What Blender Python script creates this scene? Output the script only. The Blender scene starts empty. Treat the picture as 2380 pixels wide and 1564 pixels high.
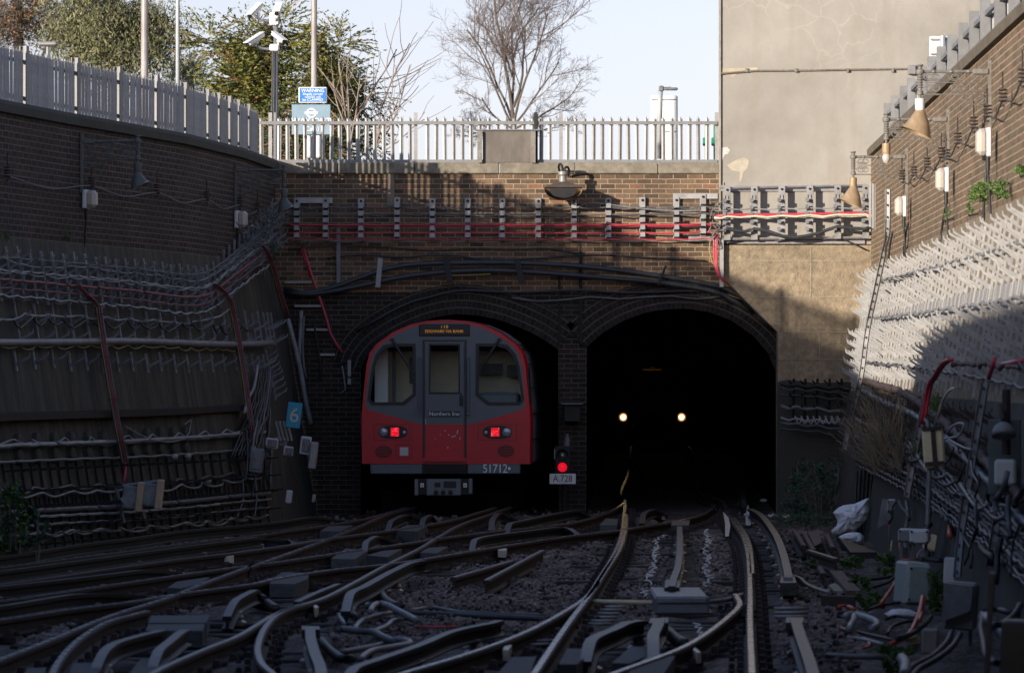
import bpy, bmesh, math, random
from mathutils import Vector, Matrix
R = math.radians
sc = bpy.context.scene
C = sc.collection
rnd = random.Random(7)
# ---------------------------------------------------------------- camera
F = 150.0 / 36.0 * 2380.0            # focal length in units of the survey picture (2380 wide)
HOR, CX, EYE = 870.0, 1190.0, 2.0     # eye level row, centre column, eye height above the rails
cam = bpy.data.cameras.new("camera"); cam_o = bpy.data.objects.new("camera", cam); C.objects.link(cam_o)
cam.lens = 150; cam.sensor_width = 36; cam.sensor_fit = 'HORIZONTAL'
cam_o.location = (0, 0, EYE); cam_o.rotation_euler = (R(90), 0, 0)
cam.shift_y = (HOR - 782.0) / 2380.0
cam.clip_start = 0.5; cam.clip_end = 4000
cam.dof.use_dof = True; cam.dof.focus_distance = 62.0; cam.dof.aperture_fstop = 4.5
sc.camera = cam_o
# ---------------------------------------------------------------- light
SUN = Vector((0.80, 1.0, -0.215)).normalized()      # the way the light travels
w = bpy.data.worlds.new("World"); sc.world = w; w.use_nodes = True
nt = w.node_tree; nt.nodes.clear()
sky = nt.nodes.new('ShaderNodeTexSky'); sky.sky_type = 'NISHITA'; sky.sun_disc = False
sky.sun_elevation = math.asin(-SUN.z); sky.sun_rotation = math.atan2(-SUN.x, -SUN.y)
sky.air_density = 1.0; sky.dust_density = 0.6; sky.ozone_density = 2.5
bg = nt.nodes.new('ShaderNodeBackground'); bg.inputs['Strength'].default_value = 0.13
wo = nt.nodes.new('ShaderNodeOutputWorld')
hs = nt.nodes.new('ShaderNodeHueSaturation'); hs.inputs['Saturation'].default_value = .42
wtc = nt.nodes.new('ShaderNodeTexCoord'); wsp = nt.nodes.new('ShaderNodeSeparateXYZ'); nt.links.new(wtc.outputs['Generated'], wsp.inputs[0])
def ramp_(lo, hi, a, b):          # pale haze low down, deeper blue overhead
    q = nt.nodes.new('ShaderNodeMapRange'); q.inputs[1].default_value = lo; q.inputs[2].default_value = hi; q.inputs[3].default_value = a; q.inputs[4].default_value = b
    nt.links.new(wsp.outputs['Z'], q.inputs[0]); return q.outputs[0]
nt.links.new(ramp_(.08, .45, .36, .85), hs.inputs['Saturation']); nt.links.new(ramp_(.1, .5, .90, .92), hs.inputs['Value'])
tn = nt.nodes.new('ShaderNodeMixRGB'); tn.blend_type = 'MULTIPLY'; tn.inputs[0].default_value = 1; tn.inputs[2].default_value = (1.0, .96, 1.10, 1)
nt.links.new(sky.outputs[0], hs.inputs['Color']); nt.links.new(hs.outputs[0], tn.inputs[1]); nt.links.new(tn.outputs[0], bg.inputs['Color']); nt.links.new(bg.outputs[0], wo.inputs['Surface'])
sl = bpy.data.lights.new("sun", 'SUN'); so = bpy.data.objects.new("sun", sl); C.objects.link(so)
sl.energy = 3.9; sl.angle = R(0.5); sl.color = (1.0, 0.90, 0.76)
so.rotation_euler = SUN.to_track_quat('-Z', 'Y').to_euler(); so.location = (-40, -60, 40)
vs = sc.view_settings; vs.view_transform = 'Standard'; vs.look = 'None'; vs.gamma = 1
vs.use_curve_mapping = False; vs.exposure = 0.85
sc.cycles.max_bounces = 6; sc.cycles.transparent_max_bounces = 8

# ---------------------------------------------------------------- survey helpers
def P(x, y, s):                       # a point seen at (x, y) where one metre measures s
    return Vector(((x - CX) / s, F / s, EYE + (HOR - y) / s))
def PY(x, y, Y): return P(x, y, F / Y)
def G(x, y, z=0.0): return P(x, y, (y - HOR) / (EYE - z))
def cropA(x, y): return (x * .2835, 1120.6 + y * .2835)
def cropB(x, y): return (548.1 + x * .2835, 1120.6 + y * .2835)
def cropC(x, y): return (1096.2 + x * .2835, 1120.6 + y * .2835)
def cropD(x, y): return (1644.3 + x * .2025, 1120.6 + y * .2025)
def cropE(x, y): return (1948.8 + x * .2835, 1120.6 + y * .2835)
CR = {'A': cropA, 'B': cropB, 'C': cropC, 'D': cropD, 'E': cropE}
def px(seq):                          # "A 0,605 700,500 B 0,365 ..." -> survey pixels
    out, f = [], (lambda a, b: (a, b))
    for tok in seq.split():
        if tok in CR: f = CR[tok]
        elif tok == 'O': f = lambda a, b: (a, b)
        else:
            a, b = tok.split(','); out.append(f(float(a), float(b)))
    return out
def smooth_path(pts, step=0.35):
    pts = [Vector(p) for p in pts]
    if len(pts) < 3: 
        return pts
    out = []
    for i in range(len(pts) - 1):
        p0 = pts[max(i - 1, 0)]; p1 = pts[i]; p2 = pts[i + 1]; p3 = pts[min(i + 2, len(pts) - 1)]
        L = (p2 - p1).length; n = max(1, min(40, int(L / step)))
        d = max((p1 - p0).length, 1e-4) ** .5; e = max(L, 1e-4) ** .5; g = max((p3 - p2).length, 1e-4) ** .5
        # centripetal tangents
        m1 = (p2 - p1); m2 = (p2 - p1)
        if i > 0: m1 = e * ((p1 - p0) / d - (p2 - p0) / (d + e) + (p2 - p1) / e)
        if i < len(pts) - 2: m2 = e * ((p2 - p1) / e - (p3 - p1) / (e + g) + (p3 - p2) / g)
        for k in range(n):
            t = k / n; t2 = t * t; t3 = t2 * t
            out.append((2*t3-3*t2+1)*p1 + (t3-2*t2+t)*m1 + (-2*t3+3*t2)*p2 + (t3-t2)*m2)
    out.append(pts[-1])
    return out
def path_len(p): return sum((p[i+1]-p[i]).length for i in range(len(p)-1))
def resample(p, step, start=0.0):
    out, acc, nxt = [], 0.0, start
    for i in range(len(p) - 1):
        L = (p[i+1] - p[i]).length
        while nxt <= acc + L and L > 0:
            out.append((p[i].lerp(p[i+1], (nxt - acc) / L), (p[i+1] - p[i]).normalized())); nxt += step
        acc += L
    return out

# ---------------------------------------------------------------- mesh builder
class MB:
    def __init__(s): s.v = []; s.f = []; s.m = []; s.uv = []; s.has_uv = False
    def add(s, vs_, fs, mi=0, uv=None):
        b = len(s.v); s.v += [tuple(p) for p in vs_]
        for k, f in enumerate(fs):
            s.f.append([b + i for i in f]); s.m.append(mi[k] if isinstance(mi, list) else mi)
            if uv: s.uv.append([uv[i] for i in f]); s.has_uv = True
            else: s.uv.append([(0, 0)] * len(f))
        return s
    def box(s, c, size, rot=None, mi=0, taper=1.0):
        hx, hy, hz = [a / 2 for a in size]; c = Vector(c)
        pts = []
        for z in (-1, 1):
            k = 1.0 if z < 0 else taper
            for (x, y) in ((-1, -1), (1, -1), (1, 1), (-1, 1)):
                p = Vector((x * hx * k, y * hy * k, z * hz))
                pts.append(c + (rot @ p if rot else p))
        return s.add(pts, [(3, 2, 1, 0), (4, 5, 6, 7), (0, 1, 5, 4), (1, 2, 6, 5), (2, 3, 7, 6), (3, 0, 4, 7)], mi)
    def bbox(s, c, size, b=0.01, rot=None, mi=0):      # a box with chamfered edges
        hx, hy, hz = [a / 2 for a in size]; b = min(b, hx * .9, hy * .9, hz * .9); c = Vector(c)
        pts, idx = [], {}
        for sx in (-1, 1):
            for sy in (-1, 1):
                for sz in (-1, 1):
                    for a in range(3):
                        p = [sx * hx, sy * hy, sz * hz]
                        for q in range(3):
                            if q != a: p[q] -= b * (sx, sy, sz)[q]
                        idx[(sx, sy, sz, a)] = len(pts); v = Vector(p); pts.append(c + (rot @ v if rot else v))
        fs = []
        for a in range(3):
            o1, o2 = (a + 1) % 3, (a + 2) % 3
            for sg in (-1, 1):
                q = []
                for (u, v) in ((-1, -1), (1, -1), (1, 1), (-1, 1)):
                    k = [0, 0, 0]; k[a] = sg; k[o1] = u; k[o2] = v; q.append(idx[(k[0], k[1], k[2], a)])
                fs.append(tuple(q if sg > 0 else q[::-1]))
            for u in (-1, 1):
                for v in (-1, 1):       # edge along axis a
                    k1 = [0, 0, 0]; k1[a] = -1; k1[o1] = u; k1[o2] = v; k2 = list(k1); k2[a] = 1
                    q = (idx[tuple(k1) + (o1,)], idx[tuple(k2) + (o1,)], idx[tuple(k2) + (o2,)], idx[tuple(k1) + (o2,)])
                    fs.append(q if u * v > 0 else q[::-1])
        for sx in (-1, 1):
            for sy in (-1, 1):
                for sz in (-1, 1):
                    q = (idx[(sx, sy, sz, 0)], idx[(sx, sy, sz, 1)], idx[(sx, sy, sz, 2)])
                    fs.append(q if sx * sy * sz > 0 else q[::-1])
        return s.add(pts, fs, mi)
    def tube(s, pts, r, n=6, mi=0, caps=True):
        pts = [Vector(p) for p in pts]; N = len(pts)
        rr = r if isinstance(r, (list, tuple)) else [r] * N
        t = (pts[1] - pts[0]).normalized(); ref = Vector((0, 0, 1)) if abs(t.z) < .9 else Vector((1, 0, 0))
        u = t.cross(ref).normalized(); vs_ = []
        for i in range(N):
            t = (pts[min(i+1, N-1)] - pts[max(i-1, 0)])
            t = t.normalized() if t.length > 1e-9 else Vector((0, 1, 0))
            u = (u - t * u.dot(t)); u = u.normalized() if u.length > 1e-6 else t.orthogonal().normalized()
            w_ = t.cross(u)
            for k in range(n):
                a = 2 * math.pi * k / n; vs_.append(pts[i] + (u * math.cos(a) + w_ * math.sin(a)) * rr[i])
        fs = [(i*n+k, i*n+(k+1) % n, (i+1)*n+(k+1) % n, (i+1)*n+k) for i in range(N-1) for k in range(n)]
        if caps: fs += [tuple(range(n))[::-1], tuple((N-1)*n + k for k in range(n))]
        return s.add(vs_, fs, mi)
    def sweep(s, prof, pts, mi=0, caps=True, up=(0, 0, 1)):   # prof: (sideways, up) loop
        pts = [Vector(p) for p in pts]; N = len(pts); n = len(prof); up = Vector(up); vs_ = []
        for i in range(N):
            t = (pts[min(i+1, N-1)] - pts[max(i-1, 0)]).normalized()
            side = t.cross(up).normalized(); u2 = side.cross(t)
            vs_ += [pts[i] + side * a + u2 * b for (a, b) in prof]
        fs = [(i*n+k, i*n+(k+1) % n, (i+1)*n+(k+1) % n, (i+1)*n+k) for i in range(N-1) for k in range(n)]
        ms = [(mi[k] if isinstance(mi, list) else mi) for i in range(N-1) for k in range(n)]
        if caps:
            fs += [tuple(range(n))[::-1], tuple((N-1)*n + k for k in range(n))]; ms += [ms[-1] if ms else 0] * 2
        return s.add(vs_, fs, ms)
    def lathe(s, prof, o=(0, 0, 0), n=14, rot=None, mi=0, cap=True):   # prof: (radius, height)
        o = Vector(o); vs_ = []
        for (r, z) in prof:
            for k in range(n):
                a = 2*math.pi*k/n; p = Vector((r*math.cos(a), r*math.sin(a), z)); vs_.append(o + (rot @ p if rot else p))
        fs = [(i*n+k, i*n+(k+1) % n, (i+1)*n+(k+1) % n, (i+1)*n+k) for i in range(len(prof)-1) for k in range(n)]
        if cap: fs += [tuple(range(n))[::-1], tuple((len(prof)-1)*n+k for k in range(n))]
        return s.add(vs_, fs, mi)
    def prism(s, poly, vec, mi=0):
        poly = [Vector(p) for p in poly]; vec = Vector(vec); n = len(poly)
        fs = [tuple(range(n))[::-1], tuple(n+k for k in range(n))] + [(k, (k+1) % n, n+(k+1) % n, n+k) for k in range(n)]
        return s.add(poly + [p + vec for p in poly], fs, mi)
    def grid(s, rows, uv=None, mi=0):
        n = len(rows[0]); vs_ = [p for r in rows for p in r]
        fs = [(i*n+k, i*n+k+1, (i+1)*n+k+1, (i+1)*n+k) for i in range(len(rows)-1) for k in range(n-1)]
        return s.add(vs_, fs, mi, [q for r in uv for q in r] if uv else None)
    def build(s, name, mats, parent=None, smooth=False, local=False):
        off = Vector((0, 0, 0)); q = parent
        while q is not None: off += q.location; q = q.parent
        me = bpy.data.meshes.new(name)
        me.from_pydata([tuple(Vector(p) - off) if not local else tuple(p) for p in s.v], [], s.f)
        if not isinstance(mats, (list, tuple)): mats = [mats]
        for m_ in mats: me.materials.append(m_)
        me.polygons.foreach_set('material_index', s.m)
        if s.has_uv:
            lay = me.uv_layers.new(name="UVMap")
            lay.data.foreach_set('uv', [c for f in s.uv for q_ in f for c in q_])
        if smooth is True: me.polygons.foreach_set('use_smooth', [True] * len(s.f))
        me.update()
        o = bpy.data.objects.new(name, me); C.objects.link(o)
        if parent is not None: o.parent = parent
        if smooth == 'auto':
            me.polygons.foreach_set('use_smooth', [True] * len(s.f))
            try: me.set_sharp_from_angle(angle=R(40))
            except Exception: pass
        return o
def tag(o, label=None, cat=None, group=None, kind=None):
    if label: o['label'] = label
    if cat: o['category'] = cat
    if group: o['group'] = group
    if kind: o['kind'] = kind
    return o
def thing(name, label, cat, loc=(0, 0, 0), group=None):
    o = bpy.data.objects.new(name, None); C.objects.link(o); o.location = loc; o.empty_display_size = .2
    return tag(o, label, cat, group)
def copy_tree(o, parent=None):
    c = o.copy(); C.objects.link(c)
    if parent is not None: c.parent = parent; c.matrix_parent_inverse = Matrix.Identity(4)
    for ch in list(o.children): copy_tree(ch, c)
    return c
def place(o, loc, rot):               # rot: 3x3
    o.matrix_world = Matrix.Translation(loc) @ rot.to_4x4()
    o.location = loc; o.rotation_mode = 'XYZ'; o.rotation_euler = rot.to_euler()
    return o
def frame(xa, ya):                    # rotation whose columns are xa, ya, xa x ya
    xa = Vector(xa).normalized(); ya = Vector(ya); ya = (ya - xa * ya.dot(xa)).normalized(); za = xa.cross(ya)
    return Matrix((xa, ya, za)).transposed()
def fill_poly(loops, name, m, parent, uvf, flip=None):     # a flat face with holes
    bm = bmesh.new(); es = []
    for lp in loops:
        vv = [bm.verts.new(p) for p in lp]
        es += [bm.edges.new((vv[i], vv[(i+1) % len(vv)])) for i in range(len(vv))]
    bmesh.ops.triangle_fill(bm, use_beauty=True, use_dissolve=False, edges=es)
    bm.verts.ensure_lookup_table()
    mb = MB(); vs_ = [v.co.copy() for v in bm.verts]; idx = {v: i for i, v in enumerate(bm.verts)}
    fs = [tuple(idx[v] for v in f.verts) for f in bm.faces]
    bm.free()
    mb.add(vs_, fs, 0, [uvf(p) for p in vs_])
    return mb.build(name, m, parent)
def text(name, body, size, loc, m, parent, rot=(R(90), 0, 0), align='CENTER', extrude=.0015, spacing=1.0, squash=1.0, mat3=None):
    cu = bpy.data.curves.new(name, 'FONT'); cu.body = body; cu.size = size; cu.align_x = align; cu.align_y = 'CENTER'
    cu.extrude = extrude; cu.space_character = spacing; cu.materials.append(m)
    o = bpy.data.objects.new(name, cu); C.objects.link(o)
    off = Vector((0, 0, 0)); q = parent
    while q is not None: off += q.location; q = q.parent
    o.parent = parent; o.location = Vector(loc) - off
    o.rotation_euler = rot if mat3 is None else mat3.to_euler()
    o.scale = (squash, 1, 1)
    bpy.context.view_layer.update()
    me = bpy.data.meshes.new_from_object(o.evaluated_get(bpy.context.evaluated_depsgraph_get()))
    q = bpy.data.objects.new(name, me); C.objects.link(q); q.parent = parent; q.location = o.location; q.rotation_euler = o.rotation_euler; q.scale = o.scale
    bpy.data.objects.remove(o); bpy.data.curves.remove(cu)
    return q

# ---------------------------------------------------------------- materials
def mat(name, col, rough=.7, metal=0.0, var=.25, scale=6.0, col2=None, dirt=None, dirt_amt=.5, dirt_scale=2.0, bump=0.0, bscale=None,
        obj_var=0.0, emit=None, estr=0.0, coords='Object', stretch=None, spec=.5):
    m = bpy.data.materials.new(name); m.use_nodes = True; n = m.node_tree; L = n.links; b = n.nodes['Principled BSDF']
    tc = n.nodes.new('ShaderNodeTexCoord'); src = tc.outputs[coords]
    if stretch:
        mp = n.nodes.new('ShaderNodeMapping'); mp.inputs['Scale'].default_value = stretch; L.new(src, mp.inputs[0]); src = mp.outputs[0]
    nz = n.nodes.new('ShaderNodeTexNoise'); nz.inputs['Scale'].default_value = scale; nz.inputs['Detail'].default_value = 7
    nz.inputs['Roughness'].default_value = .65; L.new(src, nz.inputs['Vector'])
    rp = n.nodes.new('ShaderNodeValToRGB'); e = rp.color_ramp.elements
    c1 = [c * (1 - var) for c in col]; c2 = col2 if col2 else [min(1, c * (1 + var)) for c in col]
    e[0].position = .32; e[0].color = (*c1, 1); e[1].position = .68; e[1].color = (*c2, 1)
    L.new(nz.outputs['Fac'], rp.inputs[0]); out = rp.outputs[0]
    if dirt:
        n2 = n.nodes.new('ShaderNodeTexNoise'); n2.inputs['Scale'].default_value = dirt_scale; n2.inputs['Detail'].default_value = 9
        n2.inputs['Roughness'].default_value = .7; L.new(src, n2.inputs['Vector'])
        r2 = n.nodes.new('ShaderNodeValToRGB'); r2.color_ramp.elements[0].position = .45; r2.color_ramp.elements[1].position = .68
        r2.color_ramp.elements[1].color = (dirt_amt,) * 3 + (1,); L.new(n2.outputs['Fac'], r2.inputs[0])
        mx = n.nodes.new('ShaderNodeMixRGB'); mx.inputs[2].default_value = (*dirt, 1)
        L.new(r2.outputs[0], mx.inputs[0]); L.new(out, mx.inputs[1]); out = mx.outputs[0]
    if obj_var:
        oi = n.nodes.new('ShaderNodeObjectInfo'); mr = n.nodes.new('ShaderNodeMapRange')
        mr.inputs[3].default_value = 1 - obj_var; mr.inputs[4].default_value = 1 + obj_var; L.new(oi.outputs['Random'], mr.inputs[0])
        mm = n.nodes.new('ShaderNodeVectorMath'); mm.operation = 'SCALE'; L.new(out, mm.inputs[0]); L.new(mr.outputs[0], mm.inputs['Scale']); out = mm.outputs[0]
    L.new(out, b.inputs['Base Color'])
    b.inputs['Metallic'].default_value = metal; b.inputs['Specular IOR Level'].default_value = spec
    rr = n.nodes.new('ShaderNodeMapRange'); rr.inputs[3].default_value = max(.05, rough - .12); rr.inputs[4].default_value = min(1, rough + .12)
    L.new(nz.outputs['Fac'], rr.inputs[0]); L.new(rr.outputs[0], b.inputs['Roughness'])
    if bump:
        bp = n.nodes.new('ShaderNodeBump'); bp.inputs['Strength'].default_value = bump; bp.inputs['Distance'].default_value = .02
        if bscale:
            n3 = n.nodes.new('ShaderNodeTexNoise'); n3.inputs['Scale'].default_value = bscale; n3.inputs['Detail'].default_value = 6
            L.new(src, n3.inputs['Vector']); L.new(n3.outputs['Fac'], bp.inputs['Height'])
        else: L.new(nz.outputs['Fac'], bp.inputs['Height'])
        L.new(bp.outputs[0], b.inputs['Normal'])
    if emit: b.inputs['Emission Color'].default_value = (*emit, 1); b.inputs['Emission Strength'].default_value = estr
    return m
def brick(name, c1, c2, c3, mortar, bw=.225, rh=.075, ms=.0045, stain=None, stain_amt=.5, white=0.0):
    m = bpy.data.materials.new(name); m.use_nodes = True; n = m.node_tree; L = n.links; b = n.nodes['Principled BSDF']
    tc = n.nodes.new('ShaderNodeTexCoord')
    wob = n.nodes.new('ShaderNodeTexNoise'); wob.inputs['Scale'].default_value = 9; L.new(tc.outputs['UV'], wob.inputs['Vector'])
    wa = n.nodes.new('ShaderNodeVectorMath'); wa.operation = 'MULTIPLY_ADD'; wa.inputs[1].default_value = (.012, .012, 0)
    L.new(wob.outputs['Color'], wa.inputs[0]); L.new(tc.outputs['UV'], wa.inputs[2])
    br = n.nodes.new('ShaderNodeTexBrick'); br.inputs['Scale'].default_value = 1
    br.inputs['Brick Width'].default_value = bw; br.inputs['Row Height'].default_value = rh; br.inputs['Mortar Size'].default_value = ms
    br.inputs['Mortar Smooth'].default_value = .2; br.inputs['Bias'].default_value = -.1
    br.inputs['Color1'].default_value = (0, 0, 0, 1); br.inputs['Color2'].default_value = (1, 1, 1, 1); br.inputs['Mortar'].default_value = (.5, .5, .5, 1)
    L.new(wa.outputs[0], br.inputs['Vector'])
    rp = n.nodes.new('ShaderNodeValToRGB'); e = rp.color_ramp.elements
    e[0].color = (*c1, 1); e[1].color = (*c3, 1); k = e.new(.55); k.color = (*c2, 1); k = e.new(.8); k.color = (*[(a+b_)/2 for a, b_ in zip(c1, c2)], 1)
    L.new(br.outputs['Color'], rp.inputs[0])
    nz = n.nodes.new('ShaderNodeTexNoise'); nz.inputs['Scale'].default_value = 22; nz.inputs['Detail'].default_value = 8; L.new(tc.outputs['UV'], nz.inputs['Vector'])
    mr = n.nodes.new('ShaderNodeMapRange'); mr.inputs[3].default_value = .55; mr.inputs[4].default_value = 1.45; L.new(nz.outputs['Fac'], mr.inputs[0])
    sca = n.nodes.new('ShaderNodeVectorMath'); sca.operation = 'SCALE'; L.new(rp.outputs[0], sca.inputs[0]); L.new(mr.outputs[0], sca.inputs['Scale'])
    mx = n.nodes.new('ShaderNodeMixRGB'); mx.inputs[2].default_value = (*mortar, 1); L.new(br.outputs['Fac'], mx.inputs[0]); L.new(sca.outputs[0], mx.inputs[1])
    out = mx.outputs[0]
    if stain:
        n2 = n.nodes.new('ShaderNodeTexNoise'); n2.inputs['Scale'].default_value = .9; n2.inputs['Detail'].default_value = 9; n2.inputs['Roughness'].default_value = .7
        L.new(tc.outputs['UV'], n2.inputs['Vector'])
        r2 = n.nodes.new('ShaderNodeValToRGB'); r2.color_ramp.elements[0].position = .42; r2.color_ramp.elements[1].position = .7
        r2.color_ramp.elements[1].color = (stain_amt,) * 3 + (1,); L.new(n2.outputs['Fac'], r2.inputs[0])
        m2 = n.nodes.new('ShaderNodeMixRGB'); m2.inputs[2].default_value = (*stain, 1); L.new(r2.outputs[0], m2.inputs[0]); L.new(out, m2.inputs[1]); out = m2.outputs[0]
    if white:      # lime runs washed down from the coping
        mp = n.nodes.new('ShaderNodeMapping'); mp.inputs['Scale'].default_value = (7, .9, 1); L.new(tc.outputs['UV'], mp.inputs[0])
        n4 = n.nodes.new('ShaderNodeTexNoise'); n4.inputs['Scale'].default_value = 2; n4.inputs['Detail'].default_value = 10; n4.inputs['Roughness'].default_value = .8
        L.new(mp.outputs[0], n4.inputs['Vector'])
        r4 = n.nodes.new('ShaderNodeValToRGB'); r4.color_ramp.elements[0].position = .6; r4.color_ramp.elements[1].position = .68
        r4.color_ramp.elements[1].color = (white,) * 3 + (1,); L.new(n4.outputs['Fac'], r4.inputs[0])
        m4 = n.nodes.new('ShaderNodeMixRGB'); m4.inputs[2].default_value = (.5, .48, .42, 1); L.new(r4.outputs[0], m4.inputs[0]); L.new(out, m4.inputs[1]); out = m4.outputs[0]
    L.new(out, b.inputs['Base Color']); b.inputs['Roughness'].default_value = .85; b.inputs['Specular IOR Level'].default_value = .25
    bp = n.nodes.new('ShaderNodeBump'); bp.inputs['Strength'].default_value = .7; bp.inputs['Distance'].default_value = .012
    iv = n.nodes.new('ShaderNodeMath'); iv.operation = 'SUBTRACT'; L.new(nz.outputs['Fac'], iv.inputs[0]); L.new(br.outputs['Fac'], iv.inputs[1])
    L.new(iv.outputs[0], bp.inputs['Height']); L.new(bp.outputs[0], b.inputs['Normal'])
    return m
M = {}
M['galv'] = mat('galvanised_steel', (.29, .28, .275), .5, .25, .2, 9, dirt=(.22, .2, .18), dirt_amt=.35, obj_var=.12)
M['galv_old'] = mat('weathered_galvanised_steel', (.19, .20, .21), .55, .25, .25, 12, dirt=(.1, .09, .08), dirt_amt=.6, obj_var=.15)
M['white_galv'] = mat('pale_galvanised_steel', (.31, .305, .30), .5, .1, .14, 10, dirt=(.3, .27, .24), dirt_amt=.4, obj_var=.12)
M['rack_grey'] = mat('rack_steel', (.22, .23, .245), .55, .15, .3, 12, dirt=(.13, .12, .11), dirt_amt=.5, obj_var=.2)
M['pale_steel'] = mat('pale_fence_steel', (.37, .36, .36), .5, .1, .14, 9, dirt=(.22, .2, .19), dirt_amt=.4, obj_var=.1)
M['post_steel'] = mat('fence_post_steel', (.20, .20, .20), .55, .1, .14, 9, dirt=(.14, .13, .12), dirt_amt=.4, obj_var=.1)
M['rust'] = mat('rusty_iron', (.036, .026, .023), .8, .2, .45, 14, dirt=(.06, .032, .022), dirt_amt=.6, bump=.3)
M['rail_top'] = mat('worn_rail_top', (.15, .175, .22), .27, .85, .3, 8, dirt=(.05, .045, .045), dirt_amt=.6, dirt_scale=3)
M['rail_dull'] = mat('dull_rail_top', (.075, .075, .08), .42, .5, .3, 14, dirt=(.08, .06, .05), dirt_amt=.6)
M['cond_top'] = mat('conductor_rail_top', (.05, .051, .055), .48, .3, .6, 16, dirt=(.03, .019, .014), dirt_amt=.75, dirt_scale=5, bump=.25)
M['iron'] = mat('dark_iron', (.022, .022, .023), .6, .4, .3, 10)
M['black'] = mat('black_rubber', (.018, .018, .02), .55, 0, .3, 8)
M['blackcable'] = mat('black_cable', (.03, .032, .036), .45, 0, .3, 5)
M['greycable'] = mat('grey_cable', (.115, .12, .125), .5, 0, .25, 5, obj_var=.2)
M['palecable'] = mat('pale_grey_cable', (.25, .255, .265), .5, 0, .25, 5, dirt=(.06, .056, .053), dirt_amt=.8)
M['redcable'] = mat('red_cable', (.48, .045, .07), .42, 0, .2, 4, dirt=(.18, .03, .03), dirt_amt=.3)
M['redcable_old'] = mat('dull_red_cable', (.25, .05, .06), .55, 0, .25, 4, dirt=(.12, .07, .07), dirt_amt=.7, dirt_scale=6)
M['orangecable'] = mat('orange_cable', (.38, .06, .025), .45, 0, .2, 4)
M['yellowcable'] = mat('yellow_cable', (.32, .25, .07), .5, 0, .2, 4)
M['creamcable'] = mat('cream_cable', (.62, .55, .42), .5, 0, .2, 4)
M['concrete'] = mat('weathered_concrete', (.30, .265, .215), .85, 0, .22, 5, dirt=(.13, .115, .09), dirt_amt=.55, dirt_scale=1.4, bump=.35, bscale=60)
M['coping'] = mat('coping_concrete', (.22, .19, .145), .9, 0, .3, 9, dirt=(.09, .08, .06), dirt_amt=.6, bump=.5, bscale=70)
M['timber'] = mat('grey_timber', (.075, .077, .078), .8, 0, .35, 5, stretch=(1, 6, 6), dirt=(.05, .045, .04), dirt_amt=.5, bump=.3)
M['sleeper'] = mat('old_sleeper_timber', (.02, .018, .017), .85, 0, .4, 6, stretch=(6, 1, 6), bump=.4)
M['porc'] = mat('glazed_insulator', (.23, .2, .17), .3, 0, .2, 6)
M['box_white'] = mat('white_enamel_box', (.52, .53, .52), .45, 0, .1, 3, dirt=(.28, .26, .23), dirt_amt=.4)
M['box_grey'] = mat('grey_enamel_box', (.17, .18, .19), .5, .1, .2, 4, dirt=(.12, .11, .1), dirt_amt=.45)
M['box_cream'] = mat('cream_enamel_box', (.62, .54, .34), .5, 0, .12, 3, dirt=(.3, .22, .12), dirt_amt=.45)
M['box_green'] = mat('pale_green_cabinet', (.30, .34, .32), .5, 0, .12, 3, dirt=(.15, .15, .13), dirt_amt=.35)
M['plywood'] = mat('weathered_plywood', (.48, .34, .23), .8, 0, .2, 6, stretch=(6, 6, 1))
M['lamp_tan'] = mat('tan_enamel_shade', (.36, .255, .15), .45, .1, .25, 7, dirt=(.16, .1, .06), dirt_amt=.45)
M['lamp_grey'] = mat('grey_enamel_shade', (.085, .09, .085), .5, .1, .2, 7, dirt=(.08, .08, .07), dirt_amt=.4)
M['white_paint'] = mat('white_paint', (.74, .74, .73), .45, 0, .06, 3, dirt=(.45, .43, .4), dirt_amt=.3)
M['ornate'] = mat('old_iron_paint', (.20, .185, .16), .65, .15, .3, 20, dirt=(.12, .06, .03), dirt_amt=.5)
M['diffuser'] = mat('frosted_diffuser', (.48, .43, .385), .35, 0, .12, 5, dirt=(.4, .32, .25), dirt_amt=.5)
M['bag'] = mat('white_plastic_sack', (.70, .72, .76), .4, 0, .1, 9, bump=.9, bscale=16, dirt=(.42, .42, .42), dirt_amt=.3)
M['brownplank'] = mat('rusty_brown_steel', (.10, .065, .055), .75, .1, .3, 8, dirt=(.05, .035, .03), dirt_amt=.5)
M['stone'] = mat('ballast_stone', (.15, .112, .098), .9, 0, .5, 3, col2=(.31, .245, .22), bump=.3)
M['ballast_dark'] = mat('sooty_ballast_stone', (.022, .02, .019), .9, 0, .45, 3, bump=.3)
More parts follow.
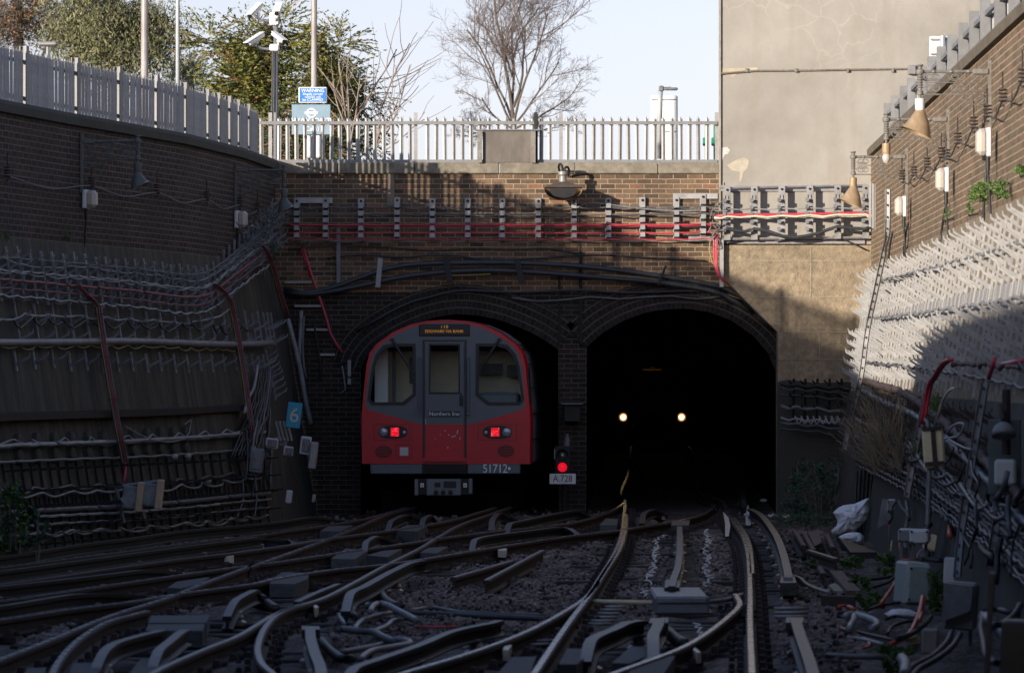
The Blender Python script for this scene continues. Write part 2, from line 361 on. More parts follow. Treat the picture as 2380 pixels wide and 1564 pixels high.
# ================================================================ SETTING: ground, walls, portal, tower, tunnels
def lerp(a, b, t): return a + (b - a) * t
class Wall:
    def __init__(s, knots, sign, batter=.16, zb=3.65): s.k = [Vector(p) for p in knots]; s.sign = sign; s.b = batter; s.zb = zb
    def plan(s, t):
        i = max(0, min(len(s.k) - 2, int(t))); f = t - i
        p = s.k[i].lerp(s.k[i+1], f); a = max(0, min(len(s.k)-2, int(t-.5))); 
        d = (s.k[i+1] - s.k[i]).normalized()
        return p, d, Vector((d.y, -d.x)) * s.sign
    def at(s, t, z, off=0.0):
        p, d, n = s.plan(t); q = p + n * ((s.b * (s.zb - z) if z < s.zb else 0) + off)
        return Vector((q.x, q.y, z))
    def solve(s, x, y, off=0.0):     # the wall parameter and height seen at (x, y)
        lo, hi = 0.0, len(s.k) - 1.0
        for _ in range(40):
            t = (lo + hi) / 2; z = 3.0
            for _ in range(5):
                p = s.at(t, z, off); z = EYE + (HOR - y) * p.y / F
            p = s.at(t, z, off)
            X = -1e9 if p.y < .5 and s.k[0].x < 0 else (1e9 if p.y < .5 else CX + p.x * F / p.y)
            if X < x: lo = t
            else: hi = t
        return t, z
    def on(s, x, y, off=0.0):
        t, z = s.solve(x, y, off); return s.at(t, z, off)
    def arc(s, t):
        i = max(0, min(len(s.k)-2, int(t))); L = sum((s.k[j+1]-s.k[j]).length for j in range(i)); return L + (s.k[i+1]-s.k[i]).length * (t - i)
    def t_of(s, L):
        for i in range(len(s.k)-1):
            d = (s.k[i+1]-s.k[i]).length
            if L <= d: return i + L / d
            L -= d
        return len(s.k) - 1.0
    def rot(s, t, z=0):            # local x out of the wall, local y along it, local z up the face
        p, d, n = s.plan(t); b = s.b if z < s.zb else 0.0
        xa = Vector((n.x, n.y, b)).normalized(); za = Vector((-n.x * b, -n.y * b, 1)).normalized()
        return frame(xa, za.cross(xa))
LW = Wall([(-9.4, -25), (-9.4, 10), (-9.0, 28), (-8.2, 40), (-7.2, 46.5), (-6.17, 51.4), (-5.65, 53.9), (-5.06, 56.3), (-4.5, 58.7), (-3.96, 62.4), (-3.66, 66.0)], 1)
RW = Wall([(5.53, 66), (5.17, 53), (4.8, 40), (4.52, 30), (4.3, 20), (4.2, 5), (4.2, -25)], 1)
LTOP, RTOP, PTOP, PY0 = 5.32, 5.5, 5.27, 66.0
# brick and concrete of the walls
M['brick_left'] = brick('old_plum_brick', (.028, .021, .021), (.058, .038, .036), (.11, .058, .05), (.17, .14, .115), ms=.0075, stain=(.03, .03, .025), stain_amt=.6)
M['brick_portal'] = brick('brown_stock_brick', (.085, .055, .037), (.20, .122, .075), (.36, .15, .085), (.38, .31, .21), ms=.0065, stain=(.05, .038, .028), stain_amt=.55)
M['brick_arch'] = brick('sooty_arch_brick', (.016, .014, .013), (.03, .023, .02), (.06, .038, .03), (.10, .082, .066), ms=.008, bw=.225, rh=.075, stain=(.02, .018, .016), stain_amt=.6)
M['brick_right'] = brick('weathered_brown_brick', (.115, .08, .055), (.19, .125, .08), (.29, .145, .095), (.40, .32, .22), ms=.007, stain=(.10, .085, .055), stain_amt=.6, white=.6)
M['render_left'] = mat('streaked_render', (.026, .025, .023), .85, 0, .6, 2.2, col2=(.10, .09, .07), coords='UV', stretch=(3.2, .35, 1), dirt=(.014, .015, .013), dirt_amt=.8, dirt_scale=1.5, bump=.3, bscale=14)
M['render_right'] = mat('brown_render', (.21, .165, .11), .85, 0, .3, 1.6, coords='UV', stretch=(3, .5, 1), dirt=(.09, .075, .05), dirt_amt=.6, dirt_scale=1.3, bump=.3, bscale=40)
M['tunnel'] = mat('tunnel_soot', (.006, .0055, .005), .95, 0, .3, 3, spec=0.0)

def build_wall(W, name, label, top, mb_, mr_, t0, t1, cop_mat, low=None):
    root = thing(name, label, 'wall', W.at((t0+t1)/2, -.2))
    ts = [t0 + (t1-t0) * i / 90 for i in range(91)]
    def sheet(zs, off=0):
        rows, uv = [], []
        for z in zs:
            rows.append([W.at(t, z, off) for t in ts]); uv.append([(W.arc(t), z) for t in ts])
        return rows, uv
    m1 = MB(); r_, u_ = sheet([3.65, 4.2, 4.7, top - .16]); m1.grid(r_, u_)
    m1.build('brickwork', mb_, root)
    m2 = MB(); r_, u_ = sheet([-.6, .3, 1.0, 1.7, 2.4, 3.0, 3.55, 3.66] if not low else [1.75, 2.4, 3.0, 3.55, 3.66], .03)
    r2, u2 = sheet([3.66], -.02); m2.grid(r_ + r2, u_ + u2)
    m2.build('render', mr_, root)
    if low:
        m4 = MB(); r_, u_ = sheet([-.6, .3, 1.0, 1.4, 1.75], .05); r2, u2 = sheet([1.755], .0); m4.grid(r_ + r2, u_ + u2); m4.build('plinth', low, root)
    m3 = MB()   # coping with rounded shoulder, and the back of the wall
    rows = []
    for (o, z) in ((.0, top-.17), (.06, top-.16), (.065, top-.06), (.03, top-.01), (-.1, top), (-.45, top), (-.45, 3.8)):
        rows.append([W.at(t, z, o) if z >= 3.65 else W.at(t, 3.65, o) for t in ts])
    m3.grid(rows); m3.build('coping', cop_mat, root)
    return root
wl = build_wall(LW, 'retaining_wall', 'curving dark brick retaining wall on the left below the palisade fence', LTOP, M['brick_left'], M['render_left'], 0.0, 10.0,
    mat('mossy_coping', (.05, .048, .04), .9, 0, .35, 8, dirt=(.03, .035, .02), dirt_amt=.6, bump=.5, bscale=50))
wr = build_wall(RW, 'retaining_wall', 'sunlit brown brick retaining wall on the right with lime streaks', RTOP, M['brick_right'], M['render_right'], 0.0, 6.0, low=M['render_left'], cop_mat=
    mat('brown_coping', (.13, .105, .075), .9, 0, .3, 8, dirt=(.06, .05, .03), dirt_amt=.6, bump=.5, bscale=50))

# --- tunnel openings (survey pixels on the portal face)
OPEN_L = [(838,1290),(838,860),(846,838),(872,806),(910,780),(960,755),(1010,738),(1060,730),(1110,733),(1160,744),(1210,762),(1255,784),(1297,812),(1299,1290)]
OPEN_R = [(1362,1290),(1364,806),(1400,774),(1450,745),(1500,727),(1550,719),(1600,718),(1650,726),(1700,745),(1750,780),(1785,820),(1806,870),(1808,1290)]
portal = thing('tunnel_portal', 'brown brick tunnel portal with two arched openings under the railing', 'portal', (0, PY0, -.2))
uvXZ = lambda p: (p[0] + 20, p[2])
outer = [PY(x, y, PY0) for x, y in ((600,1300),(600,400),(1700,400),(1700,620),(1830,775),(1830,1300))]
lp = [[PY(x, y, PY0) for x, y in OPEN_L], [PY(x, y, PY0) for x, y in OPEN_R]]
# split in two bands so the upper brick is plain and the lower band carries the openings
up_ = MB(); z1 = PY(0, 680, PY0).z
xa, xb = PY(600, 0, PY0).x, PY(1700, 0, PY0).x
up_.add([(xa, PY0, z1), (xb, PY0, z1), (xb, PY0, PTOP-.17), (xa, PY0, PTOP-.17)], [(0, 1, 2, 3)], 0, [(xa+20, z1), (xb+20, z1), (xb+20, PTOP-.17), (xa+20, PTOP-.17)])
up_.build('upper_brickwork', M['brick_portal'], portal)
outer = [PY(600,1290,PY0)] + [PY(600, 680, PY0), PY(1700, 680, PY0), PY(1830, 800, PY0), PY(1830, 1290, PY0)]
# the opening's jambs run to the bottom edge: one outline
lo_ = [PY(600,680,PY0), PY(1712,680,PY0), PY(1830,800,PY0), PY(1830,1290,PY0)] + [PY(x,y,PY0) for x,y in reversed(OPEN_R)] + [PY(x,y,PY0) for x,y in reversed(OPEN_L)] + [PY(600,1290,PY0)]
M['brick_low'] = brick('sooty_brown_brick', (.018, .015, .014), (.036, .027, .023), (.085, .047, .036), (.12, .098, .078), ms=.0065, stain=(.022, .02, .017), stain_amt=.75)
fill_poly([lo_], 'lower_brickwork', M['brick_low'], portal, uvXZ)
for op in (OPEN_L, OPEN_R):              # arch ring of bricks on edge, a little proud of the face
    pts = [PY(x, y, PY0 - .03) for x, y in op[1:-1]]
    pts = smooth_path(pts, .12); c = sum(pts, Vector()) / len(pts); c.z -= .9
    m = MB(); L = 0.0; rows, uv = [[], []], [[], []]
    for i, p in enumerate(pts):
        if i: L += (p - pts[i-1]).length
        t = (pts[min(i+1, len(pts)-1)] - pts[max(i-1, 0)]).normalized(); n = Vector((-t.z, 0, t.x))
        if n.dot(p - c) < 0: n = -n
        rows[0].append(p); rows[1].append(p + n * .46); uv[0].append((L * 3, 0)); uv[1].append((L * 3, .31))
    m.grid(rows, uv)
    m.grid([rows[0], [p + Vector((0, .06, 0)) for p in rows[0]]], [uv[0], [(u, v + .1) for u, v in uv[0]]])
    m.grid([rows[1], [p + Vector((0, .06, 0)) for p in rows[1]]], [uv[0], [(u, v + .1) for u, v in uv[0]]])
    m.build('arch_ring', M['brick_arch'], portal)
m = MB()
x = xa
while x < PY(1672, 0, PY0).x - .02:     # coping stones
    x2 = min(x + 1.25 + rnd.uniform(-.1, .15), PY(1672, 0, PY0).x); m.bbox(((x+x2)/2, PY0 + .16, PTOP - .085), (x2 - x - .008, .44, .17), .012); x = x2
m.build('coping', M['coping'], portal)
m = MB()   # old drain scar and pilaster strips on the face
m.box(PY(908, 430, PY0 - .015) , (.12, .03, .65))
m.build('wall_chase', mat('mortar_scar', (.19, .15, .11), .9, 0, .3, 10), portal)

# --- tunnels
def zrail(Y): return 0.0 if Y < 66 else (lerp(0, .22, (Y-66)/39) if Y < 105 else (lerp(.22, -.5, (Y-105)/32) if Y < 137 else -.5))
def tunnel(op, slope, length, name, label):
    m = MB(); rows = []
    base = [PY(x, y, PY0) for x, y in op]
    N = int(length / 3)
    for i in range(N + 1):
        d = length * i / N
        rows.append([Vector((p.x + slope * d, p.y + .002 + d, p.z + (zrail(66 + d)))) for p in base])
    m.grid(rows); e = rows[-1]; m.add(e, [tuple(range(len(e)))])
    o = m.build(name, M['tunnel']); tag(o, label, 'tunnel', kind='structure'); return o
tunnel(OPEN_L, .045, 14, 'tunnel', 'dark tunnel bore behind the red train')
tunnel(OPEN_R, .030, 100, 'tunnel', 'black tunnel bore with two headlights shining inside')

# --- concrete tower and its rough base
M['tower'] = None
def tower_mat():
    m = bpy.data.materials.new('cracked_tower_render'); m.use_nodes = True; n = m.node_tree; L = n.links; b = n.nodes['Principled BSDF']
    tc = n.nodes.new('ShaderNodeTexCoord')
    nz = n.nodes.new('ShaderNodeTexNoise'); nz.inputs['Scale'].default_value = .8; nz.inputs['Detail'].default_value = 9; nz.inputs['Roughness'].default_value = .62
    L.new(tc.outputs['Object'], nz.inputs['Vector'])
    rp = n.nodes.new('ShaderNodeValToRGB'); e = rp.color_ramp.elements
    e[0].position = .3; e[0].color = (.25, .228, .197, 1); e[1].position = .7; e[1].color = (.345, .32, .283, 1); L.new(nz.outputs['Fac'], rp.inputs[0])
    n2 = n.nodes.new('ShaderNodeTexNoise'); n2.inputs['Scale'].default_value = 2.2; n2.inputs['Detail'].default_value = 4; L.new(tc.outputs['Object'], n2.inputs['Vector'])
    wa = n.nodes.new('ShaderNodeVectorMath'); wa.operation = 'MULTIPLY_ADD'; wa.inputs[1].default_value = (.45, .45, .45); L.new(n2.outputs['Color'], wa.inputs[0]); L.new(tc.outputs['Object'], wa.inputs[2])
    vo = n.nodes.new('ShaderNodeTexVoronoi'); vo.feature = 'DISTANCE_TO_EDGE'; vo.inputs['Scale'].default_value = 1.7; L.new(wa.outputs[0], vo.inputs['Vector'])
    cr = n.nodes.new('ShaderNodeValToRGB'); cr.color_ramp.elements[0].position = .006; cr.color_ramp.elements[0].color = (1, 1, 1, 1); cr.color_ramp.elements[1].position = .028; cr.color_ramp.elements[1].color = (0, 0, 0, 1)
    L.new(vo.outputs['Distance'], cr.inputs[0])
    n3 = n.nodes.new('ShaderNodeTexNoise'); n3.inputs['Scale'].default_value = .55; n3.inputs['Detail'].default_value = 3; L.new(tc.outputs['Object'], n3.inputs['Vector'])
    sp = n.nodes.new('ShaderNodeSeparateXYZ'); L.new(tc.outputs['Object'], sp.inputs[0])
    up = n.nodes.new('ShaderNodeMapRange'); up.inputs[1].default_value = 6.3; up.inputs[2].default_value = 7.2; L.new(sp.outputs['Z'], up.inputs[0])
    mk = n.nodes.new('ShaderNodeMapRange'); mk.inputs[1].default_value = .42; mk.inputs[2].default_value = .56; L.new(n3.outputs['Fac'], mk.inputs[0])
    mu = n.nodes.new('ShaderNodeMath'); mu.operation = 'MULTIPLY'; L.new(cr.outputs[0], mu.inputs[0]); L.new(mk.outputs[0], mu.inputs[1])
    mv = n.nodes.new('ShaderNodeMath'); mv.operation = 'MULTIPLY'; L.new(mu.outputs[0], mv.inputs[0]); L.new(up.outputs[0], mv.inputs[1])
    mw = n.nodes.new('ShaderNodeMath'); mw.operation = 'MULTIPLY'; mw.inputs[1].default_value = .17; L.new(mv.outputs[0], mw.inputs[0])
    mx = n.nodes.new('ShaderNodeMixRGB'); mx.inputs[2].default_value = (.56, .48, .38, 1); L.new(mw.outputs[0], mx.inputs[0]); L.new(rp.outputs[0], mx.inputs[1])
    # rain streaks
    mp = n.nodes.new('ShaderNodeMapping'); mp.inputs['Scale'].default_value = (2.6, 1, .22); L.new(tc.outputs['Object'], mp.inputs[0])
    n5 = n.nodes.new('ShaderNodeTexNoise'); n5.inputs['Scale'].default_value = 1.4; n5.inputs['Detail'].default_value = 8; L.new(mp.outputs[0], n5.inputs['Vector'])
    r5 = n.nodes.new('ShaderNodeValToRGB'); r5.color_ramp.elements[0].position = .5; r5.color_ramp.elements[1].position = .75; r5.color_ramp.elements[1].color = (.45, .45, .45, 1)
    L.new(n5.outputs['Fac'], r5.inputs[0])
    m5 = n.nodes.new('ShaderNodeMixRGB'); m5.inputs[2].default_value = (.24, .21, .17, 1); L.new(r5.outputs[0], m5.inputs[0]); L.new(mx.outputs[0], m5.inputs[1])
    # ochre and white patches where the skin has fallen off
    n6 = n.nodes.new('ShaderNodeTexNoise'); n6.inputs['Scale'].default_value = 1.1; n6.inputs['Detail'].default_value = 8; n6.inputs['Roughness'].default_value = .7
    mp6 = n.nodes.new('ShaderNodeMapping'); mp6.inputs['Location'].default_value = (3.1, 0, 7.7); L.new(tc.outputs['Object'], mp6.inputs[0]); L.new(mp6.outputs[0], n6.inputs['Vector'])
    r6 = n.nodes.new('ShaderNodeValToRGB'); r6.color_ramp.elements[0].position = .68; r6.color_ramp.elements[1].position = .7; L.new(n6.outputs['Fac'], r6.inputs[0])
    m6 = n.nodes.new('ShaderNodeMixRGB'); m6.inputs[2].default_value = (.52, .43, .29, 1); L.new(r6.outputs[0], m6.inputs[0]); L.new(m5.outputs[0], m6.inputs[1])
    L.new(m6.outputs[0], b.inputs['Base Color']); b.inputs['Roughness'].default_value = .9; b.inputs['Specular IOR Level'].default_value = .2
    bp = n.nodes.new('ShaderNodeBump'); bp.inputs['Strength'].default_value = .3; bp.inputs['Distance'].default_value = .02
    n7 = n.nodes.new('ShaderNodeTexNoise'); n7.inputs['Scale'].default_value = 12; n7.inputs['Detail'].default_value = 8; L.new(tc.outputs['Object'], n7.inputs['Vector']); L.new(n7.outputs['Fac'], bp.inputs['Height']); L.new(bp.outputs[0], b.inputs['Normal'])
    return m
M['tower'] = tower_mat()
M['rough_conc'] = mat('rough_board_marked_concrete', (.27, .21, .14), .92, 0, .35, 9, dirt=(.12, .095, .065), dirt_amt=.6, dirt_scale=1.1, bump=.8, bscale=38)
tw = thing('concrete_tower', 'tall beige cracked concrete tower above the right tunnel', 'building', (0, 0, 0))
TY = 65.6
a = PY(1672, 0, TY); zb0 = PY(0, 568, TY).z
m = MB(); m.prism([(a.x, TY, zb0), (13, TY, zb0), (13, TY + 8, zb0), (a.x * (TY + 8) / TY + .06, TY + 8, zb0)], (0, 0, 15 - zb0)); m.build('shaft', M['tower'], tw)
m = MB(); a2 = PY(1676, 0, TY)
for (x, z) in ((1676, 560), (1676, 438)):     # flat steel straps that carry the cable brackets
    p = PY(1676, z, TY - .02); q = PY(2010, z - 4, TY - .02); m.box(((p.x+q.x)/2, TY - .022, p.z), (q.x - p.x, .035, .09))
m.build('strap', M['galv'], tw)
m = MB()
bl = [(1676,570),(1712,655),(1808,772),(1808,1290),(2060,1290),(2060,570)]
bl[1] = (1690, 655); bl.insert(1, (1676, 640))
m.prism([PY(x, y, TY - .06) for x, y in bl], (0, .5, 0)); m.build('base', M['rough_conc'], tw)
m = MB(); m.prism([PY(x, y, TY - .09) for x, y in ((1806,888),(1830,882),(1900,890),(2060,884),(2060,1290),(1806,1290))], (0, .028, 0)); m.build('plinth', M['render_left'], tw)
m = MB()    # shutter joints of the rough concrete: shallow raised fins
for (x1, y1, x2, y2) in ((1690,606,2004,606),(1730,690,1998,690),(1810,772,1990,772),(1885,575,1885,690),(1850,775,1850,1180),(1905,775,1905,1180),(1810,835,1985,835)):
    p, q = PY(x1, y1, TY - .065), PY(x2, y2, TY - .065); m.box((p + q) / 2, (abs(q.x-p.x) + .012, .014, abs(q.z-p.z) + .012))
m.build('shutter_joint', M['concrete'], tw)
for i_, poly_ in enumerate((((1676,344),(1690,342),(1697,350),(1692,358),(1684,360),(1680,372),(1676,372)), ((1712,372),(1730,366),(1741,374),(1738,392),(1728,400),(1724,420),(1718,424),(1720,400),(1700,396),(1690,384)), ((1676,160),(1760,158),(1764,166),(1720,168),(1704,180),(1676,172)))):
    m = MB(); m.prism([PY(x_, y_, TY - .004) for x_, y_ in poly_], (0, .01, 0)); m.build('bare_patch', mat('bare_plaster_patch', ((.48, .46, .43), (.40, .35, .265), (.39, .33, .24))[i_], .9, 0, .25, 6, dirt=(.35, .31, .26), dirt_amt=.6, dirt_scale=5), tw)
pipe = MB(); pts = [PY(x, y, TY - .03) for x, y in ((1675,172),(1750,165),(1870,164),(1990,162),(2118,160))]
pipe.tube(pts, .016, 6); pipe.build('conduit', M['ornate'], tw)
for x in (1735, 1850, 1970, 2075):
    mm = MB(); mm.box(PY(x, 164, TY - .03), (.035, .05, .06)); mm.build('saddle_clip', M['ornate'], tw)
mm = MB(); mm.bbox(PY(2119, 163, TY - .06), (.12, .1, .14), .01); mm.build('junction_box', M['galv'], tw)
mm = MB(); mm.box(Vector((PY(1673.0, 160, TY - .01).x, TY - .01, 9.5)), (.03, .06, 10.9)); mm.box(PY(1681, 500, TY-.012), (.02, .02, 1.0)); mm.build('corner_bead', M['concrete'], tw)

# --- ground of the cutting (one sheet) and the upper ground behind the walls
def gz(X, Y): return -.17 + .035 * math.sin(X * 2.3 + Y * .7) * math.sin(Y * 1.1 - X) + .02 * math.sin(X * 7.1 + 1.3 * Y)
m = MB(); rows = []
Ys = [12 + .3 * i for i in range(181)] + [68, 72, 80, 90, 105, 115, 125, 137, 170]
for Y in Ys:
    rows.append([Vector((X_ + (max(0, Y - 66) * .03), Y, (gz(X_, Y) if Y < 66 else zrail(Y) - .18))) for X_ in [-11 + .3 * i for i in range(61)]])
m.grid(rows)
def ballast_mat():
    m_ = bpy.data.materials.new('ballast'); m_.use_nodes = True; n = m_.node_tree; L = n.links; b = n.nodes['Principled BSDF']
    tc = n.nodes.new('ShaderNodeTexCoord'); vo = n.nodes.new('ShaderNodeTexVoronoi'); vo.inputs['Scale'].default_value = 22; L.new(tc.outputs['Object'], vo.inputs['Vector'])
    rp = n.nodes.new('ShaderNodeValToRGB'); e = rp.color_ramp.elements; e[0].color = (.022, .019, .017, 1); e[1].color = (.24, .185, .165, 1); k = e.new(.5); k.color = (.085, .066, .06, 1)
    sp = n.nodes.new('ShaderNodeSeparateColor'); L.new(vo.outputs['Color'], sp.inputs[0]); L.new(sp.outputs[0], rp.inputs[0])
    nz = n.nodes.new('ShaderNodeTexNoise'); nz.inputs['Scale'].default_value = .55; nz.inputs['Detail'].default_value = 6; L.new(tc.outputs['Object'], nz.inputs['Vector'])
    r2 = n.nodes.new('ShaderNodeValToRGB'); r2.color_ramp.elements[0].position = .42; r2.color_ramp.elements[1].position = .62; L.new(nz.outputs['Fac'], r2.inputs[0])
    mx = n.nodes.new('ShaderNodeMixRGB'); mx.inputs[2].default_value = (.016, .014, .013, 1); L.new(rp.outputs[0], mx.inputs[1])
    mf = n.nodes.new('ShaderNodeMath'); mf.operation = 'MULTIPLY'; mf.inputs[1].default_value = .75; L.new(r2.outputs[0], mf.inputs[0]); L.new(mf.outputs[0], mx.inputs[0])
    L.new(mx.outputs[0], b.inputs['Base Color']); b.inputs['Roughness'].default_value = .9
    bp = n.nodes.new('ShaderNodeBump'); bp.inputs['Strength'].default_value = 1; bp.inputs['Distance'].default_value = .04; bp.invert = True
    L.new(vo.outputs['Distance'], bp.inputs['Height']); L.new(bp.outputs[0], b.inputs['Normal'])
    return m_
tag(m.build('ground', ballast_mat(), smooth=True), 'dark ballast bed of the cutting', 'ground', kind='structure')
M['upground'] = mat('asphalt_and_soil', (.06, .055, .05), .95, 0, .3, 2, bump=.3, bscale=30)
m = MB(); m.add([(-300, PY0 + .4, 4.3), (PY(1672,0,PY0).x, PY0 + .4, 4.3), (PY(1672,0,PY0).x, 76, 4.3), (300, 76, 4.3), (1500, 1500, 4.3), (-1500, 1500, 4.3)], [(0, 1, 2, 3, 4, 5)])
m.add([(LW.at(t, 4, -.43).x, LW.at(t, 4, -.43).y, 4.5) for t in [i * .5 for i in range(21)]] + [(-300, PY0 + .3, 4.5), (-300, -25, 4.5)], [tuple(range(23))])
m.add([(RW.at(t, 4, -.43).x, RW.at(t, 4, -.43).y, 4.7) for t in [i * .5 for i in range(13)]] + [(300, -25, 4.7), (300, 66, 4.7)], [tuple(range(15))])
tag(m.build('upper_ground', M['upground']), 'ground level beyond the cutting walls', 'ground', kind='structure')
# loose ballast stones over the bed where the picture shows clean stone
STN = []
def stones(mb, n, region, smin, smax, zoff=0):
    for _ in range(n):
        p = region()
        if p is None: continue
        r_ = rnd.uniform(smin, smax); q = Matrix.Rotation(rnd.uniform(0, 6.3), 3, 'Z') @ Matrix.Rotation(rnd.uniform(0, 6.3), 3, 'X')
        c = Vector((p[0], p[1], gz(p[0], p[1]) + zoff + r_ * .3)); vs_ = []
        for z in (-1, 1):
            for (x, y) in ((-1, -1), (1, -1), (1, 1), (-1, 1)):
                vs_.append(c + q @ Vector((x * r_ * rnd.uniform(.5, 1), y * r_ * rnd.uniform(.5, 1), z * r_ * rnd.uniform(.4, .8))))
        mb.add(vs_, [(3, 2, 1, 0), (4, 5, 6, 7), (0, 1, 5, 4), (1, 2, 6, 5), (2, 3, 7, 6), (3, 0, 4, 7)], 0 if rnd.random() < .8 else 1)
def in_poly(poly):
    pts = [G(x, y, -.15) for x, y in poly]; xs = [p.x for p in pts]; ys = [p.y for p in pts]
    def f():
        for _ in range(20):
            x, y = rnd.uniform(min(xs), max(xs)), rnd.uniform(min(ys), max(ys)); c = False; j = len(pts) - 1
            for i in range(len(pts)):
                if (pts[i].y > y) != (pts[j].y > y) and x < (pts[j].x-pts[i].x)*(y-pts[i].y)/(pts[j].y-pts[i].y)+pts[i].x: c = not c
                j = i
            if c: return (x, y)
        return None
    return f
m = MB()
stones(m, 8000, in_poly([(935,1330),(1040,1300),(1250,1270),(1440,1240),(1420,1300),(1370,1375),(1300,1440),(1100,1500),(900,1540),(780,1540),(760,1450),(830,1400)]), .010, .024, .008)
stones(m, 2500, in_poly([(1480,1240),(1560,1240),(1540,1450),(1440,1440),(1420,1380)]), .010, .022, 0)
stones(m, 1000, in_poly([(1600,1240),(1680,1240),(1720,1400),(1640,1420)]), .014, .028, 0)
stones(m, 1500, in_poly([(1780,1240),(1900,1220),(1990,1330),(2000,1560),(1790,1560),(1810,1400)]), .014, .032, 0)
stones(m, 1200, in_poly([(60,1560),(40,1460),(120,1410),(190,1440)]), .014, .035, 0)
stones(m, 1500, in_poly([(430,1300),(620,1290),(560,1330),(480,1420),(300,1480),(280,1430)]), .014, .03, 0)
stones(m, 1800, in_poly([(0,1270),(900,1180),(1450,1180),(1450,1250),(1000,1320),(100,1440),(0,1440)]), .015, .035, -.01)
tag(m.build('ballast_stones', [M['stone'], M['ballast_dark']]), 'loose pinkish ballast stones between the tracks', 'ballast', kind='stuff')
# ================================================================ TRACKS
RAIL = [(-.021,0),(.021,0),(.034,-.012),(.033,-.038),(.009,-.05),(.009,-.12),(.055,-.135),(.055,-.15),(-.055,-.15),(-.055,-.135),(-.009,-.12),(-.009,-.05),(-.033,-.038),(-.034,-.012)]
RMI = [0] + [1] * 13
COND = [(-.036,0),(.036,0),(.038,-.01),(.038,-.035),(.012,-.045),(.012,-.1),(.05,-.112),(.05,-.125),(-.05,-.125),(-.05,-.112),(-.012,-.1),(-.012,-.045),(-.038,-.035),(-.038,-.01)]
cm = MB(); cm.box((0, 0, -.03), (.36, .2, .05), taper=.9); cm.box((-.075, 0, .02), (.06, .12, .06), taper=.6); cm.box((.085, 0, .015), (.07, .13, .07), taper=.6)
for sx in (-.14, .14): cm.lathe([(.022, -.01), (.022, .03), (.012, .04)], (sx, 0, 0), 6)
chair_proto = cm.build('rail_chair', M['rust']); CHAIR_ME = chair_proto.data; bpy.data.objects.remove(chair_proto)
def rail(seq, label, top='rail_top', z=0.0, group=None, chairs=True, extra=None, name='running_rail'):
    pts = [G(x, y, z) for x, y in px(seq)]
    if extra: pts = pts + [Vector(e) for e in extra]
    pts = smooth_path(pts, .3)
    if pts[0].y < pts[-1].y and pts[0].y > 26:      # run a little further out of the picture towards the camera
        pass
    root = thing(name, label, 'rail', pts[len(pts)//2].copy(), group)
    m = MB(); m.sweep(RAIL, pts, RMI); m.build('rail_bar', [M[top], M['rust']], root, smooth=False)
    if chairs:
        for p, d in resample(pts, .76, .3):
            if p.y > 67 or p.y < 24: continue
            o = bpy.data.objects.new('rail_chair', CHAIR_ME); C.objects.link(o); o.parent = root
            o.location = p + Vector((0, 0, -.135)) - root.location; o.rotation_euler = (0, 0, math.atan2(d.y, d.x) - math.pi/2)
    return pts
def T(X, Y): return (X, Y, zrail(Y))
r_a = rail('A -400,738 0,690 800,590 1500,500 2105,430 B 400,395 1000,305 1250,243', 'bright running rail nearest the left wall, curving to the left tunnel', extra=[(-1.42, 68, 0), (-.9, 79, .06)])
r_b = rail('A -400,868 0,830 850,710 1500,620 1900,575 2105,548 B 500,500 720,462 1300,385 1700,320 2000,240', 'brown rail second from the left wall, crossing the diagonal track', top='rail_dull', extra=[(-.25, 64.5, 0)])
r_c = rail('A -400,1005 0,965 900,835 1500,750 2105,668 B 250,660 800,580 1500,480 1700,450 2105,400 C 740,340 1000,280 1200,200 1255,140', 'long crossover rail ending beside the right track, farther of its pair', extra=[T(1.72, 70)])
r_d = rail('A -400,1180 0,1120 600,1030 1050,975 1450,910 2105,820 B 300,790 800,710 1200,670 1500,630 2105,530 C 172,530 800,435 1200,390 1350,365 1700,310 1880,260 1980,195 1987,172', 'long crossover rail with an orange glint at its far tip, nearer of its pair')
r_e = rail('A -300,1560 0,1445 400,1290 900,1090 1400,930 1700,810 2000,700 2105,655 B 100,690 700,480 1000,360 1290,240', 'straight bright diagonal rail from bottom left corner towards the red train', extra=[(-1.38, 66, 0), (-.83, 79, .06)])
r_f = rail('B -1000,1850 -690,1564 -250,1360 0,1262 350,1062 560,985', 'straight diagonal rail joining the big curved rail at the bottom', top='rail_dull')
r_g = rail('B 420,1680 310,1564 215,1480 183,1400 180,1340 250,1170 400,1045 700,950 1000,800 1200,690 1500,540 1650,450 1850,340 2105,250', 'thick rail bending in a hook at the bottom, right rail of the red train', top='rail_dull', extra=[(.05, 66, 0), (.6, 79, .06)])
r_h = rail('A 400,1680 430,1564 470,1480 560,1360 700,1240 900,1130 1100,1075 1205,1048', 'bright switch blade curving down to the bottom edge, left foreground')
r_i = rail('B 1000,1690 1350,1564 1880,1405 C 400,1240 750,1060 950,925 1050,780 1180,560 1235,400 1246,280 1255,150', 'left running rail of the right track curving away to bottom left', extra=[T(1.80, 70.5), T(2.25, 82.6), T(2.93, 105), T(3.79, 137)])
r_j = rail('C 380,1720 510,1564 640,1370 800,1140 960,930 1040,815', 'rail forking off towards the bottom centre from the right track')
r_k = rail('O 1752,1700 1750,1640 1748,1564 1745,1500 D 488,1564 490,1300 480,1000 460,800 400,600 250,380 130,180', 'right running rail of the right track, bright with orange glints', extra=[T(3.17, 70.5), T(3.62, 82.6), T(4.36, 105), T(5.22, 137)])
r_l = rail('C 700,1750 1150,1564 1700,1360 1900,1250 2105,1095 D 370,1395 345,1320 320,1275', 'switch blade with pointed tip beside the right running rail')
r_m = rail('C 1010,860 1085,740 1215,540 1262,380 1268,260', 'switch blade lying against the left rail of right track', chairs=False)
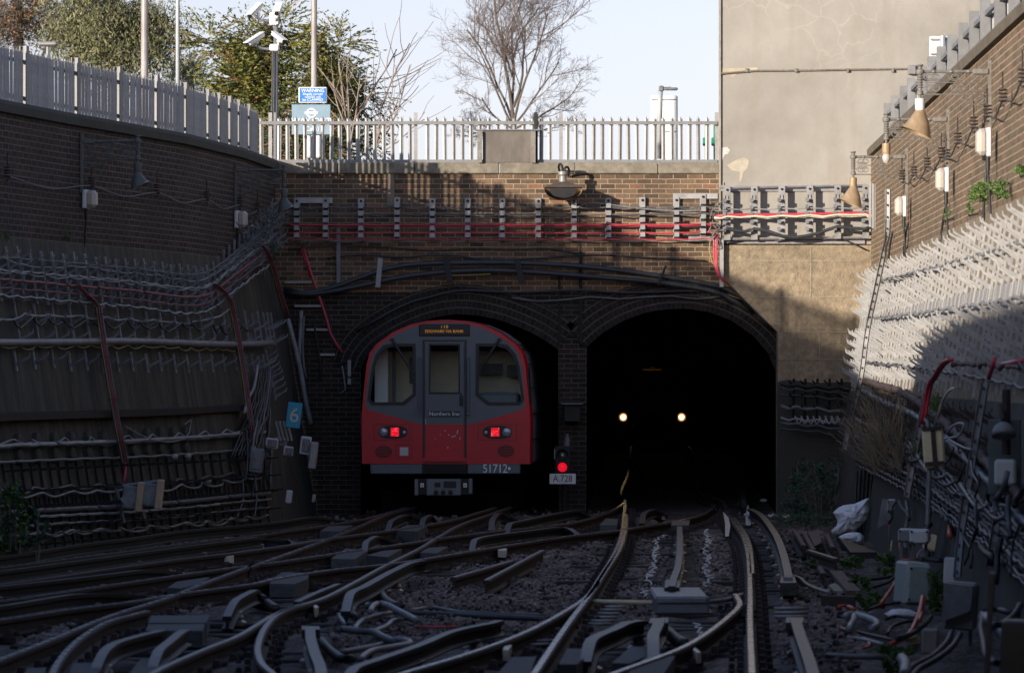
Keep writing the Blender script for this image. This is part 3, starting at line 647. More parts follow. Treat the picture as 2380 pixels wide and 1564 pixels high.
r_n = rail('D 300,390 430,580 485,720 505,900 512,1040', 'switch blade lying against the right rail of right track', chairs=False)

# ---- conductor rails: bar (with dipped ends) on insulators
pot = MB(); pot.lathe([(.085, 0), (.085, .03), (.05, .05), (.062, .07), (.045, .1), (.055, .12), (.03, .13)], (0, 0, -.17), 9)
po = pot.build('insulator', M['porc'], smooth='auto'); POT_ME = po.data; bpy.data.objects.remove(po)
def cond(seq, label, z=.05, dip=(0, 0), top='cond_top', wide=1.0, pots=2.4, cat='conductor rail'):
    pts = smooth_path([G(x, y, z) for x, y in px(seq)], .2)
    L = path_len(pts); acc = 0; out = []
    for i, p in enumerate(pts):
        if i: acc += (p - pts[i-1]).length
        d = 0
        if dip[0]: d = max(d, max(0, 1 - acc / dip[0]) ** 1.6)
        if dip[1]: d = max(d, max(0, 1 - (L - acc) / dip[1]) ** 1.6)
        out.append(p - Vector((0, 0, .10 * d)))
    root = thing('conductor_rail', label, cat, pts[len(pts)//2].copy())
    m = MB(); m.sweep([(a * wide * .82, b) for a, b in COND], out, RMI); m.build('conductor_bar', [M[top], M['iron']], root)
    for p, d in resample(pts, pots, .9):
        o = bpy.data.objects.new('insulator', POT_ME); C.objects.link(o); o.parent = root; o.location = Vector((p.x, p.y, 0)) - root.location
    return root
cond('A -400,640 0,605 700,500 1040,460 1500,395 2105,340 B 400,315 800,254 885,252', 'dark outer conductor rail along the foot of the left wall', .075, (0, 1.6))
cond('A -400,770 0,725 800,618 1500,525 2105,448 B 250,432 430,430 480,440', 'dark conductor rail between the first two bright rails', .05, (0, 1.4))
cond('A -400,890 0,850 800,760 1300,695 1500,675 1560,683', 'conductor rail with ramped end near the first diagonal crossing', .05, (0, 1.6))
cond('A -400,1055 0,1010 600,915 950,880 1280,862 1310,872', 'conductor rail with ramped end below the bright crossover rail', .06, (0, 1.6))
cond('A 770,1440 860,1370 950,1310 1150,1250 1330,1208', 'short curved conductor ramp at bottom left, longer of two', .06, (1.0, .0), wide=1.25)
cond('A 1240,1430 1300,1370 1400,1290 1480,1225 1520,1205', 'short curved conductor ramp at bottom left, shorter of two', .06, (.9, 0), wide=1.25)
cond('A 1860,1000 1930,960 2030,905 2105,870 B 180,862 290,860', 'hooked grey conductor ramp on the diagonal track near left timbers', .06, (.9, .5), wide=1.2)
cond('B 900,960 960,890 1050,850 1300,715 1480,645 1545,640', 'heavy conductor ramp with a red reflection beside loose rails', .07, (1.1, 0), wide=1.35)
cond('B 610,1180 615,1280 650,1400 690,1500 700,1570 705,1640', 'grey T-ended conductor piece at the bottom beside pale hoses', .06, (0, 0), wide=1.3)
cond('B 860,1600 1000,1500 1120,1460 1500,1330 1800,1210 2105,1145 C 230,1128', 'big dark conductor rail with square end in the bottom foreground', .06, (1.0, 0), wide=1.25)
cond('B 1050,510 1090,470 1200,430 1310,425', 'small arched conductor ramp between the crossing rails', .06, (.8, .5), wide=1.2)
cond('B 1245,335 1320,290 1440,260 1560,258', 'arched conductor ramp left of the train, longer of two', .06, (.9, .3), wide=1.2)
cond('B 1520,320 1570,275 1620,262 1680,266', 'arched conductor ramp left of the train, shorter of two', .06, (.9, .3), wide=1.2)
cond('C 160,330 190,280 260,248 370,246', 'arched conductor ramp below the right corner of the train', .06, (.9, .3), wide=1.3)
cond('C 285,355 330,330 400,315 870,226 960,222', 'long conductor ramp with pale rounded end below the signal', .06, (.7, .3), wide=1.3)
cond('C 0,490 40,462 120,440 500,390 760,362 890,378', 'dark conductor ramp between the two crossover rails', .06, (.7, .9), wide=1.2)
cond('B 500,975 640,910 840,828', 'short grey check bar beside the thick hooked rail', .02, (0, 0), pots=9)
cond('C 1705,360 1705,560 1690,690 1655,790 1640,850', 'blue-grey centre conductor rail of the right track', .06, (0, 0), wide=1.15)
cond('C 1395,275 1440,235 1500,218 1590,212', 'arched conductor ramp in front of the right tunnel mouth', .06, (.8, .3), wide=1.3)
cond('D 490,300 600,360 760,560 830,700 880,850 915,1000 930,1080', 'broad conductor rail with blocky end right of the right track', .09, (0, .3), wide=1.35)
cond('C 930,1350 1000,1270 1170,1195 1300,1140 1400,1128', 'wide grey conductor ramp in the bottom foreground below point box', .07, (1.0, 0), wide=1.5)
cond('C 1490,1350 1490,1240 1520,1180 1540,1120', 'grey T-shaped conductor ramp below the point box', .07, (1.0, 0), wide=1.5)
cond('O 1848,1436 1862,1480 1880,1530 1893,1575 1905,1620', 'straight conductor rail end at bottom right of the tracks', .07, (0, 0), wide=1.4)
cond('D 420,210 405,120 380,30', 'conductor rail inside the right tunnel mouth, blunt near end', .07, (.5, 0), wide=1.3, pots=5)
def plate(poly, z, h, label, cat, name, m='timber', crop=None):
    pts = [G(x, y, z) for x, y in px(poly)]; c = sum(pts, Vector()) / len(pts)
    mb = MB(); mb.prism(pts, (0, 0, -h)); return tag(mb.build(name, M[m]), label, cat)
for q, lab in (
    ('A 1370,862 1450,812 1720,775 1640,830 1480,868', 'grey wooden board between diverging rails at left'),
    ('B 275,830 330,765 380,735 600,740 590,790 480,832', 'grey slatted wooden board at the crossing, largest of its row'),
    ('B 780,625 900,540 1080,560 980,628', 'grey wooden board under the bright crossover rail'),
    ('B 1070,598 1200,560 1360,545 1250,612', 'grey wooden board right of the bright crossover rail'),
    ('B 690,398 760,358 960,352 850,400', 'small grey wooden board left of the far crossing'),
    ('B 1300,395 1400,350 1590,345 1490,400', 'small grey wooden board before the train on the left track'),
    ('B 1510,575 1580,535 1740,525 1650,580', 'small grey wooden board at the middle crossing'),
    ('C 1050,350 1100,295 1200,300 1190,350', 'grey board beside left rail of the right track'),
    ('C 715,1490 780,1360 1030,1360 860,1490', 'grey plank end between rails at the bottom, left of two'),
    ('C 1150,1480 1300,1345 1590,1350 1300,1480', 'grey plank end between rails at the bottom, right of two'),
    ('C 190,1590 330,1430 530,1425 470,1590', 'grey plank at the bottom edge below the curved rail'),
    ('C 1250,1590 1430,1425 1670,1420 1560,1590', 'grey plank at the bottom edge under the switch blade'),
    ('A 560,1590 600,1480 870,1468 780,1590', 'grey plank at bottom left, left of two'),
    ('A 1040,1590 1150,1450 1430,1440 1200,1590', 'grey plank at bottom left, right of two'),
    ('A 180,1590 230,1518 380,1516 360,1590', 'small plank in the bottom left corner'),
    ('A 1215,1150 1240,1090 1720,1085 1690,1150', 'upper step of the grey timber platform at left'),
    ('A 1195,1215 1215,1162 1680,1158 1660,1215', 'lower step of the grey timber platform at left')):
    plate(q, -.015, .13, lab, 'plank', 'track_board')
plate('C 1635,350 1650,310 1790,310 1780,350', .045, .06, 'flat T plate at far end of the centre conductor rail', 'plate', 'end_plate', 'cond_top')
plate('C 1580,860 1590,795 1700,800 1705,860', .04, .06, 'flat T plate at near end of the centre conductor rail', 'plate', 'end_plate', 'cond_top')
plate('D 830,1150 845,1080 1000,1075 1020,1150', .04, .12, 'blocky end piece of the broad conductor rail', 'plate', 'end_plate', 'cond_top')
plate('B 540,1205 540,1175 685,1178 690,1205', .05, .07, 'flat T plate on the conductor piece at bottom left', 'plate', 'end_plate', 'cond_top')
plate('C 1455,1150 1465,1110 1615,1110 1610,1150', .06, .08, 'flat T plate on the ramp below the point box', 'plate', 'end_plate', 'cond_top')
plate('O 1826,1446 1828,1434 1868,1434 1866,1446', .06, .08, 'flat T plate on the rail end at bottom right', 'plate', 'end_plate', 'cond_top')
# ---- sleepers
sm = MB(); sm.bbox((0, 0, -.21), (2.6, .25, .16), .015); so_ = sm.build('sleeper', M['sleeper']); SLEEP_ME = so_.data; bpy.data.objects.remove(so_)
for pts, side in ((r_k, -1), (r_e, 1), (r_b, -1)):
    for p, d in resample(pts, .76, .1):
        if p.y > 66 or p.y < 24: continue
        n = Vector((d.y, -d.x, 0)) * side; q = p + n * .72
        o = bpy.data.objects.new('sleeper', SLEEP_ME); C.objects.link(o); o.location = (q.x, q.y, -.032 + rnd.uniform(-.015, .012)); o.rotation_euler = (rnd.uniform(-.01, .01), 0, math.atan2(d.y, d.x) - math.pi/2 + rnd.uniform(-.02, .02))
        tag(o, 'dark timber sleeper half sunk in the ballast under the rails', 'sleeper', 'timber sleepers under the tracks')
# ---- spare lengths of rail lying on the ballast
def loose(a, b, z, label, h=1.0, m='rail_dull'):
    p, q = G(*a, z), G(*b, z); root = None
    mb = MB(); mb.sweep([(x * h, y * h) for x, y in RAIL], [p, q], RMI); return tag(mb.build('loose_rail', [M['brownplank'] if m == 'rust' else M[m], M['rust']]), label, 'rail')
loose(cropC(115, 800), cropC(580, 553), -.0, 'spare length of rail lying on the ballast, front one of two')
loose(cropC(-150, 775), cropC(330, 638), -.0, 'spare length of rail lying on the ballast, rear one of two')
loose(cropD(1110, 720), cropD(1000, 540), .0, 'rusty rail offcut at left end of the scrap pile', m='rust')
loose(cropD(1220, 770), cropD(1110, 575), -.0, 'rusty rail offcut second from left in the scrap pile', m='rust')
loose(cropD(1440, 740), cropD(1370, 585), -.0, 'rusty rail offcut third from left in the scrap pile', m='rust')
loose(cropD(1160, 770), cropD(1480, 870), .02, 'long rail offcut lying across the front of the scrap pile', m='rail_dull')
loose(cropD(1330, 1040), cropD(1290, 960), -.03, 'short rusty rail stub in front of the scrap pile', m='rust')
plate('D 1230,730 1150,570 1280,535 1310,690', -.02, .04, 'rusty brown steel plate on the scrap pile', 'plate', 'steel_plate', 'brownplank')
plate('D 1600,1240 1400,1010 1540,1010 1760,1240', -.06, .08, 'flat brown steel beam in front of the scrap pile', 'beam', 'steel_beam', 'brownplank')
plate('D 1460,1240 1390,1180 1460,1150 1590,1240', -.1, .06, 'broken pale stone slab in front of the scrap pile', 'slab', 'stone_slab', 'concrete')
plate('D 1640,800 1480,600 1560,640 1950,800', -.08, .1, 'dark steel channel lying beside the white sack', 'beam', 'steel_beam', 'iron')
plate('D 1300,1300 1320,1290 1700,1300 1690,1310', -.02, .12, 'dark steel angle lying across in front of scrap', 'beam', 'steel_beam', 'rust')
# ---- point machine, rods, hoses
pm = thing('point_machine', 'long grey point machine cover between rails of the right track', 'machine', (1.53, 39.2, -.17))
m = MB(); m.bbox((1.53, 39.2, -.08), (.49, 1.65, .17), .02); m.build('cover', M['box_grey'], pm)
m = MB(); m.box((1.53, 39.2, -.16), (.56, 1.75, .04)); m.build('base_plate', M['iron'], pm)
m = MB(); m.bbox((1.53, 38.36, -.03), (.44, .02, .05), .008); m.build('lid_flange', M['galv_old'], pm)
def cable(seq, r, m, label, z=-.1, name='cable', cat='cable', group=None, n=6, wob=0.0, pts=None, step=.12):
    p3 = pts if pts else [G(x, y, z) for x, y in px(seq)]
    p3 = smooth_path(p3, step)
    if wob: p3 = [p + Vector((rnd.gauss(0, wob), 0, rnd.gauss(0, wob))) for p in p3]
    mb = MB(); mb.tube(p3, r, n); return tag(mb.build(name, M[m], smooth=True), label, cat, group)
cable('C 985,975 1480,985', .022, 'box_cream', 'cream operating rod from point machine to the left rail', -.05, 'operating_rod', 'rod')
cable('C 1950,975 2105,960 D 400,1290', .022, 'box_grey', 'grey operating rod from point machine to the right rail', -.05, 'operating_rod', 'rod')
for k, yy in enumerate((1020, 1045, 1075, 1105, 1135, 1160)):
    cable('C %d,%d %d,%d' % (1080 - k * 25, yy, 1250 - k * 22, yy), .016, 'galv', 'steel stretcher bar beside the forking rail, row of six', -.11, 'stretcher_bar', 'bar', 'stretcher bars between rails')
for k, yy in enumerate((1385, 1415, 1445, 1475, 1500)):
    cable('D 385,%d 440,%d' % (yy + 25, yy + 25), .012, 'galv', 'small steel chock plate beside the pointed switch tip', -.08, 'chock', 'bar', 'chock plates beside the switch tip')
for k, yy in enumerate((1445, 1495, 1540)):
    cable('D 765,%d 1160,%d' % (yy, yy), .018, 'galv', ('upper', 'middle', 'lower')[k] + ' steel rod right of the right running rail', -.1, 'rod', 'rod')
for k, (a, b) in enumerate((((480,1330),(640,1325)),((530,1300),(680,1295)),((620,1205),(720,1200)))):
    cable('C %d,%d %d,%d' % (*a, *b), .014, 'galv', ('near', 'middle', 'far')[k] + ' thin tie bar between the two forking rails', -.1, 'tie_bar', 'bar')
cable('B 1100,1060 1130,1010 1180,988 1240,1005 1330,1050 1420,1095 1480,1130', .026, 'palecable', 'pale hose arching over the ballast, highest of the bunch', .0, 'hose', 'hose')
cable('B 1480,1130 1400,1118 1320,1125 1230,1180 1130,1220', .02, 'palecable', 'pale hose turning back towards the left, second of bunch', -.05, 'hose', 'hose')
cable('B 970,1200 1040,1130 1150,1090 1300,1065 1390,1075', .02, 'palecable', 'thin pale hose curving behind the others', -.07, 'hose', 'hose')
cable('B 830,1205 880,1200 1000,1218 1100,1222 1200,1265 1300,1305', .03, 'greycable', 'grey-green hose in the middle of the bunch', -.05, 'hose', 'hose')
cable('B 1300,1305 1250,1318 1100,1350 850,1395', .024, 'greycable', 'grey-green hose running back to the left', -.09, 'hose', 'hose')
cable('B 1020,1450 1080,1400 1150,1370 1300,1345 1430,1318 1380,1290 1310,1285', .024, 'palecable', 'pale hose nearest the big dark conductor rail', -.05, 'hose', 'hose')
cable('B 890,1160 850,1095 870,1080 1000,1090', .02, 'palecable', 'short pale wire loop left of the hoses', -.08, 'hose', 'hose')
cable('B 1400,1060 1600,1035 1850,1075 2105,1088 C 600,1100', .03, 'blackcable', 'black cable lying across ballast in front of loose rails, upper', -.13)
cable('B 1390,1070 1700,1080 2000,1098 C 300,1105 620,1120', .028, 'blackcable', 'black cable lying across ballast in front of loose rails, lower', -.13)
cable('B 1475,1185 1830,1185', .012, 'redcable', 'thin red cable half buried in the ballast', -.15)
cable('B 700,1300 800,1400 900,1450 960,1440', .035, 'black', 'thick black cable beside the T-ended conductor piece', -.1)
cable('B 1180,890 1220,960 1300,1010 1340,1020', .045, 'black', 'thick black cable dropping from heavy conductor ramp', -.08)
cable('B 110,960 180,945 280,1010 330,1040', .045, 'black', 'thick black cable below the hooked grey ramp', -.08)
cable('C 1600,1220 1680,1290 1750,1330', .05, 'black', 'thick black cable right of the T-shaped ramp', -.08)
cable('D 950,1080 1050,1110 1150,1190 1300,1250 1420,1285', .03, 'blackcable', 'black cable from blocky rail end to the scrap pile', -.12)
def zig(seq, label):
    base = resample(smooth_path([G(x, y, -.13) for x, y in px(seq)], .1), .16)
    pts = [p + Vector((rnd.uniform(-.05, .05), 0, rnd.uniform(0, .03))) for p, d in base]
    mb = MB(); mb.tube(smooth_path(pts, .05), .006, 5); tag(mb.build('tape', M['white_paint']), label, 'tape')
zig('C 1590,445 1515,480 1510,600 1480,720 1450,800 1400,950', 'twisted white tape lying left of the centre conductor rail')
zig('C 1930,390 1940,500 1915,560 1935,650 1925,760 1955,780 1915,860', 'twisted white tape lying right of the centre conductor rail')
zig('C 1860,1180 1840,1260', 'short twisted white tape behind the switch blade')
# little pale rail clips (trackside markers)
for q, lab in (('C 255,1370 270,1340 330,1330 300,1375', 'numbered cream marker block beside the curving rail'), ('C 1815,1370 1830,1350 1880,1390 1850,1395', 'small cream marker block beside the switch blade'),
               ('A 1840,605 1850,590 1920,590 1915,605', 'numbered cream marker block beside the brown rail'), ('B 630,1005 650,990 680,1020 650,1030', 'small cream marker block beside the hooked rail'),
               ('C 215,555 230,540 290,540 280,560', 'cream marker block beside the near crossover rail')):
    plate(q, -.03, .08, lab, 'marker', 'marker_block', 'creamcable')
m = MB(); m.prism([G(*cropD(x, y), -.1) + Vector((0, 0, h)) for x, y, h in ((440,490,0),(500,490,0),(485,440,.12),(470,420,.2),(455,430,.18),(440,460,.1))], (0, .05, 0))
tag(m.build('rail_post', M['box_white']), 'small white upright post beside broad conductor rail', 'post')
m = MB(); m.prism([G(*cropD(x, y), -.1) + Vector((0, 0, h)) for x, y, h in ((205,620,0),(245,620,0),(262,560,.08),(240,520,.14),(180,500,.2),(205,560,.1))], (0, .05, 0))
tag(m.build('rail_post', M['box_white']), 'small white bracket post left of right running rail', 'post')
# ================================================================ TRAINS AND SIGNAL
M['tube_red'] = mat('train_red_paint', (.54, .008, .018), .35, 0, .12, 3, dirt=(.16, .02, .02), dirt_amt=.35, dirt_scale=3)
M['tube_grey'] = mat('train_slate_paint', (.105, .125, .14), .42, 0, .12, 3, dirt=(.06, .06, .065), dirt_amt=.4, dirt_scale=3)
M['tube_side'] = mat('train_side', (.17, .18, .21), .5, 0, .25, 5, dirt=(.04, .04, .04), dirt_amt=.5)
M['tube_roof'] = mat('train_roof', (.26, .27, .29), .5, .1, .25, 5, dirt=(.06, .06, .06), dirt_amt=.5)
M['tube_red_shaded'] = mat('tunnel_shaded_train_paint', (.03, .003, .004), .6)  # train red darkened so the colour itself holds the tunnel's shade
M['groove'] = mat('panel_groove', (.03, .03, .033), .6)
M['seal'] = mat('window_rubber', (.012, .012, .013), .5)
M['cab_cream'] = mat('cab_cream', (.55, .51, .39), .6, 0, .1, 3)
M['cab_white'] = mat('cab_white', (.62, .66, .66), .5, 0, .05, 3)
M['cab_dark'] = mat('cab_console', (.06, .065, .07), .6)
M['lens_off'] = mat('unlit_lamp_lens', (.35, .38, .42), .12, .3, .2, 20)
M['amber'] = mat('amber_led', (.5, .2, .02), .5, emit=(1, .42, .05), estr=.16)
M['amber_far'] = mat('amber_led_far', (.5, .2, .02), .5, emit=(1, .42, .05), estr=.045)
M['tail_red'] = mat('red_tail_led', (.5, .01, .01), .4, emit=(1, .006, .02), estr=.42)
M['tail_hot'] = mat('red_tail_led_bright', (.5, .1, .1), .4, emit=(1, .04, .07), estr=.7)
M['headlight'] = mat('headlight_glow', (1, .9, .7), .3, emit=(1, .80, .40), estr=2.2)
M['headlight_halo'] = mat('painted_headlight_halo', (.5, .4, .2), .3, emit=(1, .46, .10), estr=.22)  # orange glow put into a ring, standing in for lens bloom
M['lettering'] = mat('pale_lettering', (.78, .82, .84), .5, var=.03)
M['plate_lettering'] = mat('plate_lettering', (.8, .82, .78), .5, var=.03)
def glass_mat():
    m = bpy.data.materials.new('cab_glass'); m.use_nodes = True; n = m.node_tree; L = n.links; n.nodes.clear()
    o = n.nodes.new('ShaderNodeOutputMaterial'); t = n.nodes.new('ShaderNodeBsdfTransparent'); t.inputs[0].default_value = (.95, .98, .96, 1)
    g = n.nodes.new('ShaderNodeBsdfGlossy'); g.inputs['Roughness'].default_value = .03
    fr = n.nodes.new('ShaderNodeFresnel'); fr.inputs[0].default_value = 1.5; mx = n.nodes.new('ShaderNodeMixShader')
    L.new(fr.outputs[0], mx.inputs[0]); L.new(t.outputs[0], mx.inputs[1]); L.new(g.outputs[0], mx.inputs[2]); L.new(mx.outputs[0], o.inputs[0]); return m
M['glass'] = glass_mat()
OUT = [(66,1183),(63,900),(64,800),(76,660),(100,430),(124,335),(178,268),(300,178),(430,120),(560,90),(710,80),(860,90),(990,120),(1120,178),(1242,268),(1296,335),(1320,430),(1344,660),(1356,800),(1357,900),(1354,1183)]
GREY = [(92,735),(104,600),(126,435),(150,345),(200,282),(312,200),(436,142),(562,110),(710,101),(858,110),(984,142),(1108,200),(1220,282),(1270,345),(1294,435),(1308,600),(1316,735),(1290,772),(900,880),(520,880),(118,772)]
WL = [(108,695),(120,600),(145,430),(172,345),(232,275),(300,262),(480,262),(482,660),(392,735),(140,735)]
GL = [(130,690),(142,590),(166,435),(195,360),(250,300),(310,285),(455,285),(455,648),(376,710),(152,712)]
DW = [(580,265),(820,265),(820,648),(580,648)]
DG = [(592,277),(808,277),(808,635),(592,635)]
mir = lambda q: [(1420 - x, y) for x, y in reversed(q)]
def train(label, ox, oy, oz, yaw, near, length=16.0):
    root = thing('underground_train', label, 'train', (ox, oy, oz))
    rm = Matrix.Rotation(-yaw, 3, 'Z'); base = Vector((ox, oy, oz))
    U = lambda x: (x - 710) * .001972
    Wz = lambda y: 2.983 - .001972 * y
    def Q(x, y, d=0.0, k=1.0): return base + rm @ Vector((U(x) * k, d, Wz(y)))
    RED = M['tube_red'] if near else M['tube_red_shaded']; GRY = M['tube_grey'] if near else M['seal']; AMB = M['tube_side'] if near else M['seal']  # far train takes near-black materials that carry the tunnel's darkness
    # body shell: the red cab rim, then the dark car behind it
    def shell(sects, name, ms):
        m = MB(); rows = [[Q(710 + (x - 710) * kx, 700 + (y - 700) * kx if True else y, d) for x, y in OUT] for d, kx in sects]
        m.grid(rows); return m.build(name, ms, root, smooth=True)
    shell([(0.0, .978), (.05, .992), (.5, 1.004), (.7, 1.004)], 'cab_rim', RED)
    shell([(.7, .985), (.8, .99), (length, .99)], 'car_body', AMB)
    m = MB(); rows = []
    for d in (.72, length):
        rows.append([Q(x, y - 6, d) for x, y in OUT[6:15]])
    m.grid(rows); m.build('roof_cover', (M['tube_roof'] if near else M['seal']), root, smooth=True)
    if near:
        m = MB()
        for (x, y) in ((1330,420),(1346,600),(1356,800),(1356,1000),(1270,300)):
            m.box(Q(x + 2, y, 4.5), (.02, 8, .02), rm)
        m.build('side_rib', M['groove'], root)
    uvf = lambda p: (p[0], p[2])
    redp = [Q(x, y, -.004) for x, y in [OUT[0], OUT[1], OUT[2], (92,735), (118,772), (520,880), (900,880), (1290,772), (1316,735), OUT[-3], OUT[-2], OUT[-1]]]
    fill_poly([redp], 'red_front', RED, root, uvf)
    fill_poly([[Q(x, y, -.0) for x, y in OUT], [Q(x, y, 0) for x, y in GREY]], 'front_rim', RED, root, uvf)
    fill_poly([[Q(x, y, -.002) for x, y in GREY], [Q(x, y, -.002) for x, y in WL], [Q(x, y, -.002) for x, y in mir(WL)], [Q(x, y, -.002) for x, y in DW]], 'grey_mask', GRY, root, uvf)
    for fr_, gl_, nm in ((WL, GL, 'cab_window'), (mir(WL), mir(GL), 'cab_window'), (DW, DG, 'door_window')):
        m = MB(); a = [Q(x, y, -.012) for x, y in fr_]; b = [Q(x, y, -.012) for x, y in gl_]; n = len(a)
        m.add(a + b, [(i, (i+1) % n, n + (i+1) % n, n + i) for i in range(n)])
        a2 = [Q(x, y, .02) for x, y in fr_]; m.add(a + a2, [(i, (i+1) % n, n + (i+1) % n, n + i) for i in range(n)])
        b2 = [Q(x, y, .03) for x, y in gl_]; m.add(b + b2, [(i, (i+1) % n, n + (i+1) % n, n + i) for i in range(n)])
        fo = m.build(nm, M['seal'], root)
        m = MB(); m.add([Q(x, y, .01) for x, y in gl_], [tuple(range(n))]); m.build('pane', M['glass'] if near else M['seal'], fo)
    if near:
        m = MB(); m.prism([Q(1326, 452, .12) + rm @ Vector((.012, 0, 0)), Q(1336, 452, .2) + rm @ Vector((.012, 0, 0)), Q(1352, 722, .2) + rm @ Vector((.012, 0, 0)), Q(1346, 722, .12) + rm @ Vector((.012, 0, 0))], (.01, 0, 0)); m.build('side_louvre', M['seal'], root)
    # cab interior
    m = MB(); c = [Q(710 + (x - 710) * .96, 720 + (y - 720) * .94, .95) for x, y in GREY[:17]] ; m.add(c, [tuple(range(len(c)))])
    m.add([Q(95,760,.06), Q(1325,760,.06), Q(1325,760,.95), Q(95,760,.95)], [(0, 1, 2, 3)])
    m.build('cab_bulkhead', M['cab_cream'], root)
    m = MB(); m.box(Q(190, 520, .55), (.20, .04, .9), rm); m.build('cab_door_panel', M['cab_white'], root)
    m = MB(); m.box(Q(285, 520, .58), (.05, .05, 1.0), rm); m.box(Q(430, 470, .6), (.10, .05, .4), rm); m.box(Q(1040, 455, .7), (.34, .05, .16), rm); m.box(Q(1200, 470, .7), (.16, .05, .18), rm)
    m.box(Q(710, 290, .9), (2.0, .04, .12), rm); m.build('cab_equipment', M['cab_dark'], root)
    m = MB(); m.bbox(Q(1110, 690, .35), (.62, .5, .2), .04, rm); m.bbox(Q(1100, 650, .25), (.4, .2, .06), .02, rm); m.build('driving_desk', GRY, root)
    # front door with its grooves
    m = MB()
    for (x1, y1, x2, y2) in ((533,240,545,1140),(858,240,870,1140),(533,236,870,246),(548,258,552,1135),(850,258,854,1135)):
        p, q = Q(x1, y1, -.008), Q(x2, y2, -.008); m.box((p+q)/2, (abs(U(x2)-U(x1)), .012, abs(Wz(y1)-Wz(y2))), rm)
    door = m.build('front_door', M['groove'], root)
    m = MB(); m.bbox(Q(830, 700, -.03), (.05, .05, .14), .01, rm); m.tube([Q(828, 640, -.04), Q(828, 700, -.04)], .012, 6); m.build('door_handle', M['groove'], door)
    m = MB(); m.box(Q(702, 1152, -.03), (.66, .06, .045), rm); m.build('door_sill', RED, door)
    for x in (512, 884):
        m = MB(); m.tube([Q(x, 375, -.01), Q(x, 385, -.06), Q(x, 780, -.06), Q(x, 790, -.01)], .017, 6); m.box(Q(x, 785, -.03), (.045, .05, .09), rm); m.build('grab_rail', GRY, root)
    # destination box
    m = MB(); m.bbox(Q(700, 160, .0), (.77, .05, .18), .01, rm); db = m.build('destination_display', M['seal'], root)
    am = M['amber'] if near else M['amber_far']
    rot3 = rm @ Matrix.Rotation(R(90), 3, 'X')
    text('display_lettering', '110' if near else '112', .065, Q(700, 136, -.032), am, db, mat3=rot3, spacing=1.15, squash=1.1)
    text('display_lettering', 'EDGWARE VIA BANK' if near else 'HIGH BARNET VIA BANK', .062, Q(700, 170, -.032), am, db, mat3=rot3, spacing=1.05, squash=.95 if near else .8)
    # name plate
    m = MB(); m.box(Q(700, 801, -.012), (.47, .012, .082), rm); npo = m.build('name_plate', M['groove'], root)
    text('plate_lettering', 'Northern line', .084, Q(700, 801, -.021), M['plate_lettering'], npo, mat3=rot3, squash=.97)
    # wipers
    for s_ in (1, -1):
        X = lambda x: x if s_ > 0 else 1420 - x
        m = MB(); m.tube([Q(X(300), 235, -.03), Q(X(340), 300, -.05), Q(X(455), 485, -.045)], .016, 6); m.tube([Q(X(318), 245, -.03), Q(X(452), 470, -.05)], .008, 5)
        m.lathe([(.03, 0), (.03, .05)], Q(X(455), 485, -.005), 8, rm @ Matrix.Rotation(R(90), 3, 'X')); m.box(Q(X(300), 232, -.02), (.06, .05, .04), rm); m.build('wiper', M['seal'], root)
    # lamp clusters
    face = rm @ Matrix.Rotation(R(90), 3, 'X')
    for s_ in (1, -1):
        X = lambda x: x if s_ > 0 else 1410 - x + 0
        m = MB(); N = 24; cx, cy = X(305), 940
        ov = []
        for k in range(N):
            a = 2*math.pi*k/N; ov.append(Q(cx + 112 * math.copysign(abs(math.cos(a)) ** .8, math.cos(a)), cy + 51 * math.copysign(abs(math.sin(a)) ** .8, math.sin(a)), -.014))
        m.prism(ov, rm @ Vector((0, .02, 0))); cl = m.build('lamp_cluster', M['seal'], root)
        m = MB()
        for (x1, y1, x2, y2) in ((160,878,450,881),(160,1000,450,1003),(158,880,161,1002),(448,880,451,1002)):
            p, q = Q(X(x1), y1, -.006), Q(X(x2), y2, -.006); m.box((p+q)/2, (abs(U(x2)-U(x1)), .006, abs(Wz(y1)-Wz(y2))), rm)
        m.build('access_panel', M['groove'], root)
        m = MB(); hr = 1 if near else 1.35; m.lathe([(.064 * hr, 0), (.064 * hr, .012), (.055 * hr, .02), (.03, .026)], Q(X(232), 940, -.012), 16, face); m.build('headlamp', M['headlight'] if not near else M['lens_off'], cl, smooth='auto')  # far lamp discs enlarged to imitate bloom
        if not near: m = MB(); m.lathe([(.135, 0), (.13, .006), (.08, .008)], Q(X(232), 940, -.011), 18, face); m.build('headlamp_halo', M['headlight_halo'], cl)  # glowing ring added as a halo round each far headlamp
        if near:
            m = MB(); n_ = 6
            for i in range(n_):
                for j in range(n_):
                    p = Q(X(288 + 64 * (i + .5) / n_), 906 + 66 * (j + .5) / n_, -.02); m.box(p, (.0185, .012, .0185), rm, mi=1 if rnd.random() < .35 else 0)
            m.build('tail_lamp', [M['tail_red'], M['tail_hot']], cl)
        else:
            m = MB(); m.box(Q(X(320), 940, -.018), (.12, .01, .12), rm); m.build('tail_lamp', M['groove'], cl)
        m = MB(); m.lathe([(.026, 0), (.026, .012), (.012, .018)], Q(X(392), 942, -.012), 12, face); m.build('marker_lamp', M['lens_off'], cl, smooth='auto')
    for cx, cy in ((232, 1090), (1173, 1084)):
        m = MB(); pts = [Q(cx + 66 * math.cos(2*math.pi*k/20), cy + 48 * math.sin(2*math.pi*k/20), -.010) for k in range(20)]; m.prism(pts, rm @ Vector((0, .01, 0)))
        for k in range(-3, 4):
            wd = 66 * math.sqrt(max(0, 1 - (k * 13 / 48) ** 2)); m.box(Q(cx, cy + k * 13, -.014), (wd * 2 * .00197, .008, .008), rm, mi=1)
        m.build('horn_grille', [M['seal'], RED], root)
    m = MB(); m.box(Q(390, 1088, -.009), (.125, .01, .125), rm); m.build('socket_cover', M['box_white'], root)
    m = MB()
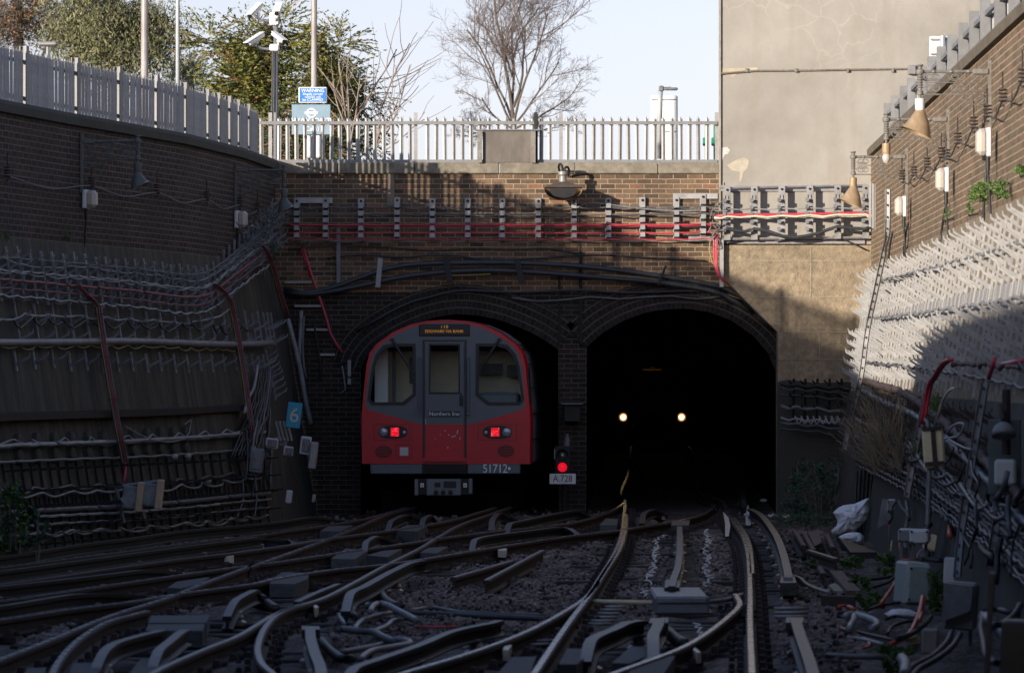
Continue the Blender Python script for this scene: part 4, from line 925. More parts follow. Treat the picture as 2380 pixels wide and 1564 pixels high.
    for (x1, y1, x2, y2) in ((328,1034,450,1037),(328,1140,450,1143),(326,1035,329,1142),(449,1035,452,1142)):
        p, q = Q(x1, y1, -.007), Q(x2, y2, -.007); m.box((p+q)/2, (abs(U(x2)-U(x1)), .006, abs(Wz(y1)-Wz(y2))), rm)
    m.build('access_panel', M['groove'], root)
    # skirt, vents, coupler
    m = MB(); m.bbox(Q(330, 1222, .05), (.79, .10, .15), .01, rm); m.build('skirt', GRY, root)
    m = MB(); m.bbox(Q(1078, 1220, .05), (.80, .10, .15), .01, rm); sk = m.build('skirt', GRY, root)
    text('number_lettering', '51712\u2022' if near else '51715', .185, Q(1102, 1221, -.006), M['lettering'], sk, mat3=rot3, spacing=.95, squash=.86)
    m = MB(); m.box(Q(701, 1218, .06), (.66, .08, .16), rm)
    for k in range(5): m.box(Q(701, 1190 + k * 14, .0), (.62, .05, .010), rm, mi=1)
    m.build('vent', [M['seal'], M['groove']], root)
    m = MB(); m.bbox(Q(697, 1360, .1), (.87, .3, .25), .015, rm); cp = m.build('coupler', M['iron'], root)
    m = MB(); m.bbox(Q(697, 1360, -.06), (.52, .04, .25), .01, rm); m.box(Q(487, 1360, -.05), (.05, .04, .24), rm); m.box(Q(903, 1350, -.05), (.05, .04, .22), rm); m.build('coupler_face', M['box_grey'], cp)
    m = MB(); m.box(Q(745, 1340, -.082), (.19, .01, .10), rm); m.box(Q(650, 1342, -.082), (.09, .01, .07), rm)
    for x in (640, 695, 750): m.lathe([(.036, 0), (.036, .02), (.02, .025)], Q(x, 1398, -.08), 12, face)
    m.build('coupler_port', M['seal'], cp)
    for x in (531, 861):
        m = MB(); m.box(Q(x, 1345, -.06), (.052, .012, .06), rm); wl_ = m.build('warning_label', M['white_paint'], cp)
        m = MB(); m.prism([Q(x - 9, 1352, -.068), Q(x + 9, 1352, -.068), Q(x, 1336, -.068)], rm @ Vector((0, -.002, 0))); m.build('warning_triangle', M['yellowcable'], wl_)
    m = MB(); m.box(Q(700, 1480, 1.2), (2.0, 1.6, .35), rm); m.box(Q(480, 1500, .9), (.12, .7, .5), rm); m.box(Q(930, 1500, .9), (.12, .7, .5), rm); m.box(Q(700, 1420, 6), (2.2, 9, .5), rm); m.build('underframe', M['tunnel'], root)
    for sx in (-.76, .76):
        m = MB(); m.lathe([(.12, -.06), (.39, -.06), (.42, -.04), (.39, .06), (.12, .06)], base + rm @ Vector((sx, 2.2, .40)), 20, rm @ Matrix.Rotation(R(90), 3, 'Y')); m.build('wheel', M['iron'], root)
    return root, Q
tr1, Q1 = train('red and grey underground train with red tail lights leaving the left tunnel', -1.0, 64.4, -.0, .062, True, 10.5)
tr2, Q2 = train('dark underground train with two bright headlights deep in the right tunnel', 4.51, 136.8, -.5, .03, False)
for x in (232, 1178):     # the lamps' own beams
    ld = bpy.data.lights.new('headlamp_beam', 'SPOT'); ld.energy = 55; ld.color = (1, .72, .38); ld.spot_size = R(6); ld.spot_blend = 1; ld.shadow_soft_size = .06
    lo = bpy.data.objects.new('headlamp_beam', ld); C.objects.link(lo); lo.parent = tr2; lo.location = Q2(x, 940, -.12) - tr2.location
    lo.rotation_euler = Vector((-.035, -1, -.022)).to_track_quat('-Z', 'Y').to_euler()
# scuffs of bare paint on the red door
m = MB()
for (x, y, w_, h_, a) in ((770,972,.07,.014,-.3),(800,938,.016,.06,.2),(735,960,.03,.012,.4),(820,988,.012,.03,.2),(704,930,.012,.02,0),(726,1058,.018,.016,0),(556,860,.012,.08,0),(668,958,.01,.012,0),(630,990,.008,.014,0)):
    m.box(Q1(x, y, -.007), (w_, .003, h_), Matrix.Rotation(-.08, 3, 'Z') @ Matrix.Rotation(a, 3, 'Y'))
m.build('paint_scuff', M['box_white'], tr1)
# ---------------------------------------------------------------- signal on the pier
sg = thing('colour_light_signal', 'railway signal showing red on the pier between the tunnels', 'signal', PY(1308, 1180, 65.2))
S_ = 9917 / 65.2
def sp(x, y, d=0): p = PY(x, y, 65.2); p.y += d; return p
m = MB(); m.bbox(sp(1308, 1068), (39/S_, .22, 64/S_), .02); m.build('signal_head', M['iron'], sg)
m = MB(); m.box(sp(1289, 1055, -.05), (.02, .2, .16)); m.build('backplate', M['galv_old'], sg)
M['sig_red'] = mat('red_signal_lens', (.6, .01, .01), .3, emit=(1, .008, .03), estr=.38)
for y, hot in ((1056, False), (1085, True)):
    face = Matrix.Rotation(R(90), 3, 'X')
    m = MB(); m.lathe([(.072, 0), (.07, .02), (.04, .032), (.01, .036)], sp(1307, y, -.11), 18, face); m.build('lens', M['sig_red'] if hot else M['cab_dark'], sg, smooth='auto')
    m = MB(); N = 12; rows = [[sp(1307, y, -.11 - d) + Vector((.085 * math.cos(a), 0, .085 * math.sin(a))) for a in [math.pi * (k / N * 1.2 - .1) for k in range(N+1)]] for d in (0, .16)]
    m.grid(rows); m.build('hood', M['seal'], sg)
m = MB(); m.lathe([(.007, 0), (.02, .001)], sp(1307, 1056, -.15), 8, Matrix.Rotation(R(90), 3, 'X')); m.build('lens_glint', M['lens_off'], sg)
m = MB(); m.tube([sp(1318, 1042), sp(1318, 1016)], .042, 10); m.tube([sp(1318, 1016), sp(1318, 1008)], .025, 8); m.build('cable_gland', M['galv_old'], sg)
m = MB(); m.tube([sp(1312, 1124, .05), sp(1312, 1190, .05)], .04, 8); m.build('post', M['iron'], sg)
m = MB(); m.bbox(sp(1307.5, 1112, -.14), (61/S_, .015, 24/S_), .006); pl = m.build('number_plate', M['white_paint'], sg)
text('plate_lettering', 'A.728', .145, sp(1307.5, 1112, -.151), mat('plate_ink', (.03, .035, .07), .5), pl, squash=.86, spacing=1.0)
bx = thing('equipment_box', 'small dark box fixed to the pier above the signal', 'box', PY(1330, 965, 65.9))
m = MB(); m.bbox(PY(1330, 955, 65.85), (.27, .25, .34), .015); m.build('case', M['iron'], bx)
m = MB(); m.box(PY(1330, 938, 65.80), (.33, .34, .02)); m.build('lid', M['galv_old'], bx)
# ================================================================ ON THE PORTAL
I3 = Matrix.Identity(3)
# palisade pale: a folded steel strip with a three-pointed top; local origin at the foot, face to -Y
def pale_mesh(h, wd):
    m = MB(); a, b, c = wd / 2, wd * .18, .018
    pr = [(-a, .004), (-b, 0), (0, -c), (b, 0), (a, .004)]
    rows = [[(x, y, 0) for x, y in pr], [(x, y, h - .09) for x, y in pr], [(x * .95, y, h - .07) for x, y in pr]]
    top = [(-a * .95, .004, h - .03), (-b * 1.2, 0, h - .055), (0, -c, h), (b * 1.2, 0, h - .055), (a * .95, .004, h - .03)]
    rows.append(top); m.grid([[Vector(p) for p in r] for r in rows])
    m.grid([[Vector((p[0], p[1] + .005, p[2])) for p in r] for r in rows][::-1])
    return m
pm_ = pale_mesh(.74, .062).build('pale', M['galv']); PALE_ME = pm_.data; bpy.data.objects.remove(pm_)
fe = thing('palisade_fence', 'straight grey palisade railing on top of the tunnel portal', 'fence', (-.2, PY0, PTOP))
FY = PY0 + .12
def fx(x): return PY(x, 0, FY).x
zt, zb_ = PY(0, 287, FY).z, PY(0, 377, FY).z
m = MB()
for z in (zt, zb_ + .005):
    m.box(((fx(604) + fx(1667)) / 2, FY - .075, z), (fx(1667) - fx(604), .008, .05)); m.box(((fx(604) + fx(1667)) / 2, FY - .05, z + .024), (fx(1667) - fx(604), .05, .008), mi=1)
m.build('rail', [M['post_steel'], M['galv_old']], fe)
for x in (628, 966, 1246, 1304, 1666):
    m = MB(); hh = 12 if x == 1246 else 0; p1, p2 = PY(x, 262 + hh / 3, FY), PY(x, 380, FY); m.box(((p1.x), FY + .03, (p1.z + p2.z) / 2), (.055, .06, p1.z - p2.z)); m.build('fence_post', M['galv'], fe)
x = 588.0; k = 0
while x < 1662:
    if min(abs(x - q) for q in (628, 966, 1304)) > 9:
        o = bpy.data.objects.new('pale', PALE_ME); C.objects.link(o); o.parent = fe
        o.location = Vector((fx(x), FY - .03, PY(0, 377, FY).z - .03)) - fe.location; o.rotation_euler = (0, rnd.uniform(-.012, .012), rnd.uniform(-.1, .1))
    x += 20.3
m = MB(); N = 46
for i in range(N):
    a, b = 790 + i * 19, 790 + i * 19 + 11
    if 1105 < a < 1252 or b > 1662: continue
    p, q = PY(a, 381, FY + .06), PY(b, 381, FY + .06); m.box((p + q) / 2, (q.x - p.x, .02, .03), mi=i % 3 == 0 and 1 or 0)
tag(m.build('kerb_strip', [M['white_paint'], mat('green_kerb_paint', (.05, .25, .15), .6)]), 'white and green strip showing under the railing', 'strip')
# shuttered concrete panel standing on the coping
bd = thing('panel_box', 'weathered brown board panel with two uprights standing in the railing', 'panel', PY(1180, 380, PY0 - .1))
m = MB(); a, b = PY(1122, 304, PY0 - .02), PY(1240, 379, PY0 - .02); m.bbox(((a.x + b.x)/2, PY0 - .02, (a.z + b.z)/2), (b.x - a.x, .06, a.z - b.z), .01)
m.build('board', mat('weathered_board', (.145, .125, .105), .8, 0, .3, 3, stretch=(1, 1, .4), dirt=(.075, .06, .05), dirt_amt=.6, bump=.2), bd)
for x in (1115, 1239):
    m = MB(); a, b = PY(x, 305, PY0 - .1), PY(x, 379, PY0 - .1); m.box(((a.x), PY0 - .07, (a.z+b.z)/2), (.05, .09, a.z - b.z)); m.box((a.x - (.0), PY0 - .115, (a.z+b.z)/2), (.075, .01, a.z - b.z)); m.build('upright', M['ornate'], bd)
m = MB(); a = PY(1180, 303, PY0 - .02); m.box(a, (1.0, .14, .02)); m.build('cap', M['galv_old'], bd)
m = MB(); a, b = PY(1245, 262, PY0 + .06), PY(1245, 378, PY0 + .06); m.box(((a.x), PY0 + .06, (a.z + b.z)/2), (.05, .1, a.z - b.z)); m.build('back_post', M['iron'], bd)
# ---- hooded lamp on the portal face
M['lampglass'] = mat('dark_lamp_glass', (.012, .011, .01), .35, 0, .3, 5)
def swan_lamp():
    t = thing('wall_lamp', 'brown hooded swan-neck lamp hanging on the sunlit portal brickwork', 'lamp', PY(1308, 400, PY0 - .5))
    LY = PY0 - .55; q = lambda x, y, d=0: PY(x, y, LY) + Vector((0, d, 0))
    m = MB(); m.tube(smooth_path([q(1303, 400, .55), q(1300, 392, .4), q(1299, 385, .15), q(1302, 381, .02), q(1306, 385, 0), q(1308, 402, 0)], .05), .018, 8)
    m.tube(smooth_path([q(1322, 406, .5), q(1323, 394, .3), q(1319, 388, .1), q(1313, 391, 0), q(1310, 402, 0)], .05), .018, 8); m.build('swan_neck', M['iron'], t)
    m = MB(); m.lathe([(.075, .02), (.075, -.03), (.055, -.05), (.062, -.2), (.085, -.24)], q(1308, 402), 14); m.build('lamp_holder', M['galv'], t, smooth='auto')
    c = q(1309, 437); m = MB(); W_ = .285; D_ = .24
    # angular hood: ridge at the holder, eaves drooping left and right, open to the front and below
    sc_ = 9917 / LY; h = lambda px_: px_ / sc_
    top = [Vector((c.x - h(14), LY + .05, c.z + h(14))), Vector((c.x + h(14), LY + .05, c.z + h(14))), Vector((c.x + h(14), LY - .06, c.z + h(14))), Vector((c.x - h(14), LY - .06, c.z + h(14)))]
    mid = [Vector((c.x - h(44), LY + .2, c.z)), Vector((c.x + h(44), LY + .2, c.z)), Vector((c.x + h(44), LY - .2, c.z)), Vector((c.x - h(44), LY - .2, c.z))]
    low = [Vector((c.x - h(31), LY + .14, c.z - h(28))), Vector((c.x + h(31), LY + .14, c.z - h(28))), Vector((c.x + h(44), LY - .2, c.z - h(2))), Vector((c.x - h(44), LY - .2, c.z - h(2)))]
    low2 = [Vector((c.x - h(30), LY - .1, c.z - h(26))), Vector((c.x + h(30), LY - .1, c.z - h(26)))]
    m.add(top + mid, [(0, 1, 2, 3)] + [(i, (i+1) % 4, 4 + (i+1) % 4, 4 + i) for i in range(4)])
    m.build('hood', mat('brown_enamel_hood', (.10, .078, .062), .5, .1, .25, 6, dirt=(.05, .035, .03), dirt_amt=.5), t)
    m = MB(); m.add(mid + low, [(0, 1, 5, 4), (0, 4, 7, 3), (1, 2, 6, 5), (4, 5, 6, 7)])
    arc = [Vector((c.x + h(44) * math.cos(a) , LY - .2, c.z - h(2) - h(26) * math.sin(a) ** .8)) for a in [math.pi * k / 14 for k in range(15)]]
    arcb = [Vector((p.x * 1 + (c.x - p.x) * .18, LY + .1, p.z - h(1))) for p in arc]
    m.grid([arc, arcb]); m.build('reflector', M['lamp_tan'], t)
    m = MB(); arc2 = [Vector((c.x + h(31) * math.cos(a), LY - .19, c.z - h(3) - h(21) * math.sin(a) ** .7)) for a in [math.pi * k / 14 for k in range(15)]]
    m.prism(arc2, (0, .2, 0)); m.build('lens', M['lampglass'], t); return t
swan_lamp()
# ---- cable brackets: perforated uprights with five cleats; proto in local space (x right, y into the wall, z up)
def portal_bracket(h, zs, dpt):
    t = thing('cable_bracket', 'perforated steel cable bracket standing off the portal brickwork', 'bracket', (0, 0, 0), 'cable brackets along the portal')
    m = MB(); m.box((0, 0, -h/2), (.085, .012, h)); m.box((-.045, .03, -h/2), (.006, .06, h)); m.box((.045, .03, -h/2), (.006, .06, h))
    m.lathe([(.02, 0), (.02, .02), (.008, .03)], (0, -.004, -.045), 8, Matrix.Rotation(R(90), 3, 'X'), mi=1)
    for x in (-.025, .025): m.box((x, -.007, -.13), (.014, .004, .05), mi=1)
    m.build('upright', [M['galv'], M['iron']], t, local=True)
    for z in zs:
        m = MB(); m.box((-.0, -dpt/2 - .01, z), (.06, dpt, .03)); m.box((-.0, -dpt - .01, z + .02), (.075, .012, .07)); m.box((0, -.01, z - .03), (.075, .02, .035), mi=1)
        m.build('cleat', [M['galv'], M['iron']], t, local=True)
    return t
BR = None
sB = F / (PY0 - .08)
zrel = [-(y - 460) / sB for y in (482, 499, 516, 533, 550)]
bx_ = [690, 757, 839, 923, 1005, 1087, 1167, 1251, 1334, 1414, 1493, 1572, 1634]
proto = portal_bracket(.66, zrel, .13)
for i, x in enumerate(bx_):
    o = proto if i == 0 else copy_tree(proto)
    y = 460 if x < 1600 else 452
    o.location = PY(x, y + rnd.uniform(-1.5, 1.5), PY0 - .07)
def horiz_strap(x1, x2, y, label, d=.03, h=.085):
    p, q = PY(x1, y, PY0 - d), PY(x2, y, PY0 - d); m = MB(); m.box(((p.x+q.x)/2, p.y, p.z), (q.x - p.x, .05, h)); return tag(m.build('steel_strap', M['galv']), label, 'strap')
horiz_strap(684, 773, 466, 'short pale steel strap over the first two brackets')
horiz_strap(1564, 1668, 456, 'short pale steel strap at right end of the portal brackets')
horiz_strap(1600, 1672, 556, 'lower steel strap beside the concrete tower')
def tower_bracket(h, zs):
    t = thing('cable_bracket', 'tall perforated cable bracket standing off the concrete tower', 'bracket', (0, 0, 0), 'cable brackets on the tower')
    m = MB(); m.box((0, 0, -h/2), (.1, .012, h)); m.box((.05, .03, -h/2), (.008, .06, h)); m.lathe([(.018, 0), (.018, .02), (.006, .03)], (0, -.004, -.05), 8, Matrix.Rotation(R(90), 3, 'X'), mi=1)
    for x in (-.025, .025): m.box((x, -.007, -.17), (.014, .004, .06), mi=1)
    m.build('upright', [M['galv'], M['iron']], t, local=True)
    for z in zs:
        m = MB(); m.box((-.04, -.07, z), (.03, .13, .02)); m.box((-.05, -.135, z + .02), (.05, .012, .055)); m.box((.01, -.012, z + .015), (.045, .012, .03), mi=1); m.build('cleat', [M['galv_old'], M['iron']], t, local=True)
    return t
TBY = TY - .2
sT = F / TBY
proto2 = tower_bracket(.82, [-(y - 432) / sT for y in (468, 484, 500, 519, 536)])
for i, x in enumerate((1690, 1753, 1817, 1882, 1947, 2012)):
    o = proto2 if i == 0 else copy_tree(proto2)
    o.location = PY(x, 434 - i * .8, TBY)
m = MB(); p, q = PY(1672, 437, TBY + .05), PY(2016, 430, TBY + .05); m.tube([p, q], .014, 4); m.tube([PY(1672, 556, TBY + .05), PY(2016, 552, TBY + .05)], .018, 4)
for x in (1690, 1817, 1947): m.box(PY(x, 440, TBY + .1), (.04, .18, .05)); m.box(PY(x, 552, TBY + .1), (.04, .18, .05))
tag(m.build('stand_off_rail', M['galv']), 'steel stand-off rails holding cable brackets away from the tower', 'rail')
# angled bracket group where tower and right wall meet, and the tangle at the portal's right end
for i in range(7):
    m = MB(); x = 2022 + i * 6.6; p = PY(x, 424 + i * 2.6, 65.0 - i * .28); m.box(p + Vector((0, 0, -.34)), (.03, .06, .68)); tag(m.build('corner_bracket', M['white_galv']), 'pale upright strip in the corner between tower and right wall', 'bracket', 'corner bracket strips')
def pcable(seq, r, mname, label, d=.19, n=6, sag=0, wob=0, Y=None, step=.15):
    Yb = Y if Y else PY0 - d
    pts = [PY(x, y, Yb) for x, y in px(seq)]
    if sag:
        o = []
        for a, b in zip(pts[:-1], pts[1:]):
            o += [a, (a + b) / 2 - Vector((0, 0, rnd.uniform(.3, 1) * sag))]
        pts = o + [pts[-1]]
    return cable('', r, mname, label, pts=pts, n=n, wob=wob, step=step)
def row(y, xs=bx_, x0=668, x1=1668, j=.6): return ' '.join('%g,%g' % (x, y + rnd.uniform(-j, j) + (0 if x < 1600 else -2)) for x in [x0] + list(xs) + [x1])
pcable('O ' + row(481), .009, 'greycable', 'thin grey cable on the topmost portal cleats', sag=.02)
pcable('O ' + row(483), .008, 'greycable', 'second thin grey cable on the topmost portal cleats', sag=.03, d=.17)
pcable('O ' + row(498), .011, 'greycable', 'grey cable on the second row of portal cleats', sag=.02)
pcable('O ' + row(499), .009, 'palecable', 'pale cable on the second row of portal cleats', sag=.03, d=.17)
pcable('O ' + row(524.5), .020, 'redcable', 'thick red cable across the portal, upper of two', sag=.008, d=.16)
pcable('O ' + row(522), .014, 'redcable', 'slim red cable lying on top of the upper red cable', sag=.012, d=.19)
pcable('O ' + row(541), .014, 'redcable', 'red cable across the portal, lower of two', sag=.012)
pcable('O ' + row(556), .010, 'redcable', 'thin dark red cable below the portal cleats', sag=.02)
pcable('O ' + row(558), .010, 'palecable', 'pale cable along the lowest portal cleats', sag=.03, d=.17)
pcable('O 1340,483 1360,474 1385,472 1420,476 1500,486 1560,490 1640,489', .012, 'palecable', 'pale cable rising to the lamp and along to the tower', d=.2)
pcable('O 668,580 760,572 900,575 1000,582 1090,578 1200,580 1280,578 1345,590', .012, 'blackcable', 'black cable sagging below the portal brackets', d=.05)
pcable('O 760,600 840,592 930,598 1040,592 1140,605 1250,600 1380,592 1520,600 1640,606', .014, 'blackcable', 'long black cable under the brackets across the portal', d=.05)
# tower cables
def trow(y, j=.8): return 'O 1660,%g ' % (y + 3) + ' '.join('%g,%g' % (x, y - i * .9 + rnd.uniform(-j, j)) for i, x in enumerate((1690, 1753, 1817, 1882, 1947, 2012))) + ' 2030,%g' % (y - 2)
pcable(trow(487), .012, 'palecable', 'grey cable along the tower brackets', Y=TBY - .1, sag=.02)
pcable(trow(500), .024, 'redcable', 'thick red cable along the tower brackets', Y=TBY - .1)
pcable(trow(503), .016, 'creamcable', 'cream cable twisted under the red tower cable', Y=TBY - .13, sag=.03)
pcable(trow(505), .012, 'creamcable', 'thin cream cable lowest on the tower cleat', Y=TBY - .1, sag=.04)
pcable('O 1668,538 1690,533 1730,539 1753,532 1780,536 1817,549 1850,552 1900,543 1947,527 1980,531 2012,532 2024,528', .03, 'blackcable', 'thick black cable sagging across the tower brackets', Y=TBY - .12)
pcable('O 1676,568 1700,562 1730,556', .02, 'blackcable', 'short black cable below the tower brackets', Y=TY - .1)
pcable('O 1800,560 1850,557 1900,557 1960,557 1990,570 2014,582', .012, 'blackcable', 'thin black cable drooping to the right wall', Y=TY - .12)
for k, dx in enumerate((0, 4, 8)):
    pcable('O %d,545 %d,560 %d,590 %d,615 %d,640 %d,656' % tuple(v + dx * (1 if i < 3 else .5) for i, v in enumerate((1664, 1659, 1659, 1661, 1668, 1684))), .014, 'redcable', ('left', 'middle', 'right')[k] + ' red cable dropping from brackets at the tower edge', Y=TY - .2)
pcable('O 1652,552 1648,580 1655,610 1663,618', .008, 'yellowcable', 'thin green-yellow wire hanging by the tower edge', Y=TY - .2)
m = MB(); m.box(PY(1677, 612, TY - .15), (.06, .06, .72)); tag(m.build('steel_angle', M['white_galv']), 'pale upright steel angle at the tower edge', 'angle')
m = MB()
for i in range(26):
    p = PY(1656 + rnd.uniform(-6, 14), rnd.uniform(470, 560), TY - rnd.uniform(.1, .35)); q = p + Vector((rnd.uniform(-.12, .12), rnd.uniform(-.1, .1), rnd.uniform(-.15, .1))); m.tube(smooth_path([p, p.lerp(q, .5) + Vector((rnd.uniform(-.05, .05), 0, rnd.uniform(-.05, .05))), q], .05), .009, 5)
tag(m.build('cable_tangle', M['greycable']), 'tangle of grey cable ends where portal meets tower', 'cables', kind='stuff')
# ---- big cables over the arches and their straps
def acab(seq, r, mn, label, d=.16, **k): return pcable(seq, r, mn, label, d=d, step=.2, **k)
acab('O 660,672 700,680 760,672 830,648 880,630 940,617 1050,611 1200,611 1350,619 1480,634 1600,652 1690,672 1745,706 1790,760', .045, 'blackcable', 'thick black cable arching over both tunnels, upper')
acab('O 660,678 720,684 800,672 880,655 960,640 1100,629 1210,631 1400,645 1560,660 1680,684 1740,722', .045, 'blackcable', 'thick black cable arching over both tunnels, lower')
acab('O 660,668 720,676 780,672 850,645 900,628 1000,615 1110,607 1210,608 1300,613 1450,629 1600,652 1700,672', .011, 'yellowcable', 'thin yellow cable running on the upper arch cable')
acab('O 980,636 1050,640 1140,637', .009, 'yellowcable', 'short yellow cable showing under the lower arch cable')
acab('O 1330,637 1450,642 1560,655 1650,670 1720,695', .010, 'yellowcable', 'thin yellow cable beside the lower arch cable at right')
acab('O 830,770 900,728 960,700 1000,690 1060,676 1200,679 1350,674 1450,680 1600,676 1690,678', .022, 'blackcable', 'black cable following the arch rings', d=.08)
acab('O 1190,692 1250,700 1330,695 1370,690 1440,695 1500,690 1560,688 1620,695 1680,688', .016, 'greycable', 'grey cable looping under the black one over the right arch', d=.07)
acab('O 690,590 705,570 720,560', .012, 'blackcable', 'short black cable below left end of brackets', d=.07)
for (x1, y1, x2, y2, w_, mn, lab) in ((884,600,878,668,.075,'white_galv','pale steel strap clamping the arch cables at left'),(1035,592,1046,656,.09,'iron','dark strap over the arch cables above the left tunnel'),(1201,602,1214,658,.09,'iron','dark strap over the arch cables between tunnels'),(1548,618,1530,662,.035,'iron','thin dark strap over the arch cables above right tunnel')):
    p, q = PY(x1, y1, PY0 - .2), PY(x2, y2, PY0 - .2); m = MB(); d_ = (q - p); m.box((p + q) / 2, (w_, .03, d_.length), frame(Vector((1, 0, -d_.x / d_.z)), (0, 1, 0))); tag(m.build('cable_strap', M[mn]), lab, 'strap')
for (x1, x2, y, lab) in ((662, 735, 656, 'topmost'), (685, 748, 711, 'second'), (712, 765, 766, 'third'), (740, 778, 824, 'lowest')):
    horiz_strap(x1, x2, y, lab + ' pale steel rung on the dark brick left of the tunnel', .08, .035)
pcable('O 706,578 715,610 728,650 742,690 757,735 768,775 782,800 796,820', .022, 'redcable', 'red cable slanting down the dark brick left of the tunnel', d=.14)
pcable('O 701,578 712,612 722,645', .02, 'redcable', 'second short red cable beside the slanting one', d=.12)
pcable('O 795,850 800,880 803,905 790,915', .012, 'palecable', 'thin pale wire looping by the tunnel edge', d=.1)
m = MB(); m.box(PY(812, 858, PY0 - .06), (.05, .06, .28)); m.box(PY(812, 884, PY0 - .06), (.05, .06, .12)); tag(m.build('cable_cover', M['white_galv']), 'narrow pale cable cover left of the tunnel mouth', 'cover')
m = MB(); m.box(PY(787, 600, PY0 - .05), (.06, .08, .9)); tag(m.build('steel_angle', M['galv_old']), 'grey vertical channel on brickwork left of the tunnel', 'angle')
m = MB(); m.tube([PY(1349, 585, PY0 - .04), PY(1349, 800, PY0 - .04)], .03, 6); m.tube([PY(1300, 640, PY0 - .04), PY(1300, 800, PY0 - .04)], .02, 6)
tag(m.build('drain_pipe', M['iron']), 'dark downpipe between the two tunnel arches', 'pipe')
# ================================================================ LEFT WALL
# ---- palisade fence along the wall top
lf = thing('palisade_fence', 'long curving grey palisade fence with broad posts on the left wall', 'fence', LW.at(8, LTOP))
post_x = [(-62,), (58,), (178,), (276,), (363,), (430,), (482,), (508,), (533,), (553,), (577,)]
tp = [LW.solve(x, 0, -.2)[0] if False else None for (x,) in post_x]
def t_at(x, off=-.15, z=LTOP):
    lo, hi = 0.0, 10.0
    for _ in range(40):
        t = (lo + hi) / 2; p = LW.at(t, z, off); X = CX + p.x * F / p.y if p.y > 1 else -1e9
        if X < x: lo = t
        else: hi = t
    return t
ts = [t_at(x) for (x,) in post_x]
Lp = [LW.arc(t) for t in ts]
Lp.append(LW.arc(t_at(600)))
TOPF = LTOP + .70
lp_m = pale_mesh(.72, .094).build('pale', M['pale_steel']); LPALE_ME = lp_m.data; bpy.data.objects.remove(lp_m)
cand = []
for i in range(len(Lp) - 1):
    a, b = Lp[i], Lp[i+1]; n = max(2, int((b - a) / .125))
    t0, t1 = LW.t_of(a), LW.t_of(b)
    for z in (LTOP + .10, LTOP + .57):
        pass
    for k in range(1, n):
        t = LW.t_of(lerp(a, b, k / n)); p = LW.at(t, LTOP - .02, -.15); cand.append((p, LW.plan(t)[1], CX + p.x * F / p.y if p.y > 1 else -9e9))
    if i < len(Lp) - 1:
        p = LW.at(LW.t_of(a), LTOP, -.12); xx = CX + p.x * F / p.y if p.y > 1 else -9e9
        if xx > -80:
            m = MB(); rt = LW.rot(LW.t_of(a), 9); m.box(p + Vector((0, 0, .355)), (.012, .105, .77), rt); m.box(p + rt @ Vector((-.04, .0, .355)), (.08, .01, .77), rt); m.box(p + rt @ Vector((-.08, 0, .355)), (.01, .1, .77), rt); m.build('fence_post', M['post_steel'], lf)
for z in (.10, .55):
    m = MB(); pts = [LW.at(LW.t_of(lerp(Lp[0], Lp[-1], k / 160)), LTOP + z, -.19) for k in range(161)]
    m.sweep([(-.022, .02), (.022, .02), (.022, -.02), (-.022, -.02)], pts); m.build('rail', M['galv_old'], lf)
vis = [c for c in cand if c[2] > 0]; vis.sort(key=lambda c: c[0].y)
for p, d, X in vis[:100]:
    o = bpy.data.objects.new('pale', LPALE_ME); C.objects.link(o); o.parent = lf; o.location = p - lf.location; o.rotation_euler = (rnd.uniform(-.01, .01), rnd.uniform(-.01, .01), math.atan2(d.y, d.x) )
rest = vis[100:] + [c for c in cand if c[2] <= 0]
m = MB(); src = pale_mesh(.72, .094)
for p, d, X in rest:
    q = Matrix.Rotation(math.atan2(d.y, d.x), 3, 'Z'); m.add([p + q @ Vector(v) for v in src.v], src.f)
tag(m.build('pales', M['pale_steel'], lf), kind='stuff')
# ---- cable racks
def rack(label, group, h, hooks, hl, mname, post_w=.04, name='cable_rack', slope=.07):
    t = thing(name, label, 'cable rack', (0, 0, 0), group)
    m = MB(); m.box((.012, 0, -h/2), (.024, post_w, h)); m.box((.026, 0, -.03), (.012, .02, .02)); m.build('post', M[mname], t, local=True)
    for z in hooks:
        m = MB(); T_ = .016
        pr = [(.02, z - .032), (hl * .62, z - .008 + slope * .4), (hl * .92, z + slope * .65), (hl, z + slope + .022), (hl - .014, z + slope + .027), (hl * .88, z + slope * .8 + .012), (hl * .6, z + .010 + slope * .45), (.02, z + .018)]
        m.prism([(x, -T_/2, zz) for x, zz in pr], (0, T_, 0)); m.build('hook', M[mname], t, local=True)
    return t
def rack_line(proto, W, pts, off=.0, zrot=None):
    first = True; out = []
    for (t, z) in pts:
        o = proto if first else copy_tree(proto); first = False
        j = rnd.uniform; place(o, W.at(t + j(-.006, .006), z + j(-.025, .025), off + .03), W.rot(t, 3.0 if z < 3.65 else 9) @ Matrix.Rotation(j(-.045, .045), 3, 'Z') @ Matrix.Rotation(j(-.035, .035), 3, 'X')); o.scale = (j(.86, 1.08), 1, j(.97, 1.03)); out.append(o)
    return out
Z = [-.16, -.27, -.38, -.49, -.60]
rkL = rack('grey five-hook cable rack on the left wall, upper row', 'upper cable racks on the left wall', .66, Z, .21, 'rack_grey', .05)
pxs = [3 + i * 28 - i * (i - 1) / 2 * .52 for i in range(-2, 26)]
pl_ = []
for x in pxs:
    if x > 470: continue
    y = 574 + max(0, x) * .098; t, z = LW.solve(x, y); pl_.append((t, z))
xr = 472.0; st = 14.5
while xr < 632: # the run climbs towards the portal
    y = 618 - (xr - 472) * .93 + max(0, xr - 590) * .35
    pl_.append(LW.solve(xr, y)); xr += st; st *= .955
    if st < 7: st = 7
rack_line(rkL, LW, pl_)
